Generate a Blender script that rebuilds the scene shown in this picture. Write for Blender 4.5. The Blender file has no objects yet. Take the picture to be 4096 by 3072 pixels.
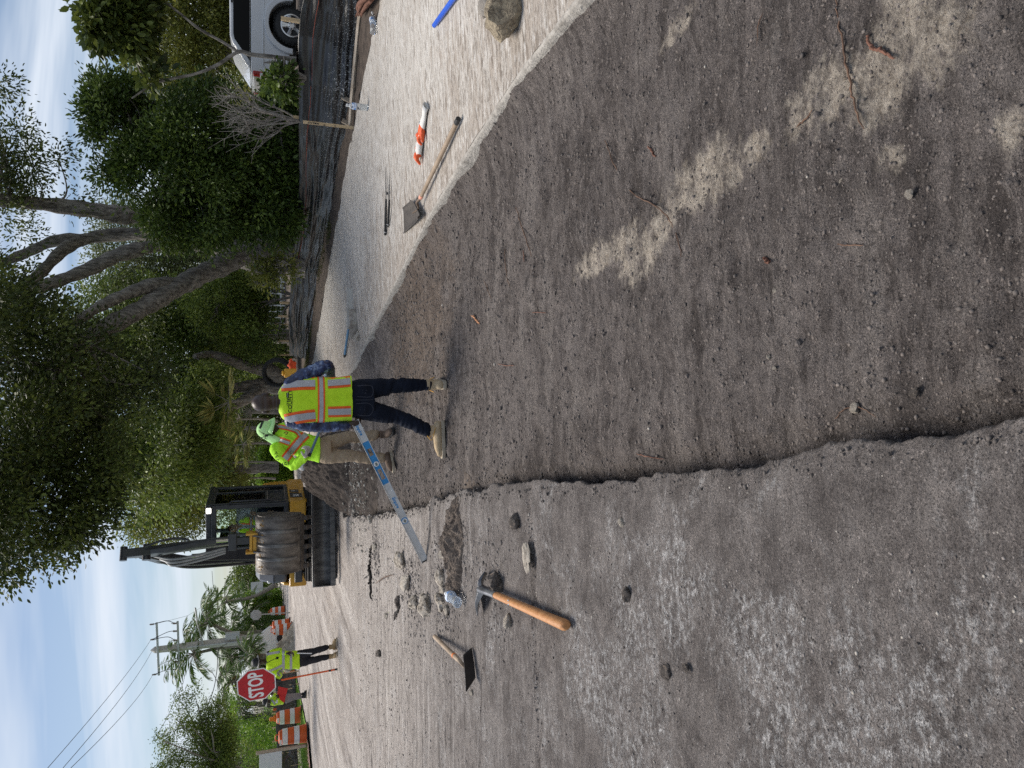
import bpy, math, random, time
import numpy as np
from mathutils import Vector, Matrix
from mathutils.bvhtree import BVHTree

T0 = time.time()
R = math.radians
scene = bpy.context.scene
COL = scene.collection
PI = math.pi

# ------------------------------------------------------------------ camera (the phone was held on its side: world up is picture left)
CAM_H, PITCH, FPX = 1.5, R(19.3), 2850.0
cam_data = bpy.data.cameras.new('camera')
cam_data.sensor_fit = 'HORIZONTAL'
cam_data.sensor_width = 36.0
cam_data.lens = 36.0 * FPX / 4096.0
cam_data.clip_start = 0.05
cam_data.clip_end = 3000.0
cam = bpy.data.objects.new('camera', cam_data)
COL.objects.link(cam)
_sp, _cp = math.sin(PITCH), math.cos(PITCH)
cam.matrix_world = Matrix(((0, 1, 0, 0), (-_sp, 0, -_cp, 0), (-_cp, 0, _sp, CAM_H), (0, 0, 0, 1)))
scene.camera = cam

# ------------------------------------------------------------------ sky, sun, exposure
SUN_EL, SUN_AZ = R(58), R(-38)          # azimuth from +Y towards +X
world = bpy.data.worlds.new('World')
scene.world = world
world.use_nodes = True
nt = world.node_tree
nt.nodes.clear()
def _n(t, **kw):
    n = nt.nodes.new(t)
    for k, v in kw.items():
        setattr(n, k, v)
    return n
w_out = _n('ShaderNodeOutputWorld'); w_bg = _n('ShaderNodeBackground')
w_bg.inputs['Strength'].default_value = 0.062
w_sky = _n('ShaderNodeTexSky', sky_type='NISHITA', sun_disc=False, sun_elevation=SUN_EL, sun_rotation=SUN_AZ)
w_sky.air_density = 1.0; w_sky.dust_density = 1.2; w_sky.ozone_density = 2.2
w_tc = _n('ShaderNodeTexCoord'); w_sep = _n('ShaderNodeSeparateXYZ')
nt.links.new(w_tc.outputs['Generated'], w_sep.inputs[0])
w_abs = _n('ShaderNodeMath', operation='MAXIMUM'); w_abs.inputs[1].default_value = 0.0
nt.links.new(w_sep.outputs['Z'], w_abs.inputs[0])
w_add = _n('ShaderNodeMath', operation='ADD'); w_add.inputs[1].default_value = 0.22
nt.links.new(w_abs.outputs[0], w_add.inputs[0])
w_dx = _n('ShaderNodeMath', operation='DIVIDE'); w_dy = _n('ShaderNodeMath', operation='DIVIDE')
nt.links.new(w_sep.outputs['X'], w_dx.inputs[0]); nt.links.new(w_add.outputs[0], w_dx.inputs[1])
nt.links.new(w_sep.outputs['Y'], w_dy.inputs[0]); nt.links.new(w_add.outputs[0], w_dy.inputs[1])
w_cmb = _n('ShaderNodeCombineXYZ')
nt.links.new(w_dx.outputs[0], w_cmb.inputs[0]); nt.links.new(w_dy.outputs[0], w_cmb.inputs[1])
w_map = _n('ShaderNodeMapping'); w_map.inputs['Scale'].default_value = (0.42, 1.7, 1.0); w_map.inputs['Location'].default_value = (3.9, 1.35, 0)
w_map.inputs['Rotation'].default_value = (0, 0, R(12))
nt.links.new(w_cmb.outputs[0], w_map.inputs[0])
w_noi = _n('ShaderNodeTexNoise'); w_noi.inputs['Scale'].default_value = 1.15; w_noi.inputs['Detail'].default_value = 5; w_noi.inputs['Roughness'].default_value = 0.55
w_noi.inputs['Distortion'].default_value = 0.35
nt.links.new(w_map.outputs[0], w_noi.inputs['Vector'])
w_rmp = _n('ShaderNodeValToRGB')
w_rmp.color_ramp.elements[0].position = 0.42; w_rmp.color_ramp.elements[1].position = 0.63
w_rmp.color_ramp.elements[0].color = (0.0, 0.0, 0.0, 1); w_rmp.color_ramp.elements[1].color = (0.93, 0.93, 0.93, 1)
nt.links.new(w_noi.outputs['Fac'], w_rmp.inputs['Fac'])
w_mix = _n('ShaderNodeMix', data_type='RGBA')
w_mix.inputs['B'].default_value = (7.6, 8.3, 9.3, 1)       # thin bright cloud, in the sky texture's own units
nt.links.new(w_rmp.outputs['Color'], w_mix.inputs['Factor'])
nt.links.new(w_sky.outputs[0], w_mix.inputs['A'])
nt.links.new(w_mix.outputs['Result'], w_bg.inputs['Color'])
nt.links.new(w_bg.outputs[0], w_out.inputs[0])

sun_data = bpy.data.lights.new('sun', 'SUN')
sun_data.energy = 2.6; sun_data.angle = R(32); sun_data.color = (1.0, 0.94, 0.85)
sun = bpy.data.objects.new('sun', sun_data); COL.objects.link(sun)
_sd = Vector((math.sin(SUN_AZ) * math.cos(SUN_EL), math.cos(SUN_AZ) * math.cos(SUN_EL), math.sin(SUN_EL)))
sun.rotation_euler = (-_sd).to_track_quat('-Z', 'Y').to_euler()
scene.view_settings.view_transform = 'Standard'
scene.view_settings.look = 'None'
scene.view_settings.exposure = 0.76
scene.view_settings.gamma = 1.0
scene.view_settings.use_curve_mapping = False
scene.cycles.use_denoising = False       # keep the fine grain of soil and leaves
scene.cycles.max_bounces = 6
scene.cycles.transparent_max_bounces = 6

# ------------------------------------------------------------------ where a point of the photograph lies in the place
SC = 4096.0 / 2212.0
def ray(ix, iy):
    dx = (3072 - iy * SC - 1536) / FPX
    dv = (ix * SC - 2048) / FPX
    return Vector((dx, _cp - dv * _sp, -_sp - dv * _cp))
def G(ix, iy, z=0.0):
    d = ray(ix, iy); t = (z - CAM_H) / d.z
    return Vector((d.x * t, d.y * t, z))
def A(ix, iy, Y):
    d = ray(ix, iy); t = Y / d.y
    return Vector((d.x * t, Y, CAM_H + d.z * t))

# ------------------------------------------------------------------ tagging
def tag(o, label=None, cat=None, group=None, kind=None):
    if label: o['label'] = label
    if cat: o['category'] = cat
    if group: o['group'] = group
    if kind: o['kind'] = kind
    return o
def thing(name, label, cat, loc=(0, 0, 0), rz=0.0, group=None, rot=None):
    o = bpy.data.objects.new(name, None)
    o.empty_display_size = 0.1
    COL.objects.link(o)
    o.location = loc
    o.rotation_euler = rot if rot is not None else (0, 0, rz)
    return tag(o, label, cat, group)
def kids(o):
    return [c for c in bpy.data.objects if c.parent == o]
def copy_tree(o, parent=None, children=None):
    ch = children if children is not None else kids(o)
    c = o.copy(); COL.objects.link(c)
    if parent is not None: c.parent = parent
    for k in ch:
        copy_tree(k, c)
    return c

# ------------------------------------------------------------------ materials
MATS = {}
def material(name, c1, c2=None, scale=8.0, rough=0.8, bump=0.0, bscale=None, metal=0.0, detail=5.0, stretch=(1, 1, 1),
             spec=0.4, lo=0.35, hi=0.65, c3=None, dist=0.0, trans=0.0, alpha=1.0, coat=0.0, sheen=0.0, rough2=None):
    if name in MATS: return MATS[name]
    m = bpy.data.materials.new(name); m.use_nodes = True
    t = m.node_tree; b = t.nodes['Principled BSDF']
    b.inputs['Roughness'].default_value = rough
    b.inputs['Metallic'].default_value = metal
    b.inputs['Specular IOR Level'].default_value = spec
    if trans: b.inputs['Transmission Weight'].default_value = trans
    if coat: b.inputs['Coat Weight'].default_value = coat
    if sheen: b.inputs['Sheen Weight'].default_value = sheen
    b.inputs['Base Color'].default_value = (*c1, 1)
    if c2 is not None or bump:
        tc = t.nodes.new('ShaderNodeTexCoord'); mp = t.nodes.new('ShaderNodeMapping')
        mp.inputs['Scale'].default_value = stretch
        t.links.new(tc.outputs['Object'], mp.inputs[0])
    if c2 is not None:
        no = t.nodes.new('ShaderNodeTexNoise')
        no.inputs['Scale'].default_value = scale; no.inputs['Detail'].default_value = detail; no.inputs['Distortion'].default_value = dist
        no.inputs['Roughness'].default_value = 0.6
        t.links.new(mp.outputs[0], no.inputs['Vector'])
        rp = t.nodes.new('ShaderNodeValToRGB')
        rp.color_ramp.elements[0].position = lo; rp.color_ramp.elements[0].color = (*c1, 1)
        rp.color_ramp.elements[1].position = hi; rp.color_ramp.elements[1].color = (*c2, 1)
        if c3 is not None:
            e = rp.color_ramp.elements.new(min(1.0, hi + 0.1)); e.color = (*c3, 1)
        t.links.new(no.outputs['Fac'], rp.inputs['Fac'])
        t.links.new(rp.outputs['Color'], b.inputs['Base Color'])
        if rough2 is not None:
            mr = t.nodes.new('ShaderNodeMapRange')
            mr.inputs['From Min'].default_value = lo; mr.inputs['From Max'].default_value = hi
            mr.inputs['To Min'].default_value = rough; mr.inputs['To Max'].default_value = rough2
            t.links.new(no.outputs['Fac'], mr.inputs['Value']); t.links.new(mr.outputs[0], b.inputs['Roughness'])
    if bump:
        nb = t.nodes.new('ShaderNodeTexNoise')
        nb.inputs['Scale'].default_value = bscale or scale * 3; nb.inputs['Detail'].default_value = 6
        t.links.new(mp.outputs[0], nb.inputs['Vector'])
        bp = t.nodes.new('ShaderNodeBump'); bp.inputs['Strength'].default_value = min(1.0, bump); bp.inputs['Distance'].default_value = 0.02
        t.links.new(nb.outputs['Fac'], bp.inputs['Height']); t.links.new(bp.outputs[0], b.inputs['Normal'])
    MATS[name] = m
    return m

def emissive(name, col, strength):
    m = bpy.data.materials.new(name); m.use_nodes = True
    b = m.node_tree.nodes['Principled BSDF']
    b.inputs['Base Color'].default_value = (*col, 1)
    b.inputs['Emission Color'].default_value = (*col, 1); b.inputs['Emission Strength'].default_value = strength
    return m

# ------------------------------------------------------------------ noise in numpy
def _hash(ix, iy, seed):
    h = (ix.astype(np.int64) * 374761393 + iy.astype(np.int64) * 668265263 + seed * 974634777) & 0xffffffff
    h = ((h ^ (h >> 13)) * 1274126177) & 0xffffffff
    return ((h ^ (h >> 16)) & 0xffff) / 65535.0
def vnoise(x, y, seed=0):
    x0 = np.floor(x); y0 = np.floor(y)
    fx = x - x0; fy = y - y0
    fx = fx * fx * (3 - 2 * fx); fy = fy * fy * (3 - 2 * fy)
    a = _hash(x0, y0, seed); b = _hash(x0 + 1, y0, seed); c = _hash(x0, y0 + 1, seed); d = _hash(x0 + 1, y0 + 1, seed)
    return (a * (1 - fx) + b * fx) * (1 - fy) + (c * (1 - fx) + d * fx) * fy
def fbm(x, y, octv=4, seed=0, gain=0.5):
    x = np.asarray(x, float); y = np.asarray(y, float)
    s = 0.0; a = 1.0; n = 0.0; f = 1.0
    for o in range(octv):
        s = s + a * (vnoise(x * f + 17.3 * o, y * f - 9.1 * o, seed + o) - 0.5); n += a; a *= gain; f *= 2.03
    return s / n * 2.0
def noise3(p, s=1.0, seed=0):
    p = np.asarray(p) * s
    return (fbm(p[:, 0] + 0.7 * p[:, 2], p[:, 1] - 0.4 * p[:, 2], 3, seed) + fbm(p[:, 2] + 0.3 * p[:, 0], p[:, 0] * 0.6 - p[:, 1], 3, seed + 50)) * 0.6

# ------------------------------------------------------------------ meshes
def np_mesh(name, verts, faces_flat, sizes, smooth=True):
    me = bpy.data.meshes.new(name)
    verts = np.asarray(verts, np.float32); faces_flat = np.asarray(faces_flat, np.int32); sizes = np.asarray(sizes, np.int32)
    me.vertices.add(len(verts)); me.vertices.foreach_set('co', verts.ravel())
    me.loops.add(len(faces_flat)); me.loops.foreach_set('vertex_index', faces_flat)
    me.polygons.add(len(sizes))
    st = np.concatenate(([0], np.cumsum(sizes)[:-1])).astype(np.int32)
    me.polygons.foreach_set('loop_start', st)
    try: me.polygons.foreach_set('loop_total', sizes)
    except Exception: pass
    if smooth: me.polygons.foreach_set('use_smooth', np.ones(len(sizes), bool))
    me.update(calc_edges=True)
    return me
def link(name, me, mats, parent=None, loc=None):
    if not isinstance(mats, (list, tuple)): mats = [mats]
    for m in mats: me.materials.append(m)
    o = bpy.data.objects.new(name, me); COL.objects.link(o)
    if parent is not None: o.parent = parent
    if loc is not None: o.location = loc
    return o
def grid_mesh(name, X, Y, Z):
    r, c = X.shape
    v = np.stack([X, Y, Z], -1).reshape(-1, 3)
    idx = np.arange(r * c).reshape(r, c)
    f = np.stack([idx[:-1, :-1], idx[:-1, 1:], idx[1:, 1:], idx[1:, :-1]], -1).reshape(-1, 4)
    return np_mesh(name, v, f.ravel(), np.full(len(f), 4))

def frame_of(d):
    d = Vector(d).normalized()
    up = Vector((0, 0, 1)) if abs(d.z) < 0.95 else Vector((0, 1, 0))
    a = d.cross(up).normalized(); b = a.cross(d).normalized()
    return a, b
def spline(pts, k=6):
    """Catmull-Rom through pts (any tuple length)."""
    P = np.array(pts, float)
    if len(P) < 3: 
        t = np.linspace(0, 1, k + 1)[:, None]
        return P[0] * (1 - t) + P[-1] * t
    E = np.vstack([2 * P[0] - P[1], P, 2 * P[-1] - P[-2]])
    out = []
    for i in range(1, len(E) - 2):
        for j in range(k):
            t = j / k
            out.append(0.5 * ((2 * E[i]) + (-E[i - 1] + E[i + 1]) * t + (2 * E[i - 1] - 5 * E[i] + 4 * E[i + 1] - E[i + 2]) * t * t + (-E[i - 1] + 3 * E[i] - 3 * E[i + 1] + E[i + 2]) * t ** 3))
    out.append(P[-1])
    return np.array(out)

class MB:
    def __init__(s): s.v = []; s.f = []; s.m = []
    def add(s, verts, faces, mi=0):
        o = len(s.v)
        s.v += [(float(p[0]), float(p[1]), float(p[2])) for p in verts]
        s.f += [tuple(i + o for i in f) for f in faces]
        s.m += [mi] * len(faces)
        return s
    def box(s, c, size, M=None, mi=0, taper=None):
        x, y, z = (q / 2 for q in size)
        vs = [Vector((sx * x, sy * y, sz * z)) for sz in (-1, 1) for sy in (-1, 1) for sx in (-1, 1)]
        if taper:
            for v in vs:
                if v.z > 0: v.x *= taper[0]; v.y *= taper[1]
        if M is not None: vs = [M @ v for v in vs]
        c = Vector(c)
        return s.add([v + c for v in vs], [(0, 2, 3, 1), (4, 5, 7, 6), (0, 1, 5, 4), (2, 6, 7, 3), (0, 4, 6, 2), (1, 3, 7, 5)], mi)
    def cyl(s, p0, p1, r0, r1=None, n=12, mi=0):
        return s.tube([p0, p1], [r0, r0 if r1 is None else r1], n, mi)
    def tube(s, pts, rad, n=8, mi=0, caps=True, flat=1.0, flatdir=None):
        pts = [Vector(p) for p in pts]
        if not isinstance(rad, (list, tuple, np.ndarray)): rad = [rad] * len(pts)
        a = b = None
        vs = []
        for i, p in enumerate(pts):
            d = (pts[min(i + 1, len(pts) - 1)] - pts[max(i - 1, 0)])
            if d.length < 1e-9: d = Vector((0, 0, 1))
            d.normalize()
            if a is None:
                if flatdir is not None:
                    b = Vector(flatdir) - d * d.dot(Vector(flatdir)); b.normalize(); a = d.cross(b)
                else: a, b = frame_of(d)
            else:
                a = (a - d * d.dot(a)).normalized(); b = d.cross(a) * (1 if d.cross(a).dot(b) > 0 else -1)
            for k in range(n):
                t = 2 * PI * k / n
                vs.append(p + a * (math.cos(t) * rad[i]) + b * (math.sin(t) * rad[i] * flat))
        fs = []
        for i in range(len(pts) - 1):
            for k in range(n):
                fs.append((i * n + k, i * n + (k + 1) % n, (i + 1) * n + (k + 1) % n, (i + 1) * n + k))
        if caps:
            fs.append(tuple(range(n))[::-1]); fs.append(tuple((len(pts) - 1) * n + k for k in range(n)))
        return s.add(vs, fs, mi)
    def lathe(s, prof, n=16, M=None, mi=0):
        M = M or Matrix()
        vs = [M @ Vector((r * math.cos(2 * PI * k / n), r * math.sin(2 * PI * k / n), z)) for r, z in prof for k in range(n)]
        fs = [(i * n + k, i * n + (k + 1) % n, (i + 1) * n + (k + 1) % n, (i + 1) * n + k) for i in range(len(prof) - 1) for k in range(n)]
        if prof[0][0] > 1e-6: fs.append(tuple(range(n))[::-1])
        if prof[-1][0] > 1e-6: fs.append(tuple((len(prof) - 1) * n + k for k in range(n)))
        return s.add(vs, fs, mi)
    def prism(s, poly, y0, y1, M=None, mi=0):
        """poly of (x, z) extruded from y0 to y1"""
        M = M or Matrix(); n = len(poly)
        vs = [M @ Vector((a, y0, b)) for a, b in poly] + [M @ Vector((a, y1, b)) for a, b in poly]
        fs = [tuple(range(n)), tuple(range(2 * n - 1, n - 1, -1))] + [((i + 1) % n, i, n + i, n + (i + 1) % n) for i in range(n)]
        return s.add(vs, fs, mi)
    def ball(s, c, r, n=12, m=8, M=None, mi=0):
        if not isinstance(r, (tuple, list)): r = (r, r, r)
        prof = [(math.sin(PI * i / m), -math.cos(PI * i / m)) for i in range(m + 1)]
        prof[0] = (0.02, -1); prof[-1] = (0.02, 1)
        Q = Matrix.Translation(Vector(c)) @ (M or Matrix()) @ Matrix.Diagonal((r[0], r[1], r[2], 1))
        return s.lathe(prof, n, Q, mi)
    def mesh(s, name, smooth=35):
        me = bpy.data.meshes.new(name)
        me.from_pydata(s.v, [], s.f)
        if s.m and max(s.m) > 0: me.polygons.foreach_set('material_index', s.m)
        bmn = _bm_normals(me)
        if smooth:
            me.polygons.foreach_set('use_smooth', [True] * len(me.polygons))
            me.set_sharp_from_angle(angle=R(smooth))
        me.update()
        return me
    def build(s, name, mats, parent=None, smooth=35, bevel=0.0, loc=None, seg=2):
        o = link(name, s.mesh(name, smooth), mats, parent, loc)
        if bevel:
            b = o.modifiers.new('bevel', 'BEVEL'); b.width = bevel; b.segments = seg; b.limit_method = 'ANGLE'; b.angle_limit = R(40)
            b.harden_normals = False
        return o
import bmesh
def _bm_normals(me):
    bm = bmesh.new(); bm.from_mesh(me)
    bmesh.ops.recalc_face_normals(bm, faces=bm.faces)
    bm.to_mesh(me); bm.free()

def evaluated(o):
    dg = bpy.context.evaluated_depsgraph_get()
    return bpy.data.meshes.new_from_object(o.evaluated_get(dg))
def text_mesh(s, size, offset=0.0, extrude=0.0, align='CENTER', shear=0.0, spacing=1.0, res=3):
    cu = bpy.data.curves.new('text', 'FONT')
    cu.body = s; cu.size = size; cu.align_x = align; cu.align_y = 'CENTER'; cu.offset = offset; cu.extrude = extrude; cu.shear = shear
    cu.space_character = spacing; cu.resolution_u = res
    o = bpy.data.objects.new('text', cu); COL.objects.link(o)
    me = evaluated(o)
    bpy.data.objects.remove(o); bpy.data.curves.remove(cu)
    me.materials.clear()
    return me

# ------------------------------------------------------------------ leaves
def leaf_arrays(pos, dirv, size, width=0.42, rng=None, fold=0.25, oval=False):
    n = len(pos)
    d = dirv / np.maximum(np.linalg.norm(dirv, axis=1, keepdims=True), 1e-6)
    rnd = rng.normal(size=(n, 3)); side = np.cross(d, rnd)
    side /= np.maximum(np.linalg.norm(side, axis=1, keepdims=True), 1e-6)
    nor = np.cross(side, d)
    L = size[:, None]; W = L * width * 0.5
    if oval:
        p = [pos, pos + d * L * .3 + side * W + nor * W * fold, pos + d * L * .68 + side * W * .85 + nor * W * fold, pos + d * L - nor * L * .06,
             pos + d * L * .68 - side * W * .85 + nor * W * fold, pos + d * L * .3 - side * W + nor * W * fold]
        v = np.stack(p, 1).reshape(-1, 3)
        b = np.arange(n)[:, None] * 6
        f = np.concatenate([b + np.array([[0, 1, 2, 3]]), b + np.array([[0, 3, 4, 5]])], 1).reshape(-1)
        return v, f, np.full(2 * n, 4), 6
    p = [pos, pos + d * L * .45 + side * W + nor * W * fold, pos + d * L, pos + d * L * .45 - side * W + nor * W * fold]
    v = np.stack(p, 1).reshape(-1, 3)
    b = np.arange(n)[:, None] * 4
    f = np.concatenate([b + np.array([[0, 1, 2]]), b + np.array([[0, 2, 3]])], 1).reshape(-1)
    return v, f, np.full(2 * n, 3), 4
def leaf_object(name, pos, dirv, size, val, mat, parent, width=0.42, rng=None, fold=0.25, oval=False, base=None):
    v, f, s, k = leaf_arrays(pos, dirv, size, width, rng, fold, oval)
    if base is not None: v = v - np.array(base)
    me = np_mesh(name, v, f, s, smooth=False)
    at = me.attributes.new('leaf_tone', 'FLOAT', 'POINT')
    at.data.foreach_set('value', np.repeat(val, k).astype(np.float32))
    return link(name, me, mat, parent)
def leaf_material(name, dark, mid, light, rough=0.5, transl=0.35, spec=0.35):
    if name in MATS: return MATS[name]
    m = bpy.data.materials.new(name); m.use_nodes = True
    t = m.node_tree; b = t.nodes['Principled BSDF']; out = t.nodes['Material Output']
    a = t.nodes.new('ShaderNodeAttribute'); a.attribute_name = 'leaf_tone'
    rp = t.nodes.new('ShaderNodeValToRGB')
    rp.color_ramp.elements[0].color = (*dark, 1); rp.color_ramp.elements[0].position = 0.1
    rp.color_ramp.elements[1].color = (*light, 1); rp.color_ramp.elements[1].position = 0.95
    e = rp.color_ramp.elements.new(0.55); e.color = (*mid, 1)
    t.links.new(a.outputs['Fac'], rp.inputs[0]); t.links.new(rp.outputs[0], b.inputs['Base Color'])
    b.inputs['Roughness'].default_value = rough; b.inputs['Specular IOR Level'].default_value = spec
    tr = t.nodes.new('ShaderNodeBsdfTranslucent'); t.links.new(rp.outputs[0], tr.inputs[0])
    mx = t.nodes.new('ShaderNodeMixShader'); mx.inputs[0].default_value = transl
    t.links.new(b.outputs[0], mx.inputs[1]); t.links.new(tr.outputs[0], mx.inputs[2]); t.links.new(mx.outputs[0], out.inputs[0])
    MATS[name] = m
    return m
def crown_points(blobs, clumps, per, clump_r, rng, gap=0.0, gap_scale=0.5, shell=0.5, droop=0.3, flat=0.7, outward=0.6):
    """clumps of leaves spread through ellipsoids [(centre, (rx, ry, rz), weight)] with gaps; returns pos, dir, tone, clump centres"""
    w = np.array([b[2] for b in blobs], float); w /= w.sum()
    C = []; O = []
    for (c, r, _), k in zip(blobs, rng.multinomial(int(clumps * (1 + gap)), w)):
        u = rng.normal(size=(k, 3)); u /= np.linalg.norm(u, axis=1, keepdims=True)
        rad = rng.random(k) ** (1 / 3) * (1 - shell) + shell * rng.random(k) ** 0.15
        C.append(np.array(c) + u * rad[:, None] * np.array(r)); O.append(u)
    C = np.concatenate(C); O = np.concatenate(O)
    if gap:
        g = noise3(C, gap_scale, 7) + rng.normal(size=len(C)) * 0.05
        keep = g > np.quantile(g, gap / (1 + gap)); C = C[keep]; O = O[keep]
    n = len(C); tone_c = np.clip(0.5 + 0.22 * rng.normal(size=n) + 0.35 * noise3(C, 0.9, 3), 0, 1)
    pos = np.repeat(C, per, 0); off = rng.normal(size=(n * per, 3)) * clump_r * 0.55
    off[:, 2] *= flat
    pos = pos + off
    d = off / clump_r + np.repeat(O, per, 0) * outward + rng.normal(size=pos.shape) * 0.5
    d[:, 2] -= droop
    tone = np.clip(np.repeat(tone_c, per) + rng.normal(size=len(pos)) * 0.13, 0, 1)
    return pos, d, tone, C
def limb(mb, pts, rad, n=9, k=5, wob=0.08, rng=random, seed=1):
    P = spline([(*p, r) for p, r in zip(pts, rad)], k)
    rr = [max(0.004, q[3] * (1 + wob * math.sin(i * 1.7 + seed) + wob * math.sin(i * 0.61 + 2 * seed))) for i, q in enumerate(P)]
    mb.tube([q[:3] for q in P], rr, n)
    return P
# ================================================================== THE GROUND
_EL = [(0, 0.10), (0.5, 0.0)]
_EL = sorted([tuple(G(*p)[:2]) for p in [(2212, 915), (2120, 935), (2050, 953), (1960, 962), (1880, 970), (1830, 962), (1780, 965), (1650, 1000), (1500, 1020), (1365, 1040), (1200, 1050), (1080, 1060), (972, 1070), (900, 1095), (820, 1112), (765, 1117)]], key=lambda q: q[1])
_ELy = np.array([-6.0] + [q[1] for q in _EL] + [60.0]); _ELx = np.array([1.15] + [q[0] for q in _EL] + [-10.9])
_ER = sorted([tuple(G(*p, 0.02)[:2]) for p in [(1250, 0), (1120, 165), (1010, 330), (920, 480), (850, 620), (800, 720), (775, 775)]], key=lambda q: q[1])
_ERy = np.array([-6.0, 1.0] + [q[1] for q in _ER] + [60.0]); _ERx = np.array([2.35, 2.05] + [q[0] for q in _ER] + [-9.2])
def edge_l(y): return np.interp(y, _ELy, _ELx)
def edge_r(y): return np.interp(y, _ERy, _ERx)
PAD_SLOPE = 0.062
def pad_z(x, y): return 0.02 + PAD_SLOPE * np.maximum(0, np.minimum(x - edge_r(y), 6.0))
FLOOR = -0.125
def GP(ix, iy, up=0.0):
    """point of the picture on the sloping pad"""
    d = ray(ix, iy); lo, hi = 0.5, 60.0
    for _ in range(50):
        t = (lo + hi) / 2; p = Vector((d.x * t, d.y * t, CAM_H + d.z * t))
        if p.z > float(pad_z(p.x, p.y)) + up: lo = t
        else: hi = t
    return p

def ground_material(name, base_nodes):
    m = bpy.data.materials.new(name); m.use_nodes = True
    return m
class NT:
    """small helper for longer node trees"""
    def __init__(s, m): s.t = m.node_tree; s.b = s.t.nodes['Principled BSDF']; s.tc = s.t.nodes.new('ShaderNodeTexCoord')
    def mapped(s, scale=(1, 1, 1), rot=0.0, loc=(0, 0, 0)):
        n = s.t.nodes.new('ShaderNodeMapping'); n.inputs['Scale'].default_value = scale; n.inputs['Rotation'].default_value = (0, 0, rot); n.inputs['Location'].default_value = loc
        s.t.links.new(s.tc.outputs['Object'], n.inputs[0]); return n.outputs[0]
    def noise(s, vec, scale, detail=4, rough=0.55, dist=0.0):
        n = s.t.nodes.new('ShaderNodeTexNoise'); n.inputs['Scale'].default_value = scale; n.inputs['Detail'].default_value = detail
        n.inputs['Roughness'].default_value = rough; n.inputs['Distortion'].default_value = dist
        s.t.links.new(vec, n.inputs['Vector']); return n.outputs['Fac']
    def vor(s, vec, scale, out='Distance', rnd=1.0):
        n = s.t.nodes.new('ShaderNodeTexVoronoi'); n.inputs['Scale'].default_value = scale; n.inputs['Randomness'].default_value = rnd
        s.t.links.new(vec, n.inputs['Vector']); return n.outputs[out]
    def rng(s, v, a, b, c=0.0, d=1.0, smooth=True):
        n = s.t.nodes.new('ShaderNodeMapRange'); n.interpolation_type = 'SMOOTHSTEP' if smooth else 'LINEAR'
        n.inputs['From Min'].default_value = a; n.inputs['From Max'].default_value = b; n.inputs['To Min'].default_value = c; n.inputs['To Max'].default_value = d
        s.t.links.new(v, n.inputs['Value']); return n.outputs[0]
    def math(s, op, a, b=0.0):
        n = s.t.nodes.new('ShaderNodeMath'); n.operation = op; n.use_clamp = False
        for i, q in enumerate((a, b)):
            if isinstance(q, (int, float)): n.inputs[i].default_value = q
            else: s.t.links.new(q, n.inputs[i])
        return n.outputs[0]
    def mix(s, f, a, b, mode='MIX'):
        n = s.t.nodes.new('ShaderNodeMix'); n.data_type = 'RGBA'; n.blend_type = mode
        if isinstance(f, (int, float)): n.inputs['Factor'].default_value = f
        else: s.t.links.new(f, n.inputs['Factor'])
        for k, q in (('A', a), ('B', b)):
            if isinstance(q, tuple): n.inputs[k].default_value = (*q, 1)
            else: s.t.links.new(q, n.inputs[k])
        return n.outputs['Result']
    def spots(s, pts, dist=0.6, nscale=3.0):
        """soft irregular patches [(x, y, rx, ry, angle)] -> 0..1"""
        vec = s.tc.outputs['Object']
        nn = s.t.nodes.new('ShaderNodeTexNoise'); nn.inputs['Scale'].default_value = nscale; nn.inputs['Detail'].default_value = 5; nn.inputs['Roughness'].default_value = 0.65
        s.t.links.new(vec, nn.inputs['Vector'])
        tot = None
        for (x, y, rx, ry, an) in pts:
            mp = s.t.nodes.new('ShaderNodeMapping'); mp.vector_type = 'TEXTURE'
            mp.inputs['Location'].default_value = (x, y, 0); mp.inputs['Rotation'].default_value = (0, 0, an); mp.inputs['Scale'].default_value = (rx, ry, 50)
            s.t.links.new(vec, mp.inputs[0])
            ln = s.t.nodes.new('ShaderNodeVectorMath'); ln.operation = 'LENGTH'; s.t.links.new(mp.outputs[0], ln.inputs[0])
            f = s.math('ADD', ln.outputs['Value'], s.math('MULTIPLY', s.math('SUBTRACT', nn.outputs['Fac'], 0.5), dist * 4))
            f = s.rng(f, 0.35, 1.25, 1.0, 0.0)
            tot = f if tot is None else s.math('MAXIMUM', tot, f)
        return tot
    def bump(s, h, strength=0.5, dist=0.01, prev=None):
        n = s.t.nodes.new('ShaderNodeBump'); n.inputs['Strength'].default_value = strength; n.inputs['Distance'].default_value = dist
        s.t.links.new(h, n.inputs['Height'])
        if prev is not None: s.t.links.new(prev, n.inputs['Normal'])
        return n.outputs[0]
    def out(s, col, nor=None, rough=0.9, spec=0.2):
        s.t.links.new(col, s.b.inputs['Base Color'])
        if nor is not None: s.t.links.new(nor, s.b.inputs['Normal'])
        s.b.inputs['Roughness'].default_value = rough; s.b.inputs['Specular IOR Level'].default_value = spec

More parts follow.
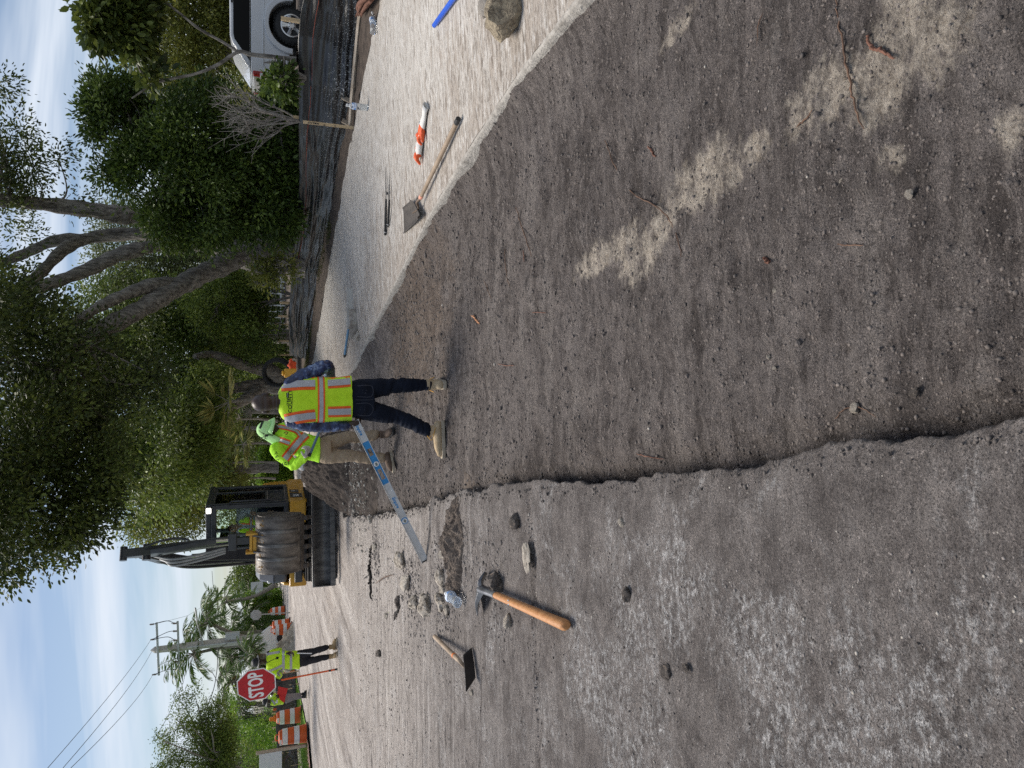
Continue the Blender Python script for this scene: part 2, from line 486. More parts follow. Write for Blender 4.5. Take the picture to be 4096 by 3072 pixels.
# ---- excavated soil
def soil_mat():
    m = bpy.data.materials.new('excavated soil'); m.use_nodes = True; n = NT(m)
    v = n.mapped()
    vs = n.mapped((.8, 4.6, 1), R(-30)); vt = n.mapped((.6, 2.6, 1), R(-24))
    big = n.noise(v, .8, 5, .6, .4); mid = n.noise(v, 6, 8, .72); fine = n.noise(v, 130, 4, .8); gr = n.noise(v, 55, 5, .8)
    scr = n.noise(vs, 7, 7, .72, .3); sw = n.noise(vt, 2.0, 5, .6, .5)
    col = n.mix(n.rng(mid, .32, .68), (0.097, 0.083, 0.077), (0.234, 0.204, 0.189))
    col = n.mix(n.math('MULTIPLY', n.rng(big, .40, .62), .55), col, (0.240, 0.212, 0.199))
    col = n.mix(n.math('MULTIPLY', n.rng(sw, .50, .64), .65), col, (0.286, 0.254, 0.234))
    col = n.mix(n.math('MULTIPLY', n.rng(sw, .47, .35), .65), col, (0.081, 0.069, 0.064))
    col = n.mix(n.math('MULTIPLY', n.rng(scr, .53, .64), .60), col, (0.307, 0.271, 0.249))
    col = n.mix(n.math('MULTIPLY', n.rng(scr, .46, .36), .65), col, (0.070, 0.060, 0.055))
    # brown band of fill beside the kerb
    g = [G(900, 700, FLOOR), G(960, 650, FLOOR), G(870, 780, FLOOR), G(880, 640, FLOOR)]
    br = n.spots([(g[0].x, g[0].y, 1.1, 1.6, .2), (g[2].x, g[2].y, .7, 1.0, 0)], .5, 2.0)
    col = n.mix(n.math('MULTIPLY', br, .55), col, n.mix(n.rng(mid, .35, .65), (0.143, 0.103, 0.074), (0.252, 0.188, 0.140)))
    # pale sand showing through
    pts = []
    for (a, b, c, d, w) in [(1225, 600, 1420, 470, .11), (1330, 610, 1480, 430, .14), (1430, 455, 1610, 320, .16), (1690, 300, 1900, 110, .17), (1810, 240, 2020, 110, .15), (1890, 60, 2120, 0, .25), (1960, 120, 2120, 40, .18),
                            (1430, 110, 1520, 0, .06), (1870, 360, 1970, 320, .06), (2130, 310, 2230, 260, .09), (1600, 340, 1690, 300, .10)]:
        p, q = G(a, b, FLOOR), G(c, d, FLOOR); pts.append(((p.x + q.x) / 2, (p.y + q.y) / 2, (q - p).length * .62, w, math.atan2(q.y - p.y, q.x - p.x)))
    sd = n.spots(pts, .34, 2.2)
    sdn = n.noise(n.mapped((1, 1.7, 1), R(35)), 7, 8, .8)
    cov = n.rng(n.math('ADD', n.math('MULTIPLY', sd, .66), n.math('MULTIPLY', n.math('SUBTRACT', sdn, .5), 2.6)), .30, .95)
    sd = n.math('MULTIPLY', cov, n.rng(sd, .0, .5))
    sand = n.mix(n.rng(gr, .3, .7), (.47, .40, .32), (.74, .655, .55))
    # grains and crumbs at every size
    pb = n.noise(v, 17, 8, .85, .3)
    col = n.mix(n.rng(pb, .53, .63, 0, .55), col, n.mix(1.0, col, (1.5, 1.48, 1.46), 'MULTIPLY'))
    col = n.mix(n.rng(pb, .48, .37, 0, .75), col, n.mix(1.0, col, (.36, .35, .35), 'MULTIPLY'))
    col = n.mix(n.rng(fine, .50, .66, 0, .85), col, n.mix(1.0, col, (2.1, 2.05, 2.0), 'MULTIPLY'))
    col = n.mix(n.rng(n.noise(v, 210, 3, .7), .50, .36, 0, .75), col, (0.028, 0.024, 0.023))
    col = n.mix(n.rng(gr, .44, .30, 0, .6), col, (0.050, 0.043, 0.039))
    sand = n.mix(n.rng(pb, .50, .36, 0, .55), sand, (0.315, 0.245, 0.179))
    col = n.mix(n.math('MULTIPLY', sd, n.rng(gr, .28, .56, .62, 1.0)), col, sand)
    ch = n.vor(v, 60); chr_ = n.vor(v, 60, 'Color')
    sep = n.t.nodes.new('ShaderNodeSeparateColor'); n.t.links.new(chr_, sep.inputs[0])
    chip = n.math('MULTIPLY', n.rng(ch, .20, .12), n.rng(sep.outputs[0], .972, .98))
    col = n.mix(n.math('MULTIPLY', chip, .6), col, (0.559, 0.510, 0.450))
    nor = n.bump(n.math('ADD', n.math('ADD', fine, gr), n.math('ADD', n.math('MULTIPLY', scr, 1.2), n.math('MULTIPLY', pb, 2.2))), 1.0, .016)
    n.out(col, nor, .95, .12)
    return m
def road_mat():
    m = bpy.data.materials.new('milled road base'); m.use_nodes = True; n = NT(m)
    v = n.mapped()
    va = n.mapped((.55, 8.0, 1), R(5)); vb = n.mapped((2.2, .16, 1), R(-4)); vc = n.mapped((1.6, 12, 1), R(-4)); vd = n.mapped((1.0, 2.4, 1), R(20))
    sepc = n.t.nodes.new('ShaderNodeSeparateXYZ'); n.t.links.new(n.tc.outputs['Object'], sepc.inputs[0])
    Yc = sepc.outputs['Y']
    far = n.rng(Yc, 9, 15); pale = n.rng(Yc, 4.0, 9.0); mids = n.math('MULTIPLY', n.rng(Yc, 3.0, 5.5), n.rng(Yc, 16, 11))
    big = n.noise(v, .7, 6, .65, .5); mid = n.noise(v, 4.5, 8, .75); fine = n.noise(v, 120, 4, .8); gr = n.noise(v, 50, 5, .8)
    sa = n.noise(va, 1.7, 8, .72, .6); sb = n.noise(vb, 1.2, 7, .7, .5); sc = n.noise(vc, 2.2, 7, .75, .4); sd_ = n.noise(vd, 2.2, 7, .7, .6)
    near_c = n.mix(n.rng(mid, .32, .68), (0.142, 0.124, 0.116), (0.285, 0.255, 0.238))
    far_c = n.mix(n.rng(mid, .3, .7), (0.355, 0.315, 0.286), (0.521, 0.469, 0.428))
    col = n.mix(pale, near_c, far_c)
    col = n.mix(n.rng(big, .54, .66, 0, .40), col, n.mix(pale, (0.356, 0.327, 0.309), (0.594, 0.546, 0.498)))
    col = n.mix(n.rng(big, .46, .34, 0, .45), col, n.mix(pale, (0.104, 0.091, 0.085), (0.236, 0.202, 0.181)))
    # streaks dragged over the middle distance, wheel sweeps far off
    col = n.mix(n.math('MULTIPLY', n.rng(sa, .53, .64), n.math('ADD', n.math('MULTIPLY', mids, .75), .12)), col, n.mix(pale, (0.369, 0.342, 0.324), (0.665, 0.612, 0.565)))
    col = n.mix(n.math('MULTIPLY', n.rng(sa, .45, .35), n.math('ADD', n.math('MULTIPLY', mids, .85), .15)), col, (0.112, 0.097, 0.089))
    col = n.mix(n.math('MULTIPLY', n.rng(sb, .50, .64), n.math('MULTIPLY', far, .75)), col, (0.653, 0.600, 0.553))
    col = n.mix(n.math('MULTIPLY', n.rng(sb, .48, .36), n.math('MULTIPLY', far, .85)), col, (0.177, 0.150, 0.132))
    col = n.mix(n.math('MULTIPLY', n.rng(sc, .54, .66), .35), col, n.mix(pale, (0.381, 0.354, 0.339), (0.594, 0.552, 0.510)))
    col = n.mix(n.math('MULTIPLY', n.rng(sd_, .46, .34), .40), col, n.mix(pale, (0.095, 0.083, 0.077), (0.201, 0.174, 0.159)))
    # chalky scuffs, thickest close to the camera on the left
    nearm = n.math('MULTIPLY', n.rng(Yc, 4.6, 1.6), n.rng(sepc.outputs['X'], -.15, -1.0))
    ckn = n.math('ADD', n.noise(n.mapped((1, 1.6, 1), R(-18)), 1.5, 5, .7, .6), n.math('MULTIPLY', nearm, .13))
    ck = n.math('MULTIPLY', n.rng(ckn, .51, .68), n.rng(n.noise(n.mapped((1, 1.5, 1), R(-20)), 26, 7, .85), .46, .62))
    col = n.mix(n.math('MULTIPLY', ck, .80), col, (0.671, 0.660, 0.649))
    pb = n.noise(n.mapped((1, 1.5, 1), R(8)), 15, 8, .85, .3)
    col = n.mix(n.rng(pb, .53, .63, 0, .50), col, n.mix(1.0, col, (1.6, 1.58, 1.56), 'MULTIPLY'))
    col = n.mix(n.rng(pb, .48, .37, 0, .70), col, n.mix(1.0, col, (.42, .40, .39), 'MULTIPLY'))
    col = n.mix(n.rng(fine, .50, .66, 0, .85), col, n.mix(1.0, col, (2.0, 1.97, 1.94), 'MULTIPLY'))
    col = n.mix(n.rng(n.noise(v, 200, 3, .7), .50, .36, 0, .70), col, (0.040, 0.036, 0.034))
    col = n.mix(n.rng(gr, .44, .30, 0, .5), col, (0.071, 0.063, 0.057))
    ch = n.vor(v, 70); sep = n.t.nodes.new('ShaderNodeSeparateColor'); n.t.links.new(n.vor(v, 70, 'Color'), sep.inputs[0])
    chip = n.math('MULTIPLY', n.rng(ch, .22, .13), n.rng(sep.outputs[0], .93, .945))
    col = n.mix(n.math('MULTIPLY', chip, .65), col, (0.572, 0.540, 0.508))
    nor = n.bump(n.math('ADD', n.math('ADD', fine, n.math('MULTIPLY', gr, 1.2)), n.math('MULTIPLY', pb, 1.8)), 1.0, .014)
    n.out(col, nor, .93, .15)
    return m
def pad_mat():
    m = bpy.data.materials.new('pale brushed base'); m.use_nodes = True; n = NT(m)
    v = n.mapped(); va = n.mapped((1.0, 4.5, 1), R(3)); vb = n.mapped((3.2, 13.0, 1), R(4)); vc = n.mapped((6, 22, 1), R(2))
    a = n.noise(va, 1.8, 8, .74, .6); b = n.noise(vb, 1.6, 6, .72, .3); c = n.noise(vc, 2.0, 5, .7, .2); big = n.noise(v, .9, 5, .6, .4); fine = n.noise(v, 90, 4, .8); gr = n.noise(v, 40, 5, .8)
    col = n.mix(n.rng(n.noise(va, 6, 8, .8), .32, .68), (.42, .39, .35), (.64, .60, .55))
    # brown mud dragged across, thickest towards the kerb
    sepc = n.t.nodes.new('ShaderNodeSeparateXYZ'); n.t.links.new(n.tc.outputs['Object'], sepc.inputs[0])
    lat = n.math('ADD', sepc.outputs['X'], n.math('MULTIPLY', sepc.outputs['Y'], .165))    # across the road
    nk = n.rng(lat, 4.6, 2.4)
    col = n.mix(n.math('MULTIPLY', n.rng(n.math('ADD', a, n.math('MULTIPLY', nk, .15)), .52, .68), .75), col, (.36, .305, .255))
    col = n.mix(n.math('MULTIPLY', n.rng(big, .54, .68), .40), col, (.36, .315, .265))
    col = n.mix(n.math('MULTIPLY', n.rng(n.math('ADD', b, n.math('MULTIPLY', nk, .05)), .56, .62), .80), col, (.20, .165, .135))
    col = n.mix(n.math('MULTIPLY', n.rng(n.math('ADD', c, n.math('MULTIPLY', nk, .04)), .56, .63), .70), col, (.17, .142, .118))
    col = n.mix(n.rng(n.noise(vb, 2.2, 6, .7), .55, .63, 0, .5), col, (.80, .785, .76))
    col = n.mix(n.rng(fine, .52, .72, 0, .4), col, (.82, .80, .77))
    col = n.mix(n.rng(gr, .44, .30, 0, .55), col, (.16, .135, .115))
    nor = n.bump(n.math('ADD', n.math('ADD', n.math('MULTIPLY', b, 1.5), fine), gr), .8, .010)
    n.out(col, nor, .9, .15)
    return m
def grass_mat(name='lawn', a=(.05, .10, .018), b=(.12, .19, .035)):
    m = bpy.data.materials.new(name); m.use_nodes = True; n = NT(m)
    v = n.mapped()
    col = n.mix(n.rng(n.noise(v, 1.2, 6, .7), .3, .7), a, b)
    col = n.mix(n.rng(n.noise(v, 40, 3, .7), .35, .7, 0, .6), col, tuple(q * 1.5 for q in b))
    n.out(col, n.bump(n.noise(v, 60, 4, .8), .8, .03), .9, .1)
    return m
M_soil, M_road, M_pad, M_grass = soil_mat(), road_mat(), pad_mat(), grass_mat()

def rows(y0, y1, g, ymin=0.6):
    ys = [y0]
    back = np.linspace(y0, ymin, 30)[:-1]
    ys = [ymin]
    while ys[-1] < y1: ys.append(ys[-1] * (1 + g) + 0.001)
    return np.concatenate([back, ys])

# terrain to the horizon
X, Y = np.meshgrid(np.linspace(-1, 1, 61) ** 3 * 900, np.linspace(-.25, 1, 61) ** 3 * 1400)
Z = -0.62 + fbm(X * .02, Y * .02, 3, 5) * .05
o = link('terrain', grid_mesh('terrain', X, Y, Z), M_grass); tag(o, kind='structure')

# trench floor
ys = rows(-3, 20, 0.0048); ts = np.linspace(0, 1, 300)
YY, TT = np.meshgrid(ys, ts, indexing='ij')
XL = edge_l(YY) - 0.12; XR = edge_r(YY) + 0.03
XX = XL + (XR - XL) * TT
wl = XX - edge_l(YY); wr = edge_r(YY) - XX
def floor_z(x, y, detail=True):
    x = np.asarray(x, float); y = np.asarray(y, float)
    wl = x - edge_l(y); wr = edge_r(y) - x
    z = FLOOR + fbm(x * .9, y * .9, 3, 11) * .03 + fbm(x * 3.4, y * 2.6, 4, 12) * .024
    z = z + np.exp(-np.maximum(wr, 0) / .11) * (.102 + .04 * fbm(y * 1.7, y * 0 + 3, 3, 17)) + np.exp(-np.maximum(wl, 0) / .065) * (-.060 + .06 * fbm(y * 2.3, y * 0 + 6, 3, 19))
    # dug drag marks running away from the kerb
    z = z - np.maximum(0, fbm(x * 1.1 + y * .35, y * 4.5 - x * 1.4, 2, 31) - .25) * .05
    z = z + np.clip((y - 11.0) / 4.5, 0, 1) ** 2 * .10
    if detail:
        z = z + (1 - .75 * np.exp(-np.maximum(wr, 0) / .12)) * (fbm(x * 13, y * 13, 3, 13) * .015 + fbm(x * 5 + y * 2, y * 16 - x * 6, 3, 33) * .012 + fbm(x * 38, y * 38, 2, 14) * .0055 + np.maximum(0, fbm(x * 24, y * 24, 2, 15) - .32) * .02)
    return z
ZZ = floor_z(XX, YY)
o = link('trench_floor', grid_mesh('trench_floor', XX, YY, ZZ), M_soil); tag(o, kind='structure')

# milled road with its broken edge above the trench
ys = rows(-3, 120, 0.0058); e = np.linspace(0, 1, 190) ** 2.2
wig = fbm(ys * 3.2, ys * 0 + 3.3, 5, 21) * .040 * np.clip(ys / 2.5, .7, 2) + fbm(ys * 16, ys * 0 + 8.3, 5, 22, .65) * .022
ed = edge_l(ys) + np.where(ys < 30, wig, 0)
left = np.interp(ys, [-3, 20, 22.6, 24.9, 52, 120], [-16, -12.8, -12.9, -12.2, -16.5, -30])
right_far = np.interp(ys, [14.5, 16.5, 120], [0, 1, 1])
edr = ed + right_far * np.interp(ys, [16, 30, 60, 120], [2.2, 2.6, 3.0, 3.5])
XX = edr[:, None] + (left - edr)[:, None] * e[None]
YY = np.repeat(ys[:, None], len(e), 1)
def road_z(x, y):
    z = fbm(x * .5, y * .5, 3, 41) * .014 + fbm(x * 2.6, y * 2.8, 4, 42) * .010 + fbm(x * 9, y * 9, 3, 43) * .008 + fbm(x * 36, y * 36, 2, 44) * .0035
    gy = 3.93 + .10 * (x + 1.1) + fbm(x * 3, x * 0, 2, 46) * .03      # a scraped groove running off the trench edge
    z = z - .016 * np.exp(-((y - gy) / .016) ** 2) * (x < -.62) * np.clip((x + 2.6) / .6, 0, 1) + .010 * np.exp(-((y - gy - .035) / .018) ** 2) * (x < -.62) * np.clip((x + 2.6) / .6, 0, 1)
    for k in range(9):                                                  # blade marks at the near left
        yk = 2.05 + k * .085 + .06 * (x + 1.6); z = z + .008 * np.exp(-((y - yk) / .012) ** 2) * np.clip((-1.15 - x + .12 * fbm(x * 9 + k * 7, x * 0 + k, 2, 47)) / .25, 0, 1) * np.clip(.6 + fbm(x * 6, x * 0 + k * 3.1, 2, 48), 0, 1)
    return z + np.maximum(0, fbm(x * 20, y * 20, 2, 45) - .36) * .02
Zr = road_z(XX, YY)
d_edge = np.abs(XX - edr[:, None])
Zr = Zr - np.exp(-d_edge / .035) * .014 + np.exp(-((d_edge - .14) / .09) ** 2) * .006
j1 = fbm(ys * 30, ys * 0, 4, 51) * .008; j2 = fbm(ys * 33, ys * 0 + 5, 4, 52) * .010; j3 = fbm(ys * 28, ys * 0 + 9, 4, 53) * .014
sk = lambda dx, z: (np.stack([edr + dx, ys, np.zeros_like(ys) + z], -1))
c0 = np.stack([XX, YY, Zr], -1)
zb = np.minimum(-.14, 0) - .06
P = np.concatenate([sk(j3 - .05, -.30)[:, None], sk(j3 - .035, -.125)[:, None], sk(j2 - .025, -.085 )[:, None], sk(j1 + .006, -.045)[:, None], sk(j1 * .6 + .008, -.02)[:, None], c0], 1)
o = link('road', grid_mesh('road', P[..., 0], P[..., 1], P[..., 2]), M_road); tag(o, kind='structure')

# pale pad on the right with its concrete edge
FEN = [tuple(GP(*p)) for p in [(795, -60), (777, 40), (767, 96), (760, 191), (749, 268), (731, 357), (711, 472), (690, 574), (676, 680), (664, 770)]]
_PE = sorted([tuple(GP(*p))[:2] for p in [(830, -60), (812, 38), (785, 153), (764, 281), (748, 357), (726, 485), (709, 574), (692, 680), (677, 770)]], key=lambda q: q[1])
def pad_edge(y):
    y = np.asarray(y, float); yy = np.array([q[1] for q in _PE]); xx = np.array([q[0] for q in _PE])
    return np.where(y < yy[0], xx[0] + (yy[0] - y) * .35, np.where(y > yy[-1], xx[-1] - (y - yy[-1]) * .17, np.interp(y, yy, xx)))
_FENy = np.array([q[1] for q in FEN]); _FENx = np.array([q[0] for q in FEN]); _o = np.argsort(_FENy); _FENy = _FENy[_o]; _FENx = _FENx[_o]
def fence_x(y): 
    y = np.asarray(y, float)
    return np.where(y < _FENy[0], _FENx[0] + (_FENy[0] - y) * .35, np.where(y > _FENy[-1], _FENx[-1] - (y - _FENy[-1]) * .17, np.interp(y, _FENy, _FENx)))
ys = rows(-3, 60, 0.006); tt = np.concatenate([np.linspace(0, 1, 120)])
wob = fbm(ys * 7, ys * 0 + 1.7, 3, 61) * .004
er = edge_r(ys) + wob
pr = np.maximum(pad_edge(ys), er + .5) + fbm(ys * 2.1, ys * 0, 4, 66) * .10
YY, TT = np.meshgrid(ys, tt, indexing='ij')
XX = (er + .018)[:, None] + (pr - er - .018)[:, None] * TT
ZZ = pad_z(XX, YY) + fbm(XX * 1.2, YY * 5, 3, 62) * .008 + fbm(XX * 6, YY * 22, 3, 63) * .004
o = link('base_pad', grid_mesh('base_pad', XX, YY, ZZ), M_pad); tag(o, kind='structure')
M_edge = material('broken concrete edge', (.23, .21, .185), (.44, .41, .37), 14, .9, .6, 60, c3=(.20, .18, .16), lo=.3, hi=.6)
j = lambda s, a: fbm(ys * 26, ys * 0 + s, 3, 64 + int(s)) * a
sec = []
mud = (fbm(ys * 3.1, ys * 0 + 4.2, 3, 71) + .1).clip(0, 1) * .05
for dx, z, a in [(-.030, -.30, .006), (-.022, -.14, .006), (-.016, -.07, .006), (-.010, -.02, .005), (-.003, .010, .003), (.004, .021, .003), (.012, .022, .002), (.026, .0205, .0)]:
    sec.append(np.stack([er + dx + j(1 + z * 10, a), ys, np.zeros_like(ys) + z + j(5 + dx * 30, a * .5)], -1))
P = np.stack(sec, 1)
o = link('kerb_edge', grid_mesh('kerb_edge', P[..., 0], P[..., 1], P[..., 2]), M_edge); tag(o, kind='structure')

# soil bank and rough ground beyond the fence
M_bank = material('dark bank soil', (.055, .043, .035), (.13, .10, .08), 9, .95, .9, 50, c3=(.10, .10, .05))
ys = rows(-3, 70, 0.012)
tt = np.linspace(0, 1, 60) ** 1.6
fx = fence_x(ys)
pe = np.minimum(pad_edge(ys) - .06, fx - .1)
XX = pe[:, None] + tt[None] * 60; YY = np.repeat(ys[:, None], len(tt), 1)
base = pad_z(fx - .3, ys)[:, None]
lat = XX - fx[:, None]
ZZ = base - .03 + np.clip((XX - pe[:, None]) / .45, 0, 1) * .07 + np.clip(lat / 2.5, 0, 1) * .16 + fbm(XX * 3, YY * 3, 3, 81) * .03 + fbm(XX * 14, YY * 14, 2, 82) * .012 * np.clip(1.5 - lat, 0.2, 1)
o = link('soil_bank', grid_mesh('soil_bank', XX, YY, ZZ), M_bank); tag(o, kind='structure')
def bank_z(x, y): return float(pad_z(float(fence_x(y)) - .3, y)) + .20

# left verge: lawn, pink pavers, walk; far grass
M_lawn2 = grass_mat('verge_lawn', (.07, .15, .02), (.16, .27, .045))
M_walk = material('pinkish walk', (.40, .34, .32), (.55, .48, .45), 6, .9, .3, 60)
M_paver = material('red paver strip', (.34, .19, .17), (.46, .29, .26), 8, .9, .3, 60)
def strip(name, ys, xl, xr, z, mat, n=20, rough=0.02):
    YY, TT = np.meshgrid(ys, np.linspace(0, 1, n), indexing='ij')
    XX = xl[:, None] + (xr - xl)[:, None] * TT
    o = link(name, grid_mesh(name, XX, YY, z + fbm(XX * 2, YY * 2, 2, 91) * rough), mat); return tag(o, kind='structure')
ys = np.linspace(8, 140, 120)
vl = np.interp(ys, [-3, 20, 22.6, 24.9, 52, 140], [-16, -12.8, -12.9, -12.2, -16.5, -33.5])
strip('verge', ys, vl - 70, vl + .25, .035, M_lawn2)
strip('paver_strip', ys[ys < 26], vl[ys < 26] - .45, vl[ys < 26] + .30, .066, M_paver, 6, .004)
strip('walk', ys, vl - 2.6, vl - 1.7, .07, M_walk, 6, .004)
ys = np.linspace(24, 140, 60)
rl = np.interp(ys, [16, 30, 60, 140], [-.6, -2.6, -7.6, -21]); 
strip('far_lawn', ys, rl, rl + 60, .03, M_lawn2)
strip('far_walk', ys, rl - .15, rl + 1.1, .075, M_walk, 6, .004)
# ================================================================== TREES AND PLANTS
M_bark = material('grey bark', (.075, .066, .058), (.30, .275, .245), 11, .9, 1.0, 26, stretch=(1.6, 1.6, .35), c3=(.40, .375, .34))
M_barkpale = material('pale bark', (.13, .115, .095), (.28, .255, .22), 9, .9, .7, 40, stretch=(1, 1, .4))
M_palmtrunk = material('palm trunk', (.16, .14, .115), (.30, .27, .235), 6, .9, .6, 18, stretch=(.4, .4, 2.5))
M_twig = material('dry grey twig', (.18, .16, .14), (.34, .31, .28), 12, .9, .5, 60)
L_dark = leaf_material('dark oak leaves', (0.027, 0.040, 0.010), (0.066, 0.092, 0.021), (0.165, 0.199, 0.042), .45, .25)
L_shrub = leaf_material('deep green shrub leaves', (0.029, 0.053, 0.011), (0.069, 0.110, 0.022), (0.170, 0.236, 0.046), .42, .28)
L_olive = leaf_material('olive leaves', (0.086, 0.104, 0.022), (0.183, 0.208, 0.040), (0.341, 0.337, 0.074), .55, .35)
L_mid = leaf_material('mid green leaves', (0.059, 0.096, 0.021), (0.146, 0.205, 0.039), (0.308, 0.377, 0.074), .5, .3)
L_grey = leaf_material('grey green leaves', (0.083, 0.110, 0.045), (0.165, 0.193, 0.079), (0.283, 0.307, 0.138), .6, .3)
L_hedge = leaf_material('bright hedge leaves', (0.049, 0.109, 0.011), (0.146, 0.268, 0.024), (0.337, 0.475, 0.060), .4, .35)
L_palm = leaf_material('palm leaflets', (0.037, 0.077, 0.018), (0.094, 0.160, 0.035), (0.205, 0.273, 0.072), .4, .3, .5)
L_fan = leaf_material('fan palm leaves', (0.065, 0.102, 0.022), (0.156, 0.192, 0.050), (0.390, 0.360, 0.121), .45, .4)
L_yel = leaf_material('yellowing leaves', (.16, .13, .02), (.34, .28, .05), (.50, .42, .10), .5, .4)

def blob(ix, iy, Y, rx, ry=None, rz=None, w=None):
    ry = rx if ry is None else ry; rz = rx * .8 if rz is None else rz
    return (tuple(A(ix, iy, Y)), (rx, ry, rz), w if w is not None else rx * ry * rz ** .5)

def tree(name, label, cat, base, limbs, blobs, clumps, per, clump_r, leaf, mat, seed, gap=0.5, gap_scale=.5, width=.42, oval=False, bark=None, group=None,
         twigs=60, shell=.5, droop=.3, twig_r=.012, flat=.7, outward=.6, fold=.25):
    """limbs: list of (points, radii) in world space; blobs make the crown"""
    base = Vector(base)
    t = thing(name, label, cat, base, group=group)
    rng = np.random.default_rng(seed)
    bark = bark or M_bark
    nodes = []
    for i, (pts, rad) in enumerate(limbs):
        mb = MB(); P = limb(mb, [Vector(p) - base for p in pts], rad, 12 if max(rad) > .1 else 8, 6, .07, seed=seed + i)
        mb.build('trunk' if i == 0 else 'limb', bark, t, 80)
        nodes += [np.array(q[:3]) + np.array(base) for q in P[len(P) // 3:]]
    if blobs:
        pos, d, tone, C = crown_points(blobs, clumps, per, clump_r, rng, gap, gap_scale, shell, droop, flat, outward)
        size = leaf * (0.65 + 0.6 * rng.random(len(pos)))
        leaf_object('crown', pos, d, size, tone, mat, t, width, rng, fold, oval, base)
        if twigs and nodes:
            N = np.array(nodes); mb = MB()
            for c in C[rng.integers(0, len(C), twigs)]:
                k = np.argmin(np.linalg.norm(N - c, axis=1)); a = N[k]
                if np.linalg.norm(a - c) > 1.5: continue
                mid = (a + c) / 2 + rng.normal(size=3) * .12 * np.linalg.norm(c - a)
                q = spline([a, mid, c], 4) - np.array(base)
                mb.tube(q, [max(.004, twig_r * (1.6 - 1.3 * i / len(q))) for i in range(len(q))], 5)
            mb.build('twigs', bark, t, 80)['kind'] = 'stuff'
    return t

# ---- the big spreading tree behind the black fence
Yb = 17.5
def P_(*l): return [A(x, y, Yb + dy) for x, y, dy in l]
limbs = [
    (P_((655, 545, 0), (600, 545, 0), (560, 550, 0), (520, 545, .1), (470, 530, .3), (420, 522, .4)), [.62, .50, .46, .36, .26, .21]),
    (P_((560, 525, 0), (480, 515, .3), (400, 510, .6), (340, 508, .9), (305, 472, .8), (255, 464, .6), (213, 456, .4), (137, 446, .3), (46, 436, 0), (-60, 428, -.4)), [.28, .20, .18, .19, .20, .20, .18, .16, .14, .12]),
    (P_((340, 505, .9), (250, 507, 1.2), (183, 517, 1.2), (137, 540, .9), (92, 585, .6), (46, 628, .3), (0, 662, 0), (-50, 690, -.3)), [.17, .15, .14, .13, .12, .11, .10, .09]),
    (P_((420, 520, .4), (345, 530, .2), (300, 538, 0), (250, 553, -.1), (198, 579, -.2), (137, 603, -.4), (76, 625, -.6), (0, 660, -.9)), [.14, .14, .15, .16, .14, .13, .11, .09]),
    (P_((570, 560, 0), (520, 553, -.3), (470, 577, -.6), (427, 597, -.9), (394, 615, -1.1), (350, 640, -1.4), (305, 667, -1.7), (244, 700, -2.0), (214, 716, -2.2), (168, 752, -2.5), (120, 790, -2.9)), [.34, .26, .23, .21, .20, .19, .18, .17, .16, .13, .10]),
    (P_((391, 612, -1.1), (336, 615, -1.4), (275, 634, -1.8), (220, 660, -2.1), (198, 673, -2.3), (150, 705, -2.6)), [.15, .14, .12, .10, .09, .07]),
    (P_((183, 517, 1.2), (120, 520, 1.3), (60, 545, 1.4), (0, 570, 1.2), (-40, 590, 1)), [.14, .13, .11, .09, .08]),
]
blobs = [blob(70, 330, 17, .9, 1.2, .8), blob(30, 270, 17, .6, .9, .5), blob(120, 385, 17.3, .7, 1.0, .6), blob(150, 430, 17.6, .6, .8, .5), blob(0, 500, 19.5, 1.6, 1.4, 1.0), blob(110, 640, 20.2, 1.3, 1.0, .8), blob(10, 720, 18, 1.8, 1.8, 1.3),
         blob(150, 790, 17.3, 1.3, 1.3, 1.0), blob(60, 860, 14.5, 1.8, 2.2, 1.3), blob(210, 900, 14.8, 1.7, 1.8, 1.3), blob(100, 1010, 14, 1.5, 1.9, 1.2), blob(40, 1120, 13.5, 1.0, 1.4, .9), blob(10, 1170, 13, .55, .9, .5),
         blob(180, 1060, 14.2, .9, 1.3, .6), blob(205, 1130, 14, .4, .7, .3), blob(140, 1120, 14, .45, .7, .4), blob(0, 190, 17.2, .35, .7, .3), blob(-60, 550, 17.5, 2.5, 3, 1.2), blob(-60, 850, 14, 2.6, 3, 1.2),
         blob(250, 620, 20.2, .7, .8, .5), blob(330, 700, 19.5, .8, .8, .5), blob(330, 880, 16, 1.1, 1.3, .9), blob(280, 990, 15.5, 1.0, 1.2, .8)]
tree('shade_tree', 'huge spreading shade tree with thick grey limbs rising right behind the black fence', 'tree', Vector(A(655, 545, Yb)), limbs, blobs, 2000, 50, .32, .088, L_dark, 3,
     gap=1.0, gap_scale=.8, oval=True, twigs=230, droop=.35, twig_r=.018)

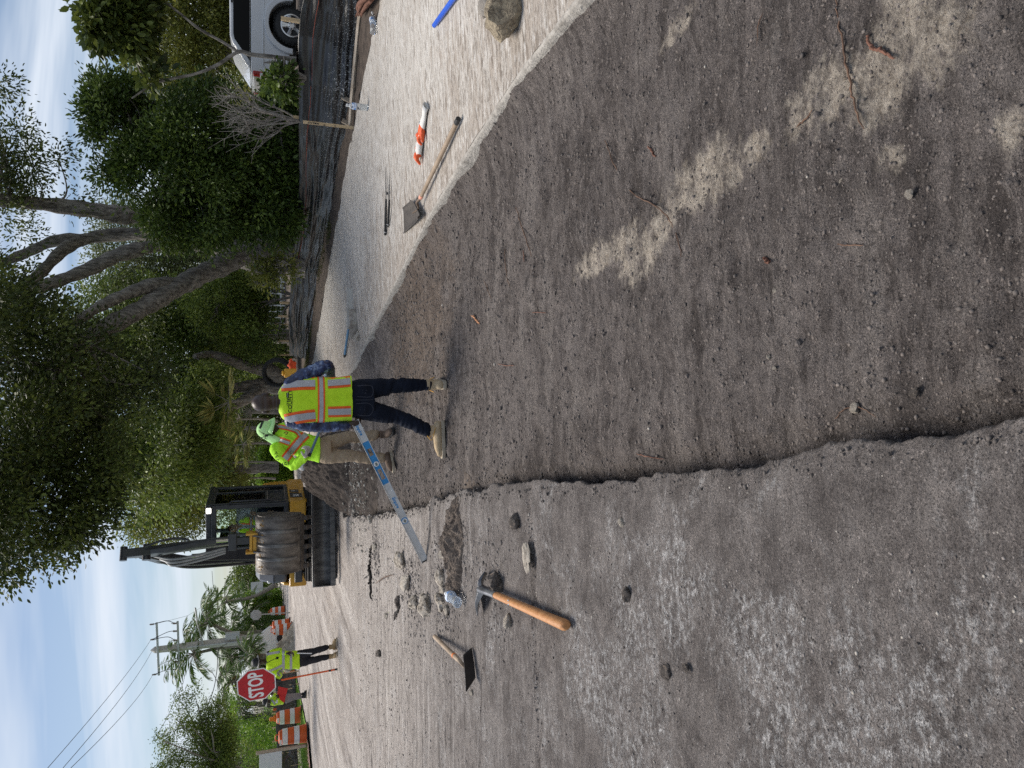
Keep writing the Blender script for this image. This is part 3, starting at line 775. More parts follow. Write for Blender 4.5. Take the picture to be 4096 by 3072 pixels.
# ---- dense dark shrubby tree between the big tree and the pickup
Ys = 15.2
b = Vector(A(650, 330, Ys)); 
limbs = [([b, A(560, 330, Ys), A(470, 310, Ys), A(390, 300, Ys), A(300, 300, Ys)], [.10, .09, .07, .05, .03]),
         ([A(600, 340, Ys), A(520, 380, Ys), A(430, 410, Ys), A(350, 420, Ys)], [.07, .06, .04, .02]),
         ([A(640, 270, Ys), A(560, 250, Ys), A(480, 230, Ys), A(400, 240, Ys)], [.07, .06, .04, .02])]
blobs = [blob(260, 260, Ys, .75, .8, .6), blob(330, 250, Ys, .8, .9, .6), blob(230, 220, Ys, .35, .5, .3), blob(420, 300, Ys - .4, 1.1, 1.1, .8), blob(330, 370, Ys, .9, .9, .7), blob(450, 420, Ys - .6, 1.0, .9, .9), blob(540, 370, Ys - .5, 1.0, .9, .8),
         blob(560, 440, Ys - .5, .75, .8, .7), blob(510, 270, Ys, .8, .8, .7), blob(250, 380, Ys + .3, .5, .6, .45), blob(400, 470, Ys - .3, .6, .7, .6), blob(605, 430, Ys - .2, .6, .4, .35), blob(350, 480, Ys - .2, .4, .6, .4), blob(595, 330, Ys - .2, .6, .4, .35), blob(190, 170, Ys, .22, .3, .2), blob(200, 250, Ys, .25, .3, .2)]
tree('leafy_tree', 'dense deep green leafy tree growing between the pickup and the big grey trunk', 'tree', b, limbs, blobs, 1800, 40, .25, .090, L_shrub, 5, gap=.9, gap_scale=1.2, oval=True, twigs=160, droop=.25, twig_r=.01, width=.40)

# ---- slim leaning tree whose end hangs over at the upper right
Yt = 10.8
b = Vector(A(640, 128, Yt))
limbs = [([b, A(545, 118, Yt), A(515, 112, Yt), A(470, 140, Yt), A(420, 160, Yt), A(340, 178, Yt), A(285, 212, Yt)], [.036, .031, .027, .024, .021, .018, .010]),
         ([A(330, 180, Yt), A(308, 160, Yt), A(295, 130, Yt), A(291, 96, Yt), A(285, 60, Yt - .2)], [.022, .018, .014, .012, .008]),
         ([A(515, 112, Yt), A(480, 90, Yt), A(430, 62, Yt), A(390, 30, Yt), A(345, -5, Yt)], [.024, .021, .019, .017, .014])]
blobs = [blob(235, 25, Yt - .2, .42, .4, .36), blob(280, 40, Yt - .2, .40, .4, .30), blob(215, 60, Yt - .2, .22, .25, .22), blob(290, 85, Yt - .2, .18, .25, .16), blob(270, -20, Yt - .2, .5, .4, .35), blob(340, 165, Yt, .2, .2, .15), blob(545, 115, Yt, .14, .15, .12)]
tree('slim_tree', 'slim leaning tree carrying a big leaf cluster at its tip beside the pickup', 'tree', b, limbs, blobs, 300, 26, .15, .115, L_dark, 8, gap=.3, gap_scale=2, oval=True, twigs=40, droop=.5, width=.5, twig_r=.006)

# ---- olive tree far behind the pickup
def simple_tree(name, label, b, top, blobs, clumps, per, cr, leaf, mat, seed, r=.2, bark=None, **kw):
    b = Vector(b); top = Vector(top)
    d = top - b
    limbs = [([b, b + d * .35 + Vector((.08, 0, 0)) * d.length * .2, b + d * .7, top], [r, r * .75, r * .5, r * .2])]
    for k in range(4):
        a = b + d * (.3 + .12 * k); c = Vector(blobs[(k * 3) % len(blobs)][0])
        limbs.append(([a, (a + c) / 2 + Vector((0, 0, .1)) * d.length, c], [r * .45, r * .3, r * .08]))
    return tree(name, label, 'tree', b, limbs, blobs, clumps, per, cr, leaf, mat, seed, bark=bark, **kw)
simple_tree('olive_tree', 'tall yellowish olive green tree standing far behind the white pickup', A(640, 90, 24), A(360, 90, 24),
            [blob(400, 60, 24, 2.0, 2, 1.6), blob(350, 130, 24, 1.3, 1.5, 1.2), blob(340, 20, 24, 1.6, 1.5, 1.2), blob(470, 150, 24, 1.6, 1.6, 1.2), blob(480, 30, 25, 1.6, 1.6, 1.2), blob(430, -60, 24, 2.2, 2, 1.6), blob(560, 170, 23, 1.1, 1, .7)],
            1700, 30, .32, .12, L_olive, 11, gap=.35, gap_scale=.8, twigs=80)
# pale thin tree seen between the limbs
simple_tree('pale_tree', 'pale grey green tree seen through the gap between the big limbs', A(640, 560, 28), A(230, 560, 28),
            [blob(300, 560, 28, 1.8, 2, 1.6), blob(380, 590, 28, 2.0, 2, 1.6), blob(280, 500, 28, 1.2, 1.5, 1.2), blob(450, 560, 28, 1.6, 1.6, 1.3), blob(230, 590, 28, .9, 1.2, .8), blob(330, 640, 28, 1.6, 1.6, 1.3)],
            1300, 30, .36, .11, L_grey, 12, gap=.5, gap_scale=.7, twigs=60)
# understory behind the fence
def bush(name, label, ix, iy, Y, blobs, clumps, per, cr, leaf, mat, seed, cat='bush', **kw):
    b = A(ix, iy, Y); b.z = min(b.z, blobs[0][0][2] - .3)
    rng = random.Random(seed)
    limbs = []
    for k in range(5):
        c = Vector(blobs[k % len(blobs)][0]) + Vector((rng.uniform(-.3, .3), rng.uniform(-.3, .3), 0))
        limbs.append(([b, (b + c) / 2 + Vector((rng.uniform(-.1, .1), 0, .1)), c], [.035, .028, .01]))
    kw.setdefault('twigs', 30)
    return tree(name, label, cat, b, limbs, blobs, clumps, per, cr, leaf, mat, seed, **kw)
bush('shrub', 'dark understory shrub directly behind the fence under the deep green tree', 640, 400, 14.6, [blob(605, 330, 14.4, .8, .4, .4), blob(608, 440, 14.6, .8, .4, .4), blob(585, 390, 14.8, .9, .5, .5), blob(605, 250, 14.2, .6, .4, .4)], 420, 30, .2, .11, L_shrub, 21, oval=True, gap=.2)
bush('shrub', 'low round leaved shrub beside the tail light of the white pickup', 640, 165, 10.6, [blob(612, 178, 10.6, .20, .2, .16), blob(590, 180, 10.8, .13, .15, .14), blob(570, 155, 10.7, .07, .1, .12)], 60, 20, .12, .075, L_shrub, 22, oval=True, gap=.2, width=.6)
bush('shrub', 'yellow green sapling behind the fence at the foot of the thick grey trunk', 640, 575, 15.5, [blob(600, 580, 15.5, .35, .3, .4), blob(570, 590, 15.5, .3, .3, .3)], 60, 24, .16, .09, L_olive, 23, gap=.2)
bush('thicket', 'green thicket between the thick grey trunk and the white house', 640, 640, 22, [blob(520, 600, 22, 1.0, .8, .9), blob(560, 690, 22, 1.2, 1, .7), blob(470, 640, 22, 1.2, 1, 1), blob(440, 560, 23, 1.2, 1, 1), blob(600, 720, 21.5, .7, .6, .45), blob(520, 700, 23, 1.2, 1, .9)], 900, 28, .26, .10, L_mid, 24, gap=.5)
bush('thicket', 'dim thicket filling the ground under the dark crowns beside the second trunk', 640, 770, 27, [blob(560, 780, 27, 1.4, 1, 1.0), blob(500, 800, 28, 1.4, 1.2, 1), blob(590, 770, 26.5, 1.0, .8, .5), blob(480, 740, 28, 1.3, 1, 1)], 700, 28, .28, .11, L_mid, 25, gap=.45)

# ---- the bare grey shrub
rng = random.Random(4)
Yg = 11.6; b = A(652, 262, Yg)
t = thing('bare_shrub', 'leafless grey shrub fanning its bare branches just behind the black fence', 'shrub', b)
for (ix, iy, r) in [(495, 205, .024), (500, 235, .022), (520, 195, .018), (540, 262, .020), (530, 285, .018), (560, 240, .02), (555, 300, .014), (510, 255, .016)]:
    e = A(ix, iy, Yg + rng.uniform(-.3, .3)); mb = MB(); d = e - b
    mid = [b + d * f + Vector((rng.uniform(-.05, .05), rng.uniform(-.1, .1), rng.uniform(-.03, .05))) for f in (.3, .55, .8)]
    P = limb(mb, [Vector((0, 0, 0))] + [m - b for m in mid] + [d], [r, r * .85, r * .6, r * .4, r * .15], 7, 4, .1)
    for k in range(16):
        q = Vector(P[rng.randrange(len(P) // 3, len(P))][:3]); dd = (d.normalized() + Vector((rng.uniform(-1, 1), rng.uniform(-1, 1), rng.uniform(-.6, .7))) * .8) * rng.uniform(.12, .42)
        m2 = q + dd * .5 + Vector((rng.uniform(-.04, .04), 0, rng.uniform(-.04, .04)))
        mb.tube([q, m2, q + dd], [r * .28, r * .2, .0025], 5)
        for j in range(2):
            mb.tube([m2, m2 + Vector((rng.uniform(-.14, .14), rng.uniform(-.1, .1), rng.uniform(-.02, .16)))], [r * .16, .002], 4)
    mb.build('branch', M_twig, t, 80)

# ---- trees down the right side of the road
tree('bent_tree', 'bent trunk tree leaning out over the end of the black fence', 'tree', A(640, 728, 25), [
    ([A(645, 728, 25), A(590, 726, 25), A(540, 730, 25), A(500, 745, 24.8), A(470, 765, 24.6), A(430, 775, 24.3), A(370, 790, 24)], [.26, .22, .19, .17, .15, .12, .08]),
    ([A(500, 745, 24.8), A(470, 735, 25), A(452, 728, 25)], [.09, .07, .04])],
    [blob(330, 760, 24, 1.9, 2, 1.5), blob(270, 830, 23, 2.0, 2, 1.6), blob(390, 820, 24, 1.7, 1.8, 1.2), blob(420, 740, 25, 1.4, 1.5, 1.0), blob(350, 700, 25, 1.6, 1.7, 1.3), blob(240, 720, 24, 1.8, 2, 1.4)],
    1400, 30, .36, .12, L_mid, 31, gap=.8, gap_scale=.7, twigs=90)
tree('forked_tree', 'forked grey tree with crossing limbs standing behind the worker in the vest', 'tree', A(640, 838, 23), [
    ([A(640, 840, 23), A(600, 838, 23), A(560, 832, 23), A(510, 838, 22.8), A(460, 845, 22.5), A(400, 850, 22)], [.27, .23, .2, .17, .14, .1]),
    ([A(610, 825, 23), A(585, 800, 22.8), A(540, 792, 22.7), A(490, 775, 22.5), A(455, 765, 22.4), A(420, 770, 22)], [.24, .2, .17, .14, .11, .07]),
    ([A(570, 838, 23), A(530, 862, 22.6), A(490, 885, 22.2), A(440, 905, 21.8), A(380, 940, 21)], [.2, .17, .14, .11, .07]),
    ([A(590, 812, 23), A(545, 800, 23.3), A(505, 790, 23.5)], [.12, .09, .05])],
    [blob(340, 900, 22, 2.0, 2, 1.6), blob(260, 960, 20, 1.8, 2, 1.5), blob(390, 930, 21.5, 1.7, 1.8, 1.3), blob(420, 860, 22, 1.2, 1.4, .9), blob(300, 1010, 20, 1.5, 1.7, 1.3), blob(400, 1000, 21, 1.2, 1.3, .9), blob(200, 1040, 18, 1.1, 1.3, 1.0)],
    1500, 30, .36, .115, L_mid, 32, gap=.9, gap_scale=.7, twigs=110)
simple_tree('roadside_tree', 'lighter olive crowned tree beside the cab roof of the excavator', A(600, 1010, 34), A(300, 1040, 33),
    [blob(300, 1060, 33, 1.9, 2, 1.5), blob(360, 1110, 33, 1.8, 2, 1.6), blob(400, 1050, 33, 2.0, 2, 1.6), blob(340, 1140, 33, 1.0, 1.4, 1.0), blob(420, 1140, 33, .8, 1.2, 1.0), blob(470, 1060, 34, 1.8, 2, 1.3), blob(330, 980, 33, 2.0, 2, 1.6), blob(430, 980, 34, 1.8, 2, 1.4), blob(280, 1020, 33, 1.3, 1.5, 1)],
    2100, 30, .42, .14, L_olive, 33, gap=.5, gap_scale=.55, twigs=80, r=.25)
simple_tree('roadside_tree', 'dim green tree closing the road view just right of the olive crowned one', A(610, 930, 40), A(380, 930, 40),
    [blob(440, 930, 40, 2.2, 2, 1.8), blob(470, 880, 40, 2.0, 2, 1.5), blob(500, 820, 40, 2.4, 2, 1.8), blob(420, 860, 40, 2.2, 2, 1.8), blob(520, 960, 42, 1.8, 2, 1.2), blob(540, 700, 40, 2.5, 2, 1.6), blob(460, 720, 40, 2.5, 2, 1.8)],
    1300, 28, .55, .17, L_mid, 34, gap=.4, gap_scale=.5, twigs=40)
# a far green belt that closes the view
def belt(name, label, spans, Y, leaf, mat, seed, clumps):
    rng = np.random.default_rng(seed)
    blobs = [blob(ix, iy, Y + rng.uniform(-3, 3), rx, 2.0, rz, rx * rz) for ix, iy, rx, rz in spans]
    pos, d, tone, C = crown_points(blobs, clumps, 26, .7, rng, .3, .4, .4, .2)
    o = leaf_object(name, pos, d, leaf * (.7 + .6 * rng.random(len(pos))), tone, mat, None, .5, rng, .25)
    return tag(o, label, 'trees', kind='stuff')
belt('far_woods', 'far mass of greenery closing the view behind the roadside trees',
     [(560, 60, 4, 2.0), (540, 160, 4, 2.2), (560, 260, 4, 2.0), (540, 360, 4, 2.2), (550, 460, 4, 2.0), (560, 560, 3.6, 1.6), (575, 660, 3.4, 1.2), (560, 800, 4, 1.6), (555, 900, 4, 1.8), (560, 1000, 4, 1.5), (560, 1090, 3.5, 1.4), (480, 330, 4, 2.5), (460, 450, 4, 2.5), (500, 720, 4, 2), (480, 860, 4, 2)], 44, .24, L_mid, 41, 2600)

# ---- fan palms and big-leaved plants under the trees in the middle
def fan_leaf(mb_pos, mb_dir, mb_size, mb_tone, c, axis, r, rng, n=22, tone=.6, spread=2.4):
    a, b = frame_of(axis); axis = Vector(axis).normalized()
    for k in range(n):
        th = (k / (n - 1) - .5) * spread
        d = axis * math.cos(th) + a * math.sin(th) + b * rng.uniform(-.12, .12)
        mb_pos.append(tuple(c)); mb_dir.append(tuple(d)); mb_size.append(r * (1 - .25 * abs(th) / spread) * rng.uniform(.85, 1.1)); mb_tone.append(min(1, max(0, tone + rng.gauss(0, .15))))
def fan_palm(label, ix, iy, Y, base_ix, r, seed, n=9, tone=.6, mat=None, trunk=.045, group=None, width=.10):
    rng = random.Random(seed); b = A(base_ix, iy + rng.uniform(-6, 6), Y); c = A(ix, iy, Y)
    t = thing('fan_palm', label, 'palm', b, group=group)
    mb = MB(); limb(mb, [Vector((0, 0, 0)), (c - b) * .5 + Vector((.05, 0, 0)), c - b], [trunk * 1.2, trunk, trunk * .9], 9, 4, .05); mb.build('trunk', M_palmtrunk, t, 80)
    pp, dd, ss, tt = [], [], [], []; st = MB()
    for k in range(n):
        az = rng.uniform(0, 2 * PI); el = rng.uniform(-.35, 1.25)
        ax = Vector((math.cos(az) * math.cos(el), math.sin(az) * math.cos(el), math.sin(el)))
        q = c - b + ax * r * .55
        st.tube([c - b, q], [.014, .008], 5)
        fan_leaf(pp, dd, ss, tt, q, ax + Vector((0, 0, -.15)), r * .75, rng, tone=tone)
    st.build('stalks', M_palmtrunk, t, 80)
    nr = np.random.default_rng(seed)
    leaf_object('fronds', np.array(pp), np.array(dd), np.array(ss), np.array(tt), mat or L_fan, t, width, nr, .2)
    return t
for (ix, iy, Y, bx, r, s, tone, lab) in [(495, 868, 20, 600, .75, 61, .85, 'small fan palm with pale yellow fronds above the bald worker'), (520, 905, 27, 600, .8, 62, .6, 'fan palm just above the hat of the worker in neon green'),
        (525, 960, 30, 600, .9, 63, .75, 'fan palm with splayed pale fronds left of the neon green hat'), (500, 1000, 33, 598, .9, 64, .55, 'fan palm between the neon hat and the excavator cab'), (520, 1035, 36, 596, .8, 65, .7, 'drooping fan palm nearest the excavator cab'),
        (545, 925, 33, 602, .8, 66, .5, 'short fan palm low behind the neon hat')]:
    fan_palm(lab, ix, iy, Y, bx, r, s, tone=tone)
def paddle_plant(label, ix, iy, Y, base_ix, r, seed, n=11, mat=None):
    rng = random.Random(seed); b = A(base_ix, iy, Y); c = A(ix, iy, Y)
    t = thing('paddle_leaf_plant', label, 'plant', b)
    mb = MB(); mb.tube([Vector((0, 0, 0)), c - b], [.1, .07], 8); mb.build('trunk', M_palmtrunk, t, 80)
    pos, d, s, tn = [], [], [], []
    for k in range(n):
        az = PI * (k + .5) / n; ax = Vector((math.cos(az), rng.uniform(-.5, .5), math.sin(az) * 1.1 + .1)).normalized()
        st = c - b + ax * r * .45
        for j in range(5):
            pos.append(tuple(st + ax * r * .12 * j)); d.append(tuple(ax + Vector((rng.uniform(-.2, .2), rng.uniform(-.2, .2), rng.uniform(-.35, .1))))); s.append(r * .55); tn.append(rng.random())
        mm = MB(); mm.tube([c - b, st, st + ax * r * .5], [.02, .015, .008], 5); mm.build('stalk', M_palmtrunk, t, 80)
    leaf_object('leaves', np.array(pos), np.array(d), np.array(s), np.array(tn), mat or L_fan, t, .34, np.random.default_rng(seed), .3, True)
paddle_plant('tall plant with torn paddle leaves right of the neon hat', 480, 925, 32, 600, 1.3, 71)
paddle_plant('yellowing plant with torn paddle leaves left of the neon hat', 505, 1020, 38, 598, 1.2, 72, mat=L_yel)
paddle_plant('tattered plant with paddle leaves beneath the pale fan palm', 545, 890, 30, 602, 1.0, 73)

# ---- hedges
def hedge(name, label, p0, p1, depth, h, leaf, mat, seed, n, zb=0.0, per=26, tone_s=.2):
    p0 = Vector(p0); p1 = Vector(p1); rng = np.random.default_rng(seed)
    L = (p1 - p0).length; u = (p1 - p0).normalized(); w = Vector((-u.y, u.x, 0))
    c = (p0 + p1) / 2; t = thing(name, label, 'hedge', (c.x, c.y, zb))
    a = rng.random(n); 
    face = rng.random(n)
    s = rng.uniform(-L / 2, L / 2, n); z = rng.uniform(.05, h, n); y = np.where(face < .62, -depth / 2, np.where(face < .75, depth / 2, rng.uniform(-depth / 2, depth / 2, n)))
    z = np.where(face >= .75, h, z)
    bul = noise3(np.stack([s, y, z], 1), .9, seed) * .16
    C = np.stack([s, y + np.sign(y + 1e-6) * bul, z + np.where(face >= .75, bul, 0)], 1)
    P = np.repeat(C, per, 0) + rng.normal(size=(n * per, 3)) * .11
    D = rng.normal(size=P.shape) * .7; D[:, 1] += np.repeat(np.sign(y) * .7, per); D[:, 2] += .3
    tone = np.clip(np.repeat(.5 + .25 * rng.normal(size=n), per) + rng.normal(size=len(P)) * tone_s * .6, 0, 1)
    Rm = np.array([[u.x, w.x, 0], [u.y, w.y, 0], [0, 0, 1]])
    leaf_object('foliage', P @ Rm.T, D @ Rm.T, leaf * (.7 + .6 * rng.random(len(P))), tone, mat, t, .5, rng, .3)
    mb = MB()
    for k in range(int(L / .5)):
        x = -L / 2 + .25 + k * .5; q = [u * x, u * (x + rng.uniform(-.15, .15)) + Vector((0, 0, h * .5)), u * (x + rng.uniform(-.25, .25)) + Vector((0, 0, h * .9))]
        mb.tube(q, [.025, .018, .006], 5)
    mb.build('stems', M_bark, t, 80)
    # dark core box, with the hedge's inner shade put into its colour
    core = MB(); core.box((0, 0, h * .45), (L * .80, depth * .5, h * .86), Matrix.Rotation(math.atan2(u.y, u.x), 4, 'Z')); core.build('shade_core', material('hedge inner shade', (.012, .02, .006), (.03, .05, .012), 20, .95), t, 0)
    return t
hedge('clipped_hedge', 'tall clipped bright green hedge behind the two nearest orange barrels', G(606, 1700, -.2) * 1.0 + Vector((0, 0, 0)), A(600, 1512, 33), 1.3, 2.75, .085, L_hedge, 81, 2600)
hedge('clipped_hedge', 'lower clipped hedge behind the back of the far traffic sign', A(600, 1345, 56), A(600, 1288, 58), 1.2, 2.6, .12, L_hedge, 82, 500)
hedge('clipped_hedge', 'low rounded bright hedge left of the neon hat by the far lawn', A(598, 1046, 38), A(598, 968, 38), 1.2, 1.5, .1, L_hedge, 83, 600)

# ---- coconut palms on the left
def frond(pos, dirs, size, tone, spine, origin, az, L, el, rng, droop=1.1, nleaf=26, leaf=.5, tn=.5, twist=0):
    h = Vector((math.cos(az), math.sin(az), 0)); pts = []
    p = Vector(origin); e = el
    seg = 9
    for i in range(seg + 1):
        pts.append(p.copy())
        p = p + (h * math.cos(e) + Vector((0, 0, math.sin(e)))) * L / seg
        e -= droop / seg * (0.6 + 0.9 * i / seg)
    spine.tube(pts, [.03 * (1 - i / (seg + 1.5)) + .004 for i in range(seg + 1)], 5)
    side = h.cross(Vector((0, 0, 1)))
    for k in range(nleaf):
        f = .14 + .86 * k / nleaf; i = min(seg - 1, int(f * seg)); q = pts[i].lerp(pts[i + 1], f * seg - i); ax = (pts[i + 1] - pts[i]).normalized()
        for s in (-1, 1):
            dd = side * s * .85 + ax * .75 + Vector((0, 0, -.45 + rng.uniform(-.25, .15)))
            pos.append(tuple(q)); dirs.append(tuple(dd)); size.append(leaf * math.sin(PI * min(.97, f * .85 + .15)) * rng.uniform(.8, 1.15) + .08); tone.append(min(1, max(0, tn + rng.gauss(0, .16))))
def coco_palm(label, cix, ciy, bix, biy, Y, L, seed, n=15, group='coconut palms beyond the road', mat=None, lean=0.0, tn=.5, r=.13, wind=None):
    rng = random.Random(seed); b = A(bix, biy, Y); c = A(cix, ciy, Y)
    t = thing('coconut_palm', label, 'palm', b, group=group)
    d = c - b; mb = MB(); limb(mb, [Vector((0, 0, 0)), d * .35 + Vector((lean, 0, 0)), d * .7 + Vector((lean * .8, 0, 0)), d], [r * 1.5, r, r * .85, r * .75], 9, 5, .04); mb.build('trunk', M_palmtrunk, t, 80)
    sp = MB(); pp, dd, ss, tt = [], [], [], []
    for k in range(n):
        az = 2 * PI * k / n + rng.uniform(-.25, .25); el = rng.uniform(-.35, 1.2)
        if wind is not None and math.cos(az - wind) < -.2: el += .25
        frond(pp, dd, ss, tt, sp, d, az, L * rng.uniform(.8, 1.1), el, rng, droop=rng.uniform(1.0, 1.7), leaf=L * .26, tn=tn)
    sp.build('frond_stalks', M_palmtrunk, t, 80)
    leaf_object('fronds', np.array(pp), np.array(dd), np.array(ss), np.array(tt), mat or L_palm, t, .11, np.random.default_rng(seed), .1)
    nb = MB()
    for k in range(6): nb.ball(d + Vector((rng.uniform(-.25, .25), rng.uniform(-.25, .25), rng.uniform(-.35, -.1))), .11, 8, 6)
    nb.build('coconuts', material('coconut husk', (.10, .10, .03), (.22, .16, .06), 6, .7), t, 60)
    return t
coco_palm('tall coconut palm with its crown right beside the pole top', 420, 1412, 600, 1398, 50, 3.0, 101, lean=.3)
coco_palm('tall leaning coconut palm right of the concrete pole', 452, 1345, 600, 1378, 50, 2.9, 102, lean=-.4)
coco_palm('slender coconut palm next to the two far wooden poles', 490, 1300, 596, 1262, 54, 2.2, 103, lean=-.3, n=12)
coco_palm('bushy low palm between the pole and the stop paddle', 500, 1420, 602, 1428, 53, 2.3, 104, n=20, tn=.4)
coco_palm('bushy dark palm close right of the pole base', 510, 1368, 600, 1362, 53, 2.2, 105, n=22, tn=.38)
coco_palm('leaning coconut palm whose crown shows over the stop paddle', 500, 1472, 606, 1430, 42, 1.9, 106, lean=-.3, n=14)
coco_palm('low bushy palm behind the head of the flagger', 545, 1415, 606, 1420, 38, 1.5, 107, n=20, tn=.42)
coco_palm('small pale palm just above the hedge left of the paddle', 505, 1580, 600, 1582, 40, 1.3, 108, n=12, tn=.7)
coco_palm('bushy palm at the near end of the tall hedge', 520, 1520, 604, 1522, 38, 1.5, 109, n=16, tn=.45)
coco_palm('feathery palm left of the excavator engine', 545, 1325, 598, 1330, 56, 2.1, 110, n=18, tn=.45)
coco_palm('palm with windblown fronds just left of the excavator boom', 548, 1290, 596, 1285, 62, 2.4, 111, n=18, tn=.42)
bush('shrub', 'dense dark shrub at the base of the concrete pole', 605, 1395, 54, [blob(570, 1400, 54, 1.5, 1, 1.2), blob(555, 1370, 55, 1.4, 1, 1.2), blob(575, 1440, 54, 1.3, 1, 1.0), blob(585, 1360, 54, 1.3, 1, .8), blob(530, 1440, 54, 1.5, 1, 1.1), blob(520, 1390, 55, 1.6, 1.2, 1.3)], 700, 26, .35, .2, L_palm, 112, gap=.2, width=.2)
bush('shrub', 'dark green tree mass right beside the excavator engine cover', 600, 1262, 66, [blob(545, 1268, 66, 1.4, 1, 1.5), blob(530, 1255, 66, 1.4, 1, 1.4), blob(570, 1275, 66, 1.6, 1, 1.2), blob(520, 1245, 66, 1.0, 1, 1.0), blob(575, 1250, 66, 1.6, 1, 1.2), blob(575, 1310, 68, 1.6, 1.2, 1.2)], 420, 24, .45, .22, L_mid, 113, gap=.3)

# ---- the thin wind-swept tree at far left
rng = random.Random(9); Yl = 24; b = A(610, 1700, Yl)
limbs = [([b, A(560, 1690, Yl), A(520, 1665, Yl), A(480, 1650, Yl)], [.14, .11, .09, .07])]
tips = [(382, 1555), (395, 1518), (420, 1500), (350, 1600), (368, 1640), (440, 1530), (470, 1520), (415, 1570), (455, 1575), (340, 1680), (400, 1690), (488, 1560), (440, 1620)]
for (ix, iy) in tips:
    s0 = A(500 + rng.uniform(-20, 20), 1655, Yl); e = A(ix, iy, Yl + rng.uniform(-1, 1))
    limbs.append(([s0, s0.lerp(e, .4) + Vector((0, 0, .15)), s0.lerp(e, .75) + Vector((0, 0, .05)), e], [.045, .03, .018, .006]))
blobs = []
for (ix, iy) in tips:
    for f in (.25, .45, .62, .8, .95, 1.02):
        x = 500 + (ix - 500) * f; y = 1655 + (iy - 1655) * f
        blobs.append(blob(x, y, Yl, .34 * (1.15 - .6 * f) + .08, .4, .22, 1))
tree('windswept_tree', 'thin windswept tree with sparse small leaves against the sky at far left', 'tree', b, limbs, blobs, 1050, 26, .22, .075, L_mid, 120, gap=.25, gap_scale=2, twigs=160, twig_r=.006, shell=.3, bark=M_bark, outward=.4)
bush('shrub', 'thick leafy lower part of greenery under the windswept tree', 600, 1680, 27, [blob(520, 1650, 27, .9, .8, .8), blob(500, 1700, 27, 1.0, .8, .9), blob(560, 1690, 28, .9, .8, .7)], 260, 26, .26, .08, L_mid, 121, gap=.3)
# lawn blades on the verge, mostly along its road edge
rngn = np.random.default_rng(77); n = 26000
yy = rngn.uniform(20, 46, n); xx = np.interp(yy, [20, 22.6, 24.9, 52], [-12.8, -12.9, -12.2, -16.5]) - np.abs(rngn.normal(size=n)) * 2.2 + .15
pos = np.stack([xx, yy, np.full(n, .03)], 1); d = rngn.normal(size=(n, 3)) * .45; d[:, 2] = 1
o = leaf_object('grass', pos, d, .07 + .09 * rngn.random(n), rngn.random(n), leaf_material('grass blades', (.05, .10, .015), (.10, .19, .03), (.20, .29, .06), .6, .3), None, .12, rngn); tag(o, kind='stuff')
n = 9000; yy = 6 + 20 * rngn.random(n) ** 1.3; fx = fence_x(yy)
pos = np.stack([fx - .05 - rngn.random(n) * .4, yy, pad_z(fx - .3, yy) + .0], 1); keep = fbm(yy * .9, yy * 0, 3, 5) + rngn.random(n) * .3 > np.interp(yy, [8, 16], [.55, .05]); pos = pos[keep]
d = rngn.normal(size=pos.shape) * .5; d[:, 2] = .8
o = leaf_object('weeds', pos, d, .05 + .07 * rngn.random(len(pos)), rngn.random(len(pos)), leaf_material('bank weeds', (.04, .05, .015), (.09, .10, .03), (.17, .16, .06), .6, .3), None, .14, rngn); tag(o, kind='stuff')
# ================================================================== FENCE, TRUCK, STREET FURNITURE, TOOLS, DEBRIS
M_wood = material('raw stake wood', (.50, .36, .20), (.66, .50, .31), 5, .8, .3, 30, stretch=(6, 6, .6))
M_woodgrey = material('weathered batten', (.36, .29, .22), (.52, .45, .37), 5, .85, .4, 30, stretch=(1, 1, 4))
M_black = material('black rubber', (.012, .012, .013), (.03, .03, .03), 20, .6, .3, 80)
M_ink = material('black ink', (.015, .015, .02), rough=.7)
M_steel = material('worn dark steel', (.055, .052, .05), (.13, .125, .12), 9, .5, .3, 60, metal=.5, c3=(.12, .09, .07))
M_white = material('white paint', (.74, .74, .73), (.80, .80, .79), 3, .35, coat=.3)

# ---- silt fence
def plastic_mat():
    m = bpy.data.materials.new('black plastic sheet'); m.use_nodes = True; n = NT(m)
    v = n.mapped()
    sepc = n.t.nodes.new('ShaderNodeSeparateXYZ'); n.t.links.new(n.tc.outputs['Object'], sepc.inputs[0])
    low = n.rng(sepc.outputs['Z'], .75, .18)
    vs = n.vor(v, 80); sc = n.t.nodes.new('ShaderNodeSeparateColor'); n.t.links.new(n.vor(v, 80, 'Color'), sc.inputs[0])
    spk = n.math('MULTIPLY', n.rng(vs, .34, .22), n.rng(n.math('ADD', sc.outputs[0], n.math('MULTIPLY', low, .45)), .98, 1.02))
    p = [GP(769, 215), GP(769, 240)]
    splash = n.spots([(p[0].x, p[0].y - .0, .55, .55, 0)], .5, 6)
    spl = n.math('MULTIPLY', n.math('MULTIPLY', splash, n.rng(n.noise(v, 26, 5, .75), .57, .62)), n.rng(sepc.outputs['Z'], .72, .40))
    dust = n.math('MULTIPLY', n.rng(n.noise(v, 4, 5, .7), .45, .75), .10)
    col = n.mix(dust, (.013, .013, .015), (.12, .12, .125))
    col = n.mix(n.math('MAXIMUM', spk, spl), col, (.75, .75, .74))
    n.out(col, n.bump(n.noise(n.mapped((1, .3, 1)), 9, 3, .5), .12, .03), .33, .6); n.b.inputs['IOR'].default_value = 1.55; n.b.inputs['Coat Weight'].default_value = .15; n.b.inputs['Coat Roughness'].default_value = .2
    return m
M_plastic = plastic_mat()
fy = np.linspace(_FENy[0] - 2.5, _FENy[-1], 420); fxx = fence_x(fy)
seg = np.concatenate(([0], np.cumsum(np.hypot(np.diff(fxx), np.diff(fy)))))
b0 = Vector((float(fxx[200]), float(fy[200]), 0))
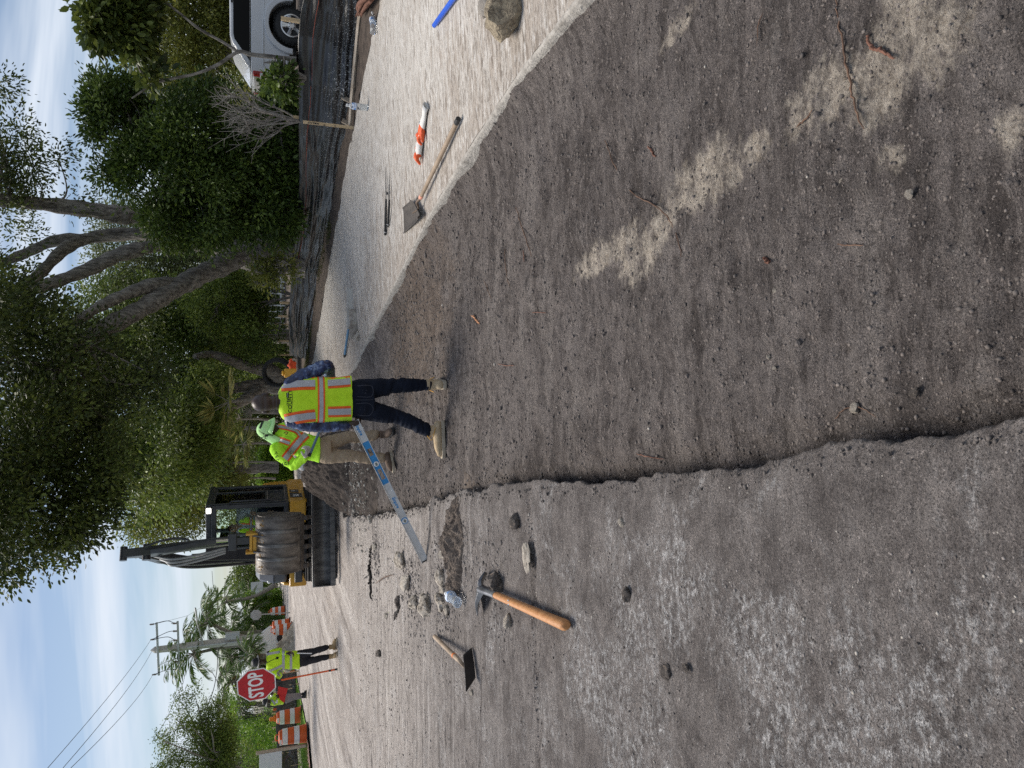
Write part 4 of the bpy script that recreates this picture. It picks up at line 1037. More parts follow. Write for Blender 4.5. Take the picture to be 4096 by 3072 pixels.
ft = thing('silt_fence', 'long black plastic silt fence on wooden stakes along the right side of the pad', 'fence', (0, 0, 0))
_topref = sorted([(GP(b_[0], b_[1]).y, A(t_[0], t_[1], GP(b_[0], b_[1]).y).z) for b_, t_ in [((800, -60), (672, -60)), ((781, 60), (652, 60)), ((770, 170), (643, 170)), ((758, 300), (645, 300)), ((728, 420), (645, 420)), ((712, 520), (642, 520)), ((690, 600), (633, 600)), ((676, 680), (622, 676)), ((664, 770), (626, 770))]])
_ty = np.array([q[0] for q in _topref]); _tz = np.array([q[1] for q in _topref])
def fence_top(y): return np.interp(y, _ty, _tz)
vv = np.linspace(0, 1, 46)
S2, V2 = np.meshgrid(seg, vv, indexing='ij')
Yg2 = np.repeat(fy[:, None], len(vv), 1); Xg2 = np.repeat(fxx[:, None], len(vv), 1)
zb = pad_z(fxx - .3, fy) + .01; zt = fence_top(fy) + fbm(seg * 1.2, seg * 0, 2, 5) * .015
Zg = zb[:, None] + (zt - zb)[:, None] * V2
# long shallow drapes that sag along the fence, sharper near the stakes
ph = V2 * 4.4 + fbm(S2 * .30, S2 * 0 + 2.2, 2, 7) * 1.5 + .30 * np.sin(S2 * .8)
drape = (.30 - np.abs(fbm(S2 * .22 + 3, V2 * 4.4 + S2 * .16 + .5 * fbm(S2 * .8, V2 * 1.5, 2, 6), 3, 8))) * .11 * (1.05 - V2 * .5) + (.3 - np.abs(fbm(S2 * .6 + 9, V2 * 7.5 - S2 * .25, 3, 18))) * .035 + fbm(S2 * 3, V2 * 9 + S2, 2, 9) * .004
belly = -.12 * (1 - V2) ** 1.5
kink = np.zeros_like(S2)
for (ix, iy, a) in [(650, 690, .16), (650, 716, -.14), (645, 140, .05), (640, 515, .06)]:
    ky = GP(ix + 40, iy).y; kink += a * np.exp(-((Yg2 - ky) / .55) ** 2)
off = drape + belly + kink * .8
Xg2 = Xg2 + off * .97; Yg2 = Yg2 - off * .2
me = grid_mesh('plastic_sheet', Xg2, Yg2, Zg)
o = link('plastic_sheet', me, M_plastic, ft); sd_ = o.modifiers.new('thickness', 'SOLIDIFY'); sd_.thickness = .002
# red tie cord threaded through the sheet
cord = MB(); cp = []
for i in range(60, 300, 6):
    f = .80 + .04 * math.sin(i * .05); k = int(f * 45); cp.append((Xg2[i, k] - .008, Yg2[i, k], Zg[i, k]))
cord.tube(cp, .0035, 5); cord.build('cord', material('rusty red cord', (.30, .07, .04), rough=.7), ft)
st_me = None
for (ix0, ix1, iy) in [(607, 655, 140), (633, 656, 330), (604, 650, 502), (608, 640, 592), (604, 634, 664), (601, 630, 690), (600, 632, 741), (601, 630, 772)]:
    gy = GP({140: 776, 330: 752, 502: 715, 592: 694, 664: 679, 690: 675, 741: 668, 772: 664}[iy], iy).y + .05
    top = A(ix0, iy, gy); bx = float(fence_x(gy)) + .06; top.x = bx
    zb_ = float(pad_z(bx - .3, gy)) - .2
    mb = MB(); mb.box((bx, gy, (zb_ + top.z) / 2), (.055, .03, top.z - zb_), Matrix.Rotation(R(12), 4, 'Z')); mb.build('stake', M_wood, ft, 0, .003)
gy = GP(764, 276).y - .12; top = A(656, 276, gy); bot = GP(764, 276)
mb = MB(); L = top.z - bot.z + .15; mb.box((0, 0, L / 2 - .15), (.045, .018, L))
s = thing('grade_stake', 'thin wooden grade stake with handwriting standing before the black fence', 'stake', (bot.x, bot.y - .0, bot.z), rz=R(-18))
mb.build('shaft', M_wood, s, 0, .002)
me = text_mesh('FORE CUT', .034, .0015, .0006); w = link('handwriting', me, M_ink, s); w.rotation_euler = (R(90), R(-90), 0); w.location = (0, -.0105, L - .15 - .14)
me = text_mesh('*', .07, .002, .0006); w = link('mark', me, M_ink, s); w.rotation_euler = (R(90), R(-90), 0); w.location = (.006, -.0105, L - .45)
me = text_mesh('Y', .035, .001, .0006); w = link('mark', me, M_ink, s); w.rotation_euler = (R(90), R(-90), 0); w.location = (0, -.0105, L - .60)
# batten nailed along the bottom of the sheet
pts = [GP(792, -30), GP(782, 50), GP(772, 150), GP(766, 215), GP(762, 272)]
mb = MB(); mb.tube([p + Vector((-.04, -.05, .05)) for p in pts], .028, 4, flatdir=(0, 0, 1)); o = mb.build('batten', M_woodgrey, None, 20); tag(o, 'long weathered wooden batten lying along the foot of the black fence', 'board')
for (ix, iy) in [(757, 212), (757, 262)]:
    p = GP(ix, iy); mb = MB(); mb.box((p.x - .06, p.y - .1, p.z + .08), (.06, .04, .12), Matrix.Rotation(R(20), 4, 'Y')); o = mb.build('wood_block', M_woodgrey, None, 0, .004)
    tag(o, 'small wood block against the batten %s the standing water bottle' % ('just right of' if iy < 230 else 'just left of'), 'wood block', 'wood blocks by the batten')

# ---- white pickup with a bed cap
p = A(630, 52, 15.6); gz = p.z - .40
tr = thing('pickup_truck', 'white pickup with a bed cap parked behind the black fence at upper right', 'pickup', (p.x, p.y, p.z - .376), rz=R(-8)); tr.scale = (.94, .94, .92)
M_tpaint = material('white truck paint', (.62, .63, .64), (.68, .69, .70), 2, .3, coat=.6)
M_glass_dark = material('dark tinted glass', (.003, .003, .004), rough=.22, spec=.12)
M_chrome = material('bright alloy', (.62, .61, .60), (.70, .69, .68), 8, .28, metal=.7)
def arch(cx, cz, r, a0, a1, n=12): return [(cx + r * math.cos(a), cz + r * math.sin(a)) for a in np.linspace(a0, a1, n)]
side = [(-1.02, .52), (-1.10, .62), (-1.12, 1.41), (4.1, 1.41), (4.35, 1.15), (4.45, .5), (4.0, .42)] + [(3.4 + .5 * math.cos(a), .40 + .5 * math.sin(a)) for a in np.linspace(0, PI, 12)][0:12] + [(2.8, .40), (.52, .40)] + arch(0, .40, .50, 0.02, PI - .02, 14)
mb = MB(); mb.prism(side, .12, 1.98); mb.build('body', M_tpaint, tr, 30, .03)
for yy_ in (0.10, 1.92):      # flared arches
    mb = MB(); ring = arch(0, .40, .62, -.05, PI + .05, 22); inner = arch(0, .40, .50, -.05, PI + .05, 22)
    mb.prism(ring + inner[::-1], yy_ - .045 if yy_ < 1 else yy_, yy_ + .05 if yy_ < 1 else yy_ + .11); mb.build('wheel_flare', M_tpaint, tr, 40, .015)
cab_ = [(2.0, 1.42), (2.05, 1.95), (2.3, 2.02), (3.1, 2.0), (3.75, 1.42)]
mb = MB(); mb.prism(cab_, .22, 1.88); mb.build('cab', M_tpaint, tr, 30, .03)
cap = [(-1.06, 1.412), (-.52, 1.93), (-.38, 2.0), (1.85, 2.02), (1.95, 1.412)]
mb = MB(); mb.prism(cap, .15, 1.95); cp_ = mb.build('bed_cap', M_tpaint, tr, 30, .04)
win = [(-.86, 1.435), (-.44, 1.87), (-.34, 1.90), (1.6, 1.90), (1.68, 1.435)]
mb = MB(); mb.prism(win, .128, .152); mb.build('window', M_glass_dark, tr, 0, .006)
mb = MB(); mb.prism([(.30, 1.915), (.62, 1.915), (.62, 1.965), (.30, 1.965)], .118, .15); mb.build('latch', M_black, tr, 0)
mb = MB(); mb.box((1.5, .116, 1.02), (6.0, .012, .012)) ; mb.box((-.45, .114, 1.05), (1.0, .02, .02)); mb.build('side_trim', M_tpaint, tr, 0, .003)
for yy_ in (.20, 1.90):
    mb = MB(); mb.box((-1.11, yy_ - .02, 1.12), (.09, .17, .46)); tl = mb.build('tail_light', material('red tail lens', (.42, .015, .012), (.30, .01, .01), 30, .2), tr, 0, .02)
    mb = MB(); mb.box((-1.13, yy_ - .02, 1.10), (.065, .175, .09)); mb.build('reverse_lens', material('clear lens', (.75, .74, .72), rough=.15), tl, 0, .01)
mb = MB(); mb.box((-1.17, 1.05, .62), (.16, 1.85, .20)); mb.build('bumper', M_chrome, tr, 0, .03)
mb = MB(); mb.box((-1.125, 1.05, 1.1), (.03, 1.4, .50)); mb.build('tailgate', M_tpaint, tr, 0, .02)
mb = MB(); mb.box((1.6, 1.05, .55), (5.2, 1.3, .28)); mb.box((0, 1.05, .55), (1.3, 1.5, .5)); mb.build('underbody', M_black, tr, 0)
def wheel(parent, x, y, r, w, side=-1):
    t_ = MB(); prof = [(r * .60, -w / 2), (r * .82, -w / 2 - .012), (r * .95, -w / 2 + .015), (r, -w / 2 + .05), (r, w / 2 - .05), (r * .95, w / 2 - .015), (r * .82, w / 2 + .012), (r * .60, w / 2)]
    M = Matrix.Translation((x, y, r)) @ Matrix.Rotation(R(90), 4, 'X'); t_.lathe(prof, 40, M)
    wh = t_.build('wheel', M_black, parent, 50)
    tr_ = MB()
    for k in range(36):
        a = 2 * PI * k / 36
        for q in (-.06, .06):
            tr_.box((x + math.sin(a + q * .6) * r, y + q, r + math.cos(a + q * .6) * r), (.035, .09, .014), Matrix.Rotation(a, 4, 'Y'))
    tr_.build('tread', M_black, wh, 0)['kind'] = 'stuff'
    rim = MB(); ro = r * .615; M2 = Matrix.Translation((x, y - w / 2 * 1.0, r)) @ Matrix.Rotation(R(90), 4, 'X')
    rim.lathe([(ro, -.10), (ro, .03), (ro * .90, .035), (ro * .84, .0), (ro * .84, -.10)], 36, M2)
    for k in range(5):
        a = 2 * PI * k / 5 + PI / 2
        for da in (-.15, .15):
            c, s_ = math.cos(a + da), math.sin(a + da)
            p0 = Vector((x + c * ro * .28, y - w / 2 - .02, r + s_ * ro * .28)); p1 = Vector((x + math.cos(a + da * .9) * ro * .88, y - w / 2 - .01, r + math.sin(a + da * .9) * ro * .88))
            rim.tube([p0, p1], [.030, .042], 6, flat=.6)
        rim.tube([Vector((x + math.cos(a) * ro * .2, y - w / 2 - .015, r + math.sin(a) * ro * .2)), Vector((x + math.cos(a) * ro * .88, y - w / 2 - .0, r + math.sin(a) * ro * .88))], [.05, .062], 6, flat=.5)
    rim.lathe([(ro * .36, 0), (ro * .34, .035), (ro * .20, .04), (ro * .20, .02), (.001, .02)], 24, M2)
    rim.build('rim', M_chrome, wh, 40)
    nut = MB()
    for k in range(6):
        a = 2 * PI * k / 6; nut.cyl((x + math.cos(a) * ro * .27, y - w / 2 - .035, r + math.sin(a) * ro * .27), (x + math.cos(a) * ro * .27, y - w / 2 - .05, r + math.sin(a) * ro * .27), .012, n=6)
    nut.build('lug_nuts', M_steel, wh, 0)['kind'] = 'stuff'
    bk = MB(); bk.lathe([(.001, -.13), (ro * .86, -.13), (ro * .86, -.11), (.001, -.11)], 24, M2); bk.build('brake_disc', M_black, wh, 0)
    return wh
wheel(tr, 0, .26, .40, .26); wheel(tr, 0, 1.86, .40, .26); wheel(tr, 3.4, .26, .40, .26); wheel(tr, 3.4, 1.86, .40, .26)

for c_ in [k for k in bpy.data.objects if k.parent == tr or (k.parent and k.parent.parent == tr)]:
    if c_.name.split('.')[0] in ('body', 'bed_cap', 'cab', 'window', 'latch', 'side_trim', 'tail_light', 'reverse_lens', 'tailgate', 'wheel_flare'):
        for v_ in c_.data.vertices:
            if v_.co.z > .95: v_.co.z = .95 + (v_.co.z - .95) * (.72 if v_.co.z < 1.41 else .74)
# ---- orange drums
M_or = material('orange drum plastic', (.55, .085, .012), (.66, .12, .02), 5, .5, .1, 10)
M_refw = material('white reflective band', (.62, .63, .63), (.72, .73, .73), 8, .4)
M_refo = material('orange reflective band', (.62, .13, .03), rough=.45)
def drum():
    t = thing('traffic_drum', 'x', 'drum')
    H_, r0, r1 = .96, .295, .235
    rr = lambda z: r0 + (r1 - r0) * z / H_
    prof = [(.0, 0), (r0 + .03, 0), (r0 + .035, .06), (r0, .075)]
    for a, b_ in [(.075, .27), (.28, .46), (.47, .65), (.66, .84)]:
        prof += [(rr(a) + .004, a), (rr(b_) + .004, b_), (rr(b_) - .012, b_ + .004)]
    prof += [(r1 - .01, .86), (r1 - .03, .93), (r1 - .07, .96), (.001, .965)]
    mb = MB(); mb.lathe(prof, 26); mb.build('body', M_or, t, 30)
    for i, (a, b_) in enumerate([(.285, .455), (.665, .835)]):
        mb = MB(); mb.lathe([(rr(a) + .0065, a), (rr(b_) + .0065, b_)], 26); mb.build('reflective_band', M_refw, t, 60)
    mb = MB(); mb.tube([(-.10, 0, .95), (-.10, 0, 1.03), (-.05, 0, 1.06), (.05, 0, 1.06), (.10, 0, 1.03), (.10, 0, .95)], .018, 6); mb.build('handle', M_or, t, 60)
    mb = MB(); mb.lathe([(.30, -.0), (.36, .0), (.36, .05), (.30, .055)], 24); mb.build('base_ring', M_black, t, 30)
    mb = MB(); mb.prism([(-.16, .86), (.02, .86), (.02, .935), (-.16, .935)], -.262, -.250); mb.build('paper_label', M_white, t, 0)
    return t
dproto = drum(); dkids = kids(dproto)
specs = [((667, 1583), 'nearest orange white drum standing on the verge left of the others', .0, 0), ((654, 1543), 'orange white drum between the nearest drum and the slim marker post', .3, 0), ((640, 1462), 'orange white drum half hidden behind the flagger and the sign pole', .8, 0),
         ((633, 1357), 'orange white drum in front of its pair right of the concrete pole', .5, 0), ((628, 1347), 'orange white drum just behind another one right of the concrete pole', 2, 0), ((612, 1397), 'orange white drum right behind the flagger, left of the concrete pole', .9, 0),
         ((613, 1381), 'orange white drum behind the concrete pole near the rubble', 1.2, 0), ((617, 1318), 'farthest orange white drum on the road edge below the traffic sign back', 0, 0), ((626, 1630), 'orange white drum beside the big white board at far left', 0, 0)]
for i, (q, lab, rz, _) in enumerate(specs):
    o = dproto if i == 0 else copy_tree(dproto, None, dkids)
    g = G(*q); o.location = (g.x, g.y, .03); o.rotation_euler = (0, 0, rz); o['label'] = lab; o['group'] = 'orange drums along the road edge'
# the second drum carries an orange warning lamp
g = G(654, 1543); mb = MB(); mb.box((0, 0, .05), (.17, .10, .10)); mb.lathe([(.085, 0), (.085, .05), (.001, .06)], 16, Matrix.Translation((0, .0, .17)) @ Matrix.Rotation(R(90), 4, 'X')); mb.cyl((0, 0, .1), (0, 0, .16), .02)
o = mb.build('warning_lamp', material('orange lamp plastic', (.75, .22, .02), rough=.35), None, 30, .01, (g.x, g.y, 1.0)); tag(o, 'orange warning lamp on top of the drum beside the marker post', 'warning lamp')
# slim marker post
g = G(640, 1526, .03); t = thing('marker_post', 'slim orange and white marker post beside the second drum', 'marker post', g)
mb = MB(); mb.cyl((0, 0, 0), (0, 0, .42), .055, n=14); mb.build('white_tube', M_refw, t, 30)
mb = MB(); mb.lathe([(.055, .42), (.055, .98), (.04, 1.02), (.001, 1.03)], 14); mb.build('orange_tube', M_or, t, 30)

# ---- concrete utility pole with cross arms
M_conc = material('grey pole concrete', (.40, .375, .335), (.50, .47, .43), 3, .85, .3, 30)
M_galv = material('galvanised steel', (.38, .38, .38), (.46, .46, .46), 8, .5, metal=.5)
Yp = 49.0; base = A(604, 1374, Yp); base.z = 0; top = A(325, 1405, Yp)
t = thing('utility_pole', 'square concrete utility pole with two cross arms beyond the drums', 'utility pole', base)
d = top - base
mb = MB(); mb.tube([Vector((0, 0, -.2)), d * .97, d], [.36, .21, .02], 4, flatdir=(0, 1, 0)); mb.build('shaft', M_conc, t, 10)
def at_pole(f): return d * f
u = Vector((.96, -.28, .0))
arms = []
for f, l0, l1, n in [(.945, -1.75, 2.0, 'cross_arm'), (.80, -1.6, 1.95, 'cross_arm')]:
    c = at_pole(f) + Vector((0, -.25, 0)); mb = MB(); a = math.atan2(u.y, u.x)
    mb.box(c + u * ((l0 + l1) / 2), (l1 - l0, .10, .12), Matrix.Rotation(a, 4, 'Z')); mb.build(n, M_galv, t, 0, .01); arms.append((c, l0, l1))
M_ins = material('grey brown insulator', (.16, .12, .10), (.22, .18, .16), 20, .4)
for ai, (c, l0, l1) in enumerate(arms):
    for s_ in ([l0 + .08, .85, l1 - .08] if ai == 0 else [l0 + .1, -.9, .65, 1.3, l1 - .1]):
        q = c + u * s_; mb = MB()
        mb.lathe([(.02, 0), (.02, .1), (.07, .12), (.03, .17), (.07, .20), (.03, .25), (.06, .28), (.02, .34)], 10, Matrix.Translation(q + Vector((0, 0, .05))) if ai == 0 else Matrix.Translation(q + Vector((0, 0, .35))) @ Matrix.Rotation(R(160), 4, 'X'))
        mb.build('insulator', M_ins, t, 40)
for (a0, a1, b0_, b1_) in [(0, 1.9, 1, 1.85), (0, .85, 1, 1.3), (0, -1.67, 1, -1.5), (0, .85, 1, .65)]:
    p0 = arms[a0][0] + u * a1 + Vector((0, 0, .3)); p1 = arms[b0_][0] + u * b1_ + Vector((0, 0, .2))
    mb = MB(); mb.tube(spline([p0, (p0 + p1) / 2 + u * .25 + Vector((0, -.2, -.25)), p1], 6), .02, 5); mb.build('jumper_wire', M_black, t, 60)
mb = MB(); mb.box(at_pole(.41) + Vector((.45, -.25, 0)), (.42, .3, .85)); mb.build('meter_box', M_galv, t, 0, .02)
mb = MB(); mb.tube([at_pole(.02) + Vector((.06, -.34, 0)), at_pole(.74) + Vector((.03, -.26, 0))], .05, 8); mb.build('conduit', M_galv, t, 60)
mb = MB(); mb.lathe([(.10, -.02), (.14, 0), (.10, .02), (.10, -.02)], 16, Matrix.Translation(at_pole(.30) + Vector((.1, -.38, 0))) @ Matrix.Rotation(R(90), 4, 'X')); mb.build('cable_coil', M_black, t, 60)
mb = MB(); mb.tube([at_pole(.62) + Vector((0, -.2, 0)), at_pole(.62) + Vector((1.5, -.5, .35)), at_pole(.62) + Vector((2.6, -.8, .45))], .05, 8); mb.build('lamp_arm', M_galv, t, 60)
PT = base + arms[0][0]
# farther poles
for (bx, by, tx, ty, Y, lab, arm) in [(598, 1255, 462, 1295, 82, 'wooden utility pole with a small cross arm beyond the palms', True), (598, 1262, 494, 1272, 95, 'plain slim utility pole right of the wooden one with the cross arm', False), (594, 1235, 540, 1236, 125, 'farthest tiny utility pole close to the excavator boom', True)]:
    b_ = A(bx, (by + ty) / 2, Y); b_.z = 0; tp = A(tx, ty, Y); t = thing('utility_pole', lab, 'utility pole', b_, group='farther utility poles')
    mb = MB(); mb.tube([Vector((0, 0, 0)), tp - b_], [.2, .15], 8); mb.build('shaft', M_woodgrey, t, 60)
    if arm:
        mb = MB(); c = (tp - b_) * .94; mb.box(c, (2.4, .12, .14)); mb.build('cross_arm', M_woodgrey, t, 0)
# power lines
M_wire = material('power line', (.10, .10, .105), rough=.6)
def wire(label, pts, r=.010, sag=.0):
    P = []
    for i in range(len(pts) - 1):
        for k in range(14):
            f = k / 14; q = pts[i].lerp(pts[i + 1], f); q.z -= sag * 4 * f * (1 - f); P.append(q)
    P.append(pts[-1]); mb = MB(); mb.tube(P, r, 5); o = mb.build('power_line', M_wire, None, 60); tag(o, label, 'power line', 'overhead power lines')
wire('upper power line running from the pole top towards upper left', [PT + u * .85 + Vector((0, 0, .35)), A(103, 1659, 24), A(40, 1745, 16)], sag=.15)
wire('middle power line of the three running from the pole top to the left', [PT + u * .0 + Vector((0, 0, .35)), A(136, 1659, 24), A(70, 1745, 16)], sag=.2)
wire('lowest of the three power lines leaving the cross arm to the left', [PT + u * -1.67 + Vector((0, 0, .35)), A(153, 1659, 24), A(90, 1745, 16)], sag=.25)
wire('power line from the concrete pole arm to the far wooden pole', [PT + u * 1.9 + Vector((0, 0, .3)), A(405, 1330, 62), A(466, 1290, 82)], sag=.1)
wire('second power line from the concrete pole towards the far poles', [PT + u * 1.2 + Vector((0, 0, -1.5)), A(420, 1345, 62), A(480, 1290, 82)], sag=.1)
wire('low telephone line sagging left of the concrete pole across the sky', [base + at_pole(.70), A(398, 1462, 44), A(376, 1510, 38), A(330, 1600, 28)], sag=.1)
wire('thick low cable sagging from the pole to the windswept tree', [base + at_pole(.45) + Vector((0, -.3, 0)), A(470, 1400, 47), A(466, 1465, 43), A(450, 1520, 36), A(420, 1590, 28)], r=.022, sag=.05)
wire('pale guy cable dropping from beside the pole behind the hedge', [A(405, 1410, 47), A(460, 1455, 44), A(476, 1495, 41), A(505, 1560, 37), A(520, 1590, 35)], r=.02, sag=.05)
wire('distant power line crossing the sky left of the excavator boom', [A(466, 1290, 82), A(460, 1262, 95), A(458, 1234, 110)], r=.03)

# ---- traffic sign seen from behind, right of the pole
Y = 43; g = A(600, 1326, Y); g.z = 0; t = thing('octagon_sign', 'back of an octagonal traffic sign on a steel post right of the drums', 'traffic sign', g)
c = A(553, 1328, Y) - g; mb = MB(); mb.cyl((0, 0, 0), c + Vector((0, .03, .25)), .035, n=8); mb.build('post', M_galv, t, 40)
mb = MB(); mb.prism([(c.x + .31 * math.cos(PI / 8 + k * PI / 4), c.z + .31 * math.sin(PI / 8 + k * PI / 4)) for k in range(8)], c.y - .03, c.y - .045); mb.build('plate', M_galv, t, 0)
Y = 60; g = A(598, 1284, Y); g.z = 0; t = thing('road_sign', 'white rectangular road sign on a post beyond the excavator engine', 'traffic sign', g)
c = A(555, 1272, Y) - g; mb = MB(); mb.cyl((c.x, 0, 0), c + Vector((0, 0, .2)), .04, n=8); mb.build('post', M_galv, t, 40)
mb = MB(); mb.box(c, (1.1, .02, .9)); mb.build('plate', material('pale sign back', (.55, .57, .60), rough=.5), t, 0)
# large white board at far left
Y = 25.0; a_, b2 = A(600, 1630, Y), A(600, 1690, Y); t = thing('sign_board', 'large white board on wooden posts standing on the lawn at far left', 'sign board', (a_.x, Y, .03))
zt_ = A(560, 1640, Y).z - .03; zbm = A(609, 1640, Y).z - .03
mb = MB(); mb.box((-.75, 0, (zt_ + zbm) / 2), (1.7, .03, zt_ - zbm)); mb.build('panel', material('white board panel', (.60, .62, .66), (.66, .68, .72), 3, .5), t, 0, .004)
for x in (.12, -1.2):
    mb = MB(); mb.box((x, .07, zt_ / 2 + .05), (.09, .09, zt_ + .1)); mb.build('post', M_woodgrey, t, 0, .005)
g = G(640, 1652, .03); mb = MB(); mb.box((0, 0, .22), (.6, .5, .44)); mb.box((0, 0, .46), (.66, .56, .05)); o = mb.build('utility_box', material('dark green cabinet', (.03, .04, .035), (.05, .06, .05), 6, .6), None, 0, .02, (g.x, g.y - 1, .03)); tag(o, 'dark utility box on the lawn below the white board', 'utility box')
# black fabric fence along the left hedge
Y = 31.5; p0, p1 = A(618, 1690, 30), A(618, 1455, 32.5); p0.z = p1.z = .0
t = thing('fabric_fence', 'low black fabric fence in front of the clipped hedge behind the drums', 'fence', (p0 + p1) / 2)
n = 80; L = (p1 - p0); tt = np.linspace(-.5, .5, n); vz = np.linspace(.12, .95, 16)
TT, VV = np.meshgrid(tt, vz, indexing='ij')
dd = fbm(TT * 30, VV * 8, 3, 3) * .06
link('fabric', grid_mesh('fabric', L.x * TT + dd * .2, L.y * TT + dd, VV + fbm(TT * 8, TT * 0, 2, 4) * .04), M_plastic, t).modifiers.new('thickness', 'SOLIDIFY').thickness = .004
for k in range(9):
    q = L * (k / 8 - .5); mb = MB(); mb.box((q.x, q.y + .04, .55), (.05, .03, 1.15), Matrix.Rotation(R(random.Random(k).uniform(-5, 5)), 4, 'Y')); mb.build('stake', M_wood, t, 0)
# white vehicle far behind the flagger
Y = 44; g = A(610, 1432, Y); t = thing('parked_car', 'white parked car partly hidden behind the flagger and the drums', 'car', (g.x, Y, .05), rz=R(20))
mb = MB(); mb.prism([(-1.9, .35), (-1.95, .8), (-1.8, 1.0), (-1.0, 1.05), (-.4, 1.75), (1.6, 1.8), (2.1, 1.1), (2.2, .4)], -.85, .85); mb.build('body', M_white, t, 30, .06)
for s_ in (-1, 1):
    mb = MB(); mb.prism([(-.75, 1.08), (-.3, 1.66), (.55, 1.70), (.55, 1.08)], s_ * .856, s_ * .85); mb.build('window', M_glass_dark, t, 0)
    for x in (-1.2, 1.4):
        mb = MB(); mb.lathe([(.18, -.1), (.33, -.1), (.34, .1), (.18, .1)], 18, Matrix.Translation((x, s_ * .8, .33)) @ Matrix.Rotation(R(90), 4, 'X')); mb.build('wheel', M_black, t, 40)

# ---- mailbox, white house, far things on the right
g = A(596, 1036, 40); g.z = .03; t = thing('mailbox', 'small yellow mailbox on the far lawn right of the excavator cab', 'mailbox', g)
mb = MB(); mb.box((0, 0, .45), (.1, .1, .9)); mb.build('post', M_wood, t, 0)
mb = MB(); mb.box((0, 0, 1.0), (.25, .45, .28)); mb.build('box', material('yellow mailbox paint', (.55, .38, .10), rough=.6), t, 0, .05)
Yh = 42; g = A(618, 640, Yh); t = thing('house', 'pale house glimpsed through the thicket right of the bent trunk', 'house', (g.x + 1.2, Yh, .3))
M_stucco = material('cream stucco', (.62, .58, .44), (.68, .64, .50), 4, .85); M_stw = material('white stucco', (.75, .75, .74), rough=.8)
mb = MB(); mb.box((0, 2, 1.35), (7.5, 4, 2.7)); mb.build('wall', M_stucco, t, 0)
mb = MB(); mb.prism([(-4.2, 2.7), (4.2, 2.7), (2.6, 3.5), (-2.6, 3.5)], -.5, 4.5); mb.build('roof', M_stw, t, 0)
for x in (-2.6, .0, 2.4):
    mb = MB(); mb.box((x, -.01, 1.45), (1.2, .06, 1.1)); w_ = mb.build('window', M_stw, t, 0); mb = MB(); mb.box((x, -.045, 1.45), (1.05, .03, .95)); mb.build('pane', M_glass_dark, w_, 0)
mb = MB()
for k in range(24): mb.box((-3.6 + k * .31, -3, .5), (.07, .04, 1.0))
mb.box((0, -3.04, .8), (7.6, .03, .07)); mb.box((0, -3.04, .3), (7.6, .03, .07)); o = mb.build('picket_fence', M_stw, None, 0, loc=(g.x + 1.2, Yh, .3)); tag(o, 'white picket fence before the pale house behind the thicket', 'fence')
# dark house / wall behind end of the fence
g = A(618, 775, 46); t = thing('dark_shed', 'low dark shed with a green trimmed roof beyond the end of the fence', 'shed', (g.x, 46, .2))
mb = MB(); mb.box((0, 1, .9), (3.2, 2, 1.8)); mb.build('wall', material('dark shed wall', (.012, .014, .012), rough=.8), t, 0)
mb = MB(); mb.box((0, .9, 1.9), (3.6, 2.5, .22)); mb.build('roof', material('green trim', (.16, .26, .06), rough=.7), t, 0)
# corrugated black pipe coil leaning on the forked tree
c = A(600, 805, 20.5); t = thing('pipe_coil', 'coil of black corrugated pipe leaning on the forked tree', 'pipe coil', (c.x, c.y, c.z), rot=(R(78), R(0), R(-12)))
for k, (rr_, dz) in enumerate([(.36, -.09), (.37, 0.0), (.35, .09)]):
    mb = MB(); n = 90; mb.tube([Vector((rr_ * math.cos(2 * PI * i / n), rr_ * math.sin(2 * PI * i / n), dz)) for i in range(n + 1)], [.05 if i % 2 else .042 for i in range(n + 1)], 8, caps=False); mb.build('loop', M_black, t, 40)
g = A(606, 790, 19.5); mb = MB(); mb.ball((0, 0, 0), (.17, .10, .11), 20, 14); mb.v = [(x * (1 + .18 * math.sin(z * 40)), y, z * (.8 + .12 * math.sin(x * 30)) + .015 * math.sin(x * 55)) for x, y, z in mb.v]; o = mb.build('orange_vest', material('orange fabric', (.75, .10, .03), (.6, .07, .02), 12, .8, .4, 30), None, 40, 0, tuple(A(631, 792, 17)))
tag(o, 'crumpled orange safety vest past the end of the black fence', 'vest')
mb = MB(); mb.box((0, 0, 0), (.2, .12, .26)); mb.lathe([(.06, .13), (.06, .18), (.001, .18)], 10); o = mb.build('yellow_jug', material('yellow plastic', (.78, .40, .04), rough=.4), None, 20, .03, tuple(A(627, 806, 16.5))); tag(o, 'small yellow jug beside the orange vest past the fence end', 'jug')

# ---- dirt mound and loose spoil
M_dirt = material('dark loose dirt', (.040, .031, .026), (.105, .083, .07), 12, .95, 1.0, 60, c3=(.15, .12, .10))
def mound(name, label, c, rx, ry, h, seed, mat=M_dirt, n=150, lumps=.05, rz=0.0, cat='dirt pile', freq=1.0, pw=1.3):
    x, y = np.meshgrid(np.linspace(-1.2, 1.2, n), np.linspace(-1.2, 1.2, n), indexing='ij')
    ang = np.arctan2(y, x); rr = np.hypot(x, y) / (1 + .22 * fbm(np.cos(ang) * 1.4 + seed, np.sin(ang) * 1.4, 3, seed))
    prof = np.clip(1 - rr ** pw, 0, 1)
    X, Y = x * rx, y * ry
    z = h * prof ** .8 * (1 + .5 * fbm(X * 1.6 * freq, Y * 1.6 * freq, 3, seed + 1)) + np.clip(prof * 6, 0, 1) * (fbm(X * 6 * freq, Y * 6 * freq, 4, seed + 2) * lumps + fbm(X * 20 * freq, Y * 20 * freq, 3, seed + 3) * lumps * .45)
    z = np.where(rr < 1.05, z, -.06)
    z = z - np.clip((rr - .9) / .15, 0, 1) * .05
    me = grid_mesh(name, X, Y, z)
    o = link(name, me, mat, None, c); o.rotation_euler = (0, 0, rz)
    return tag(o, label, cat)
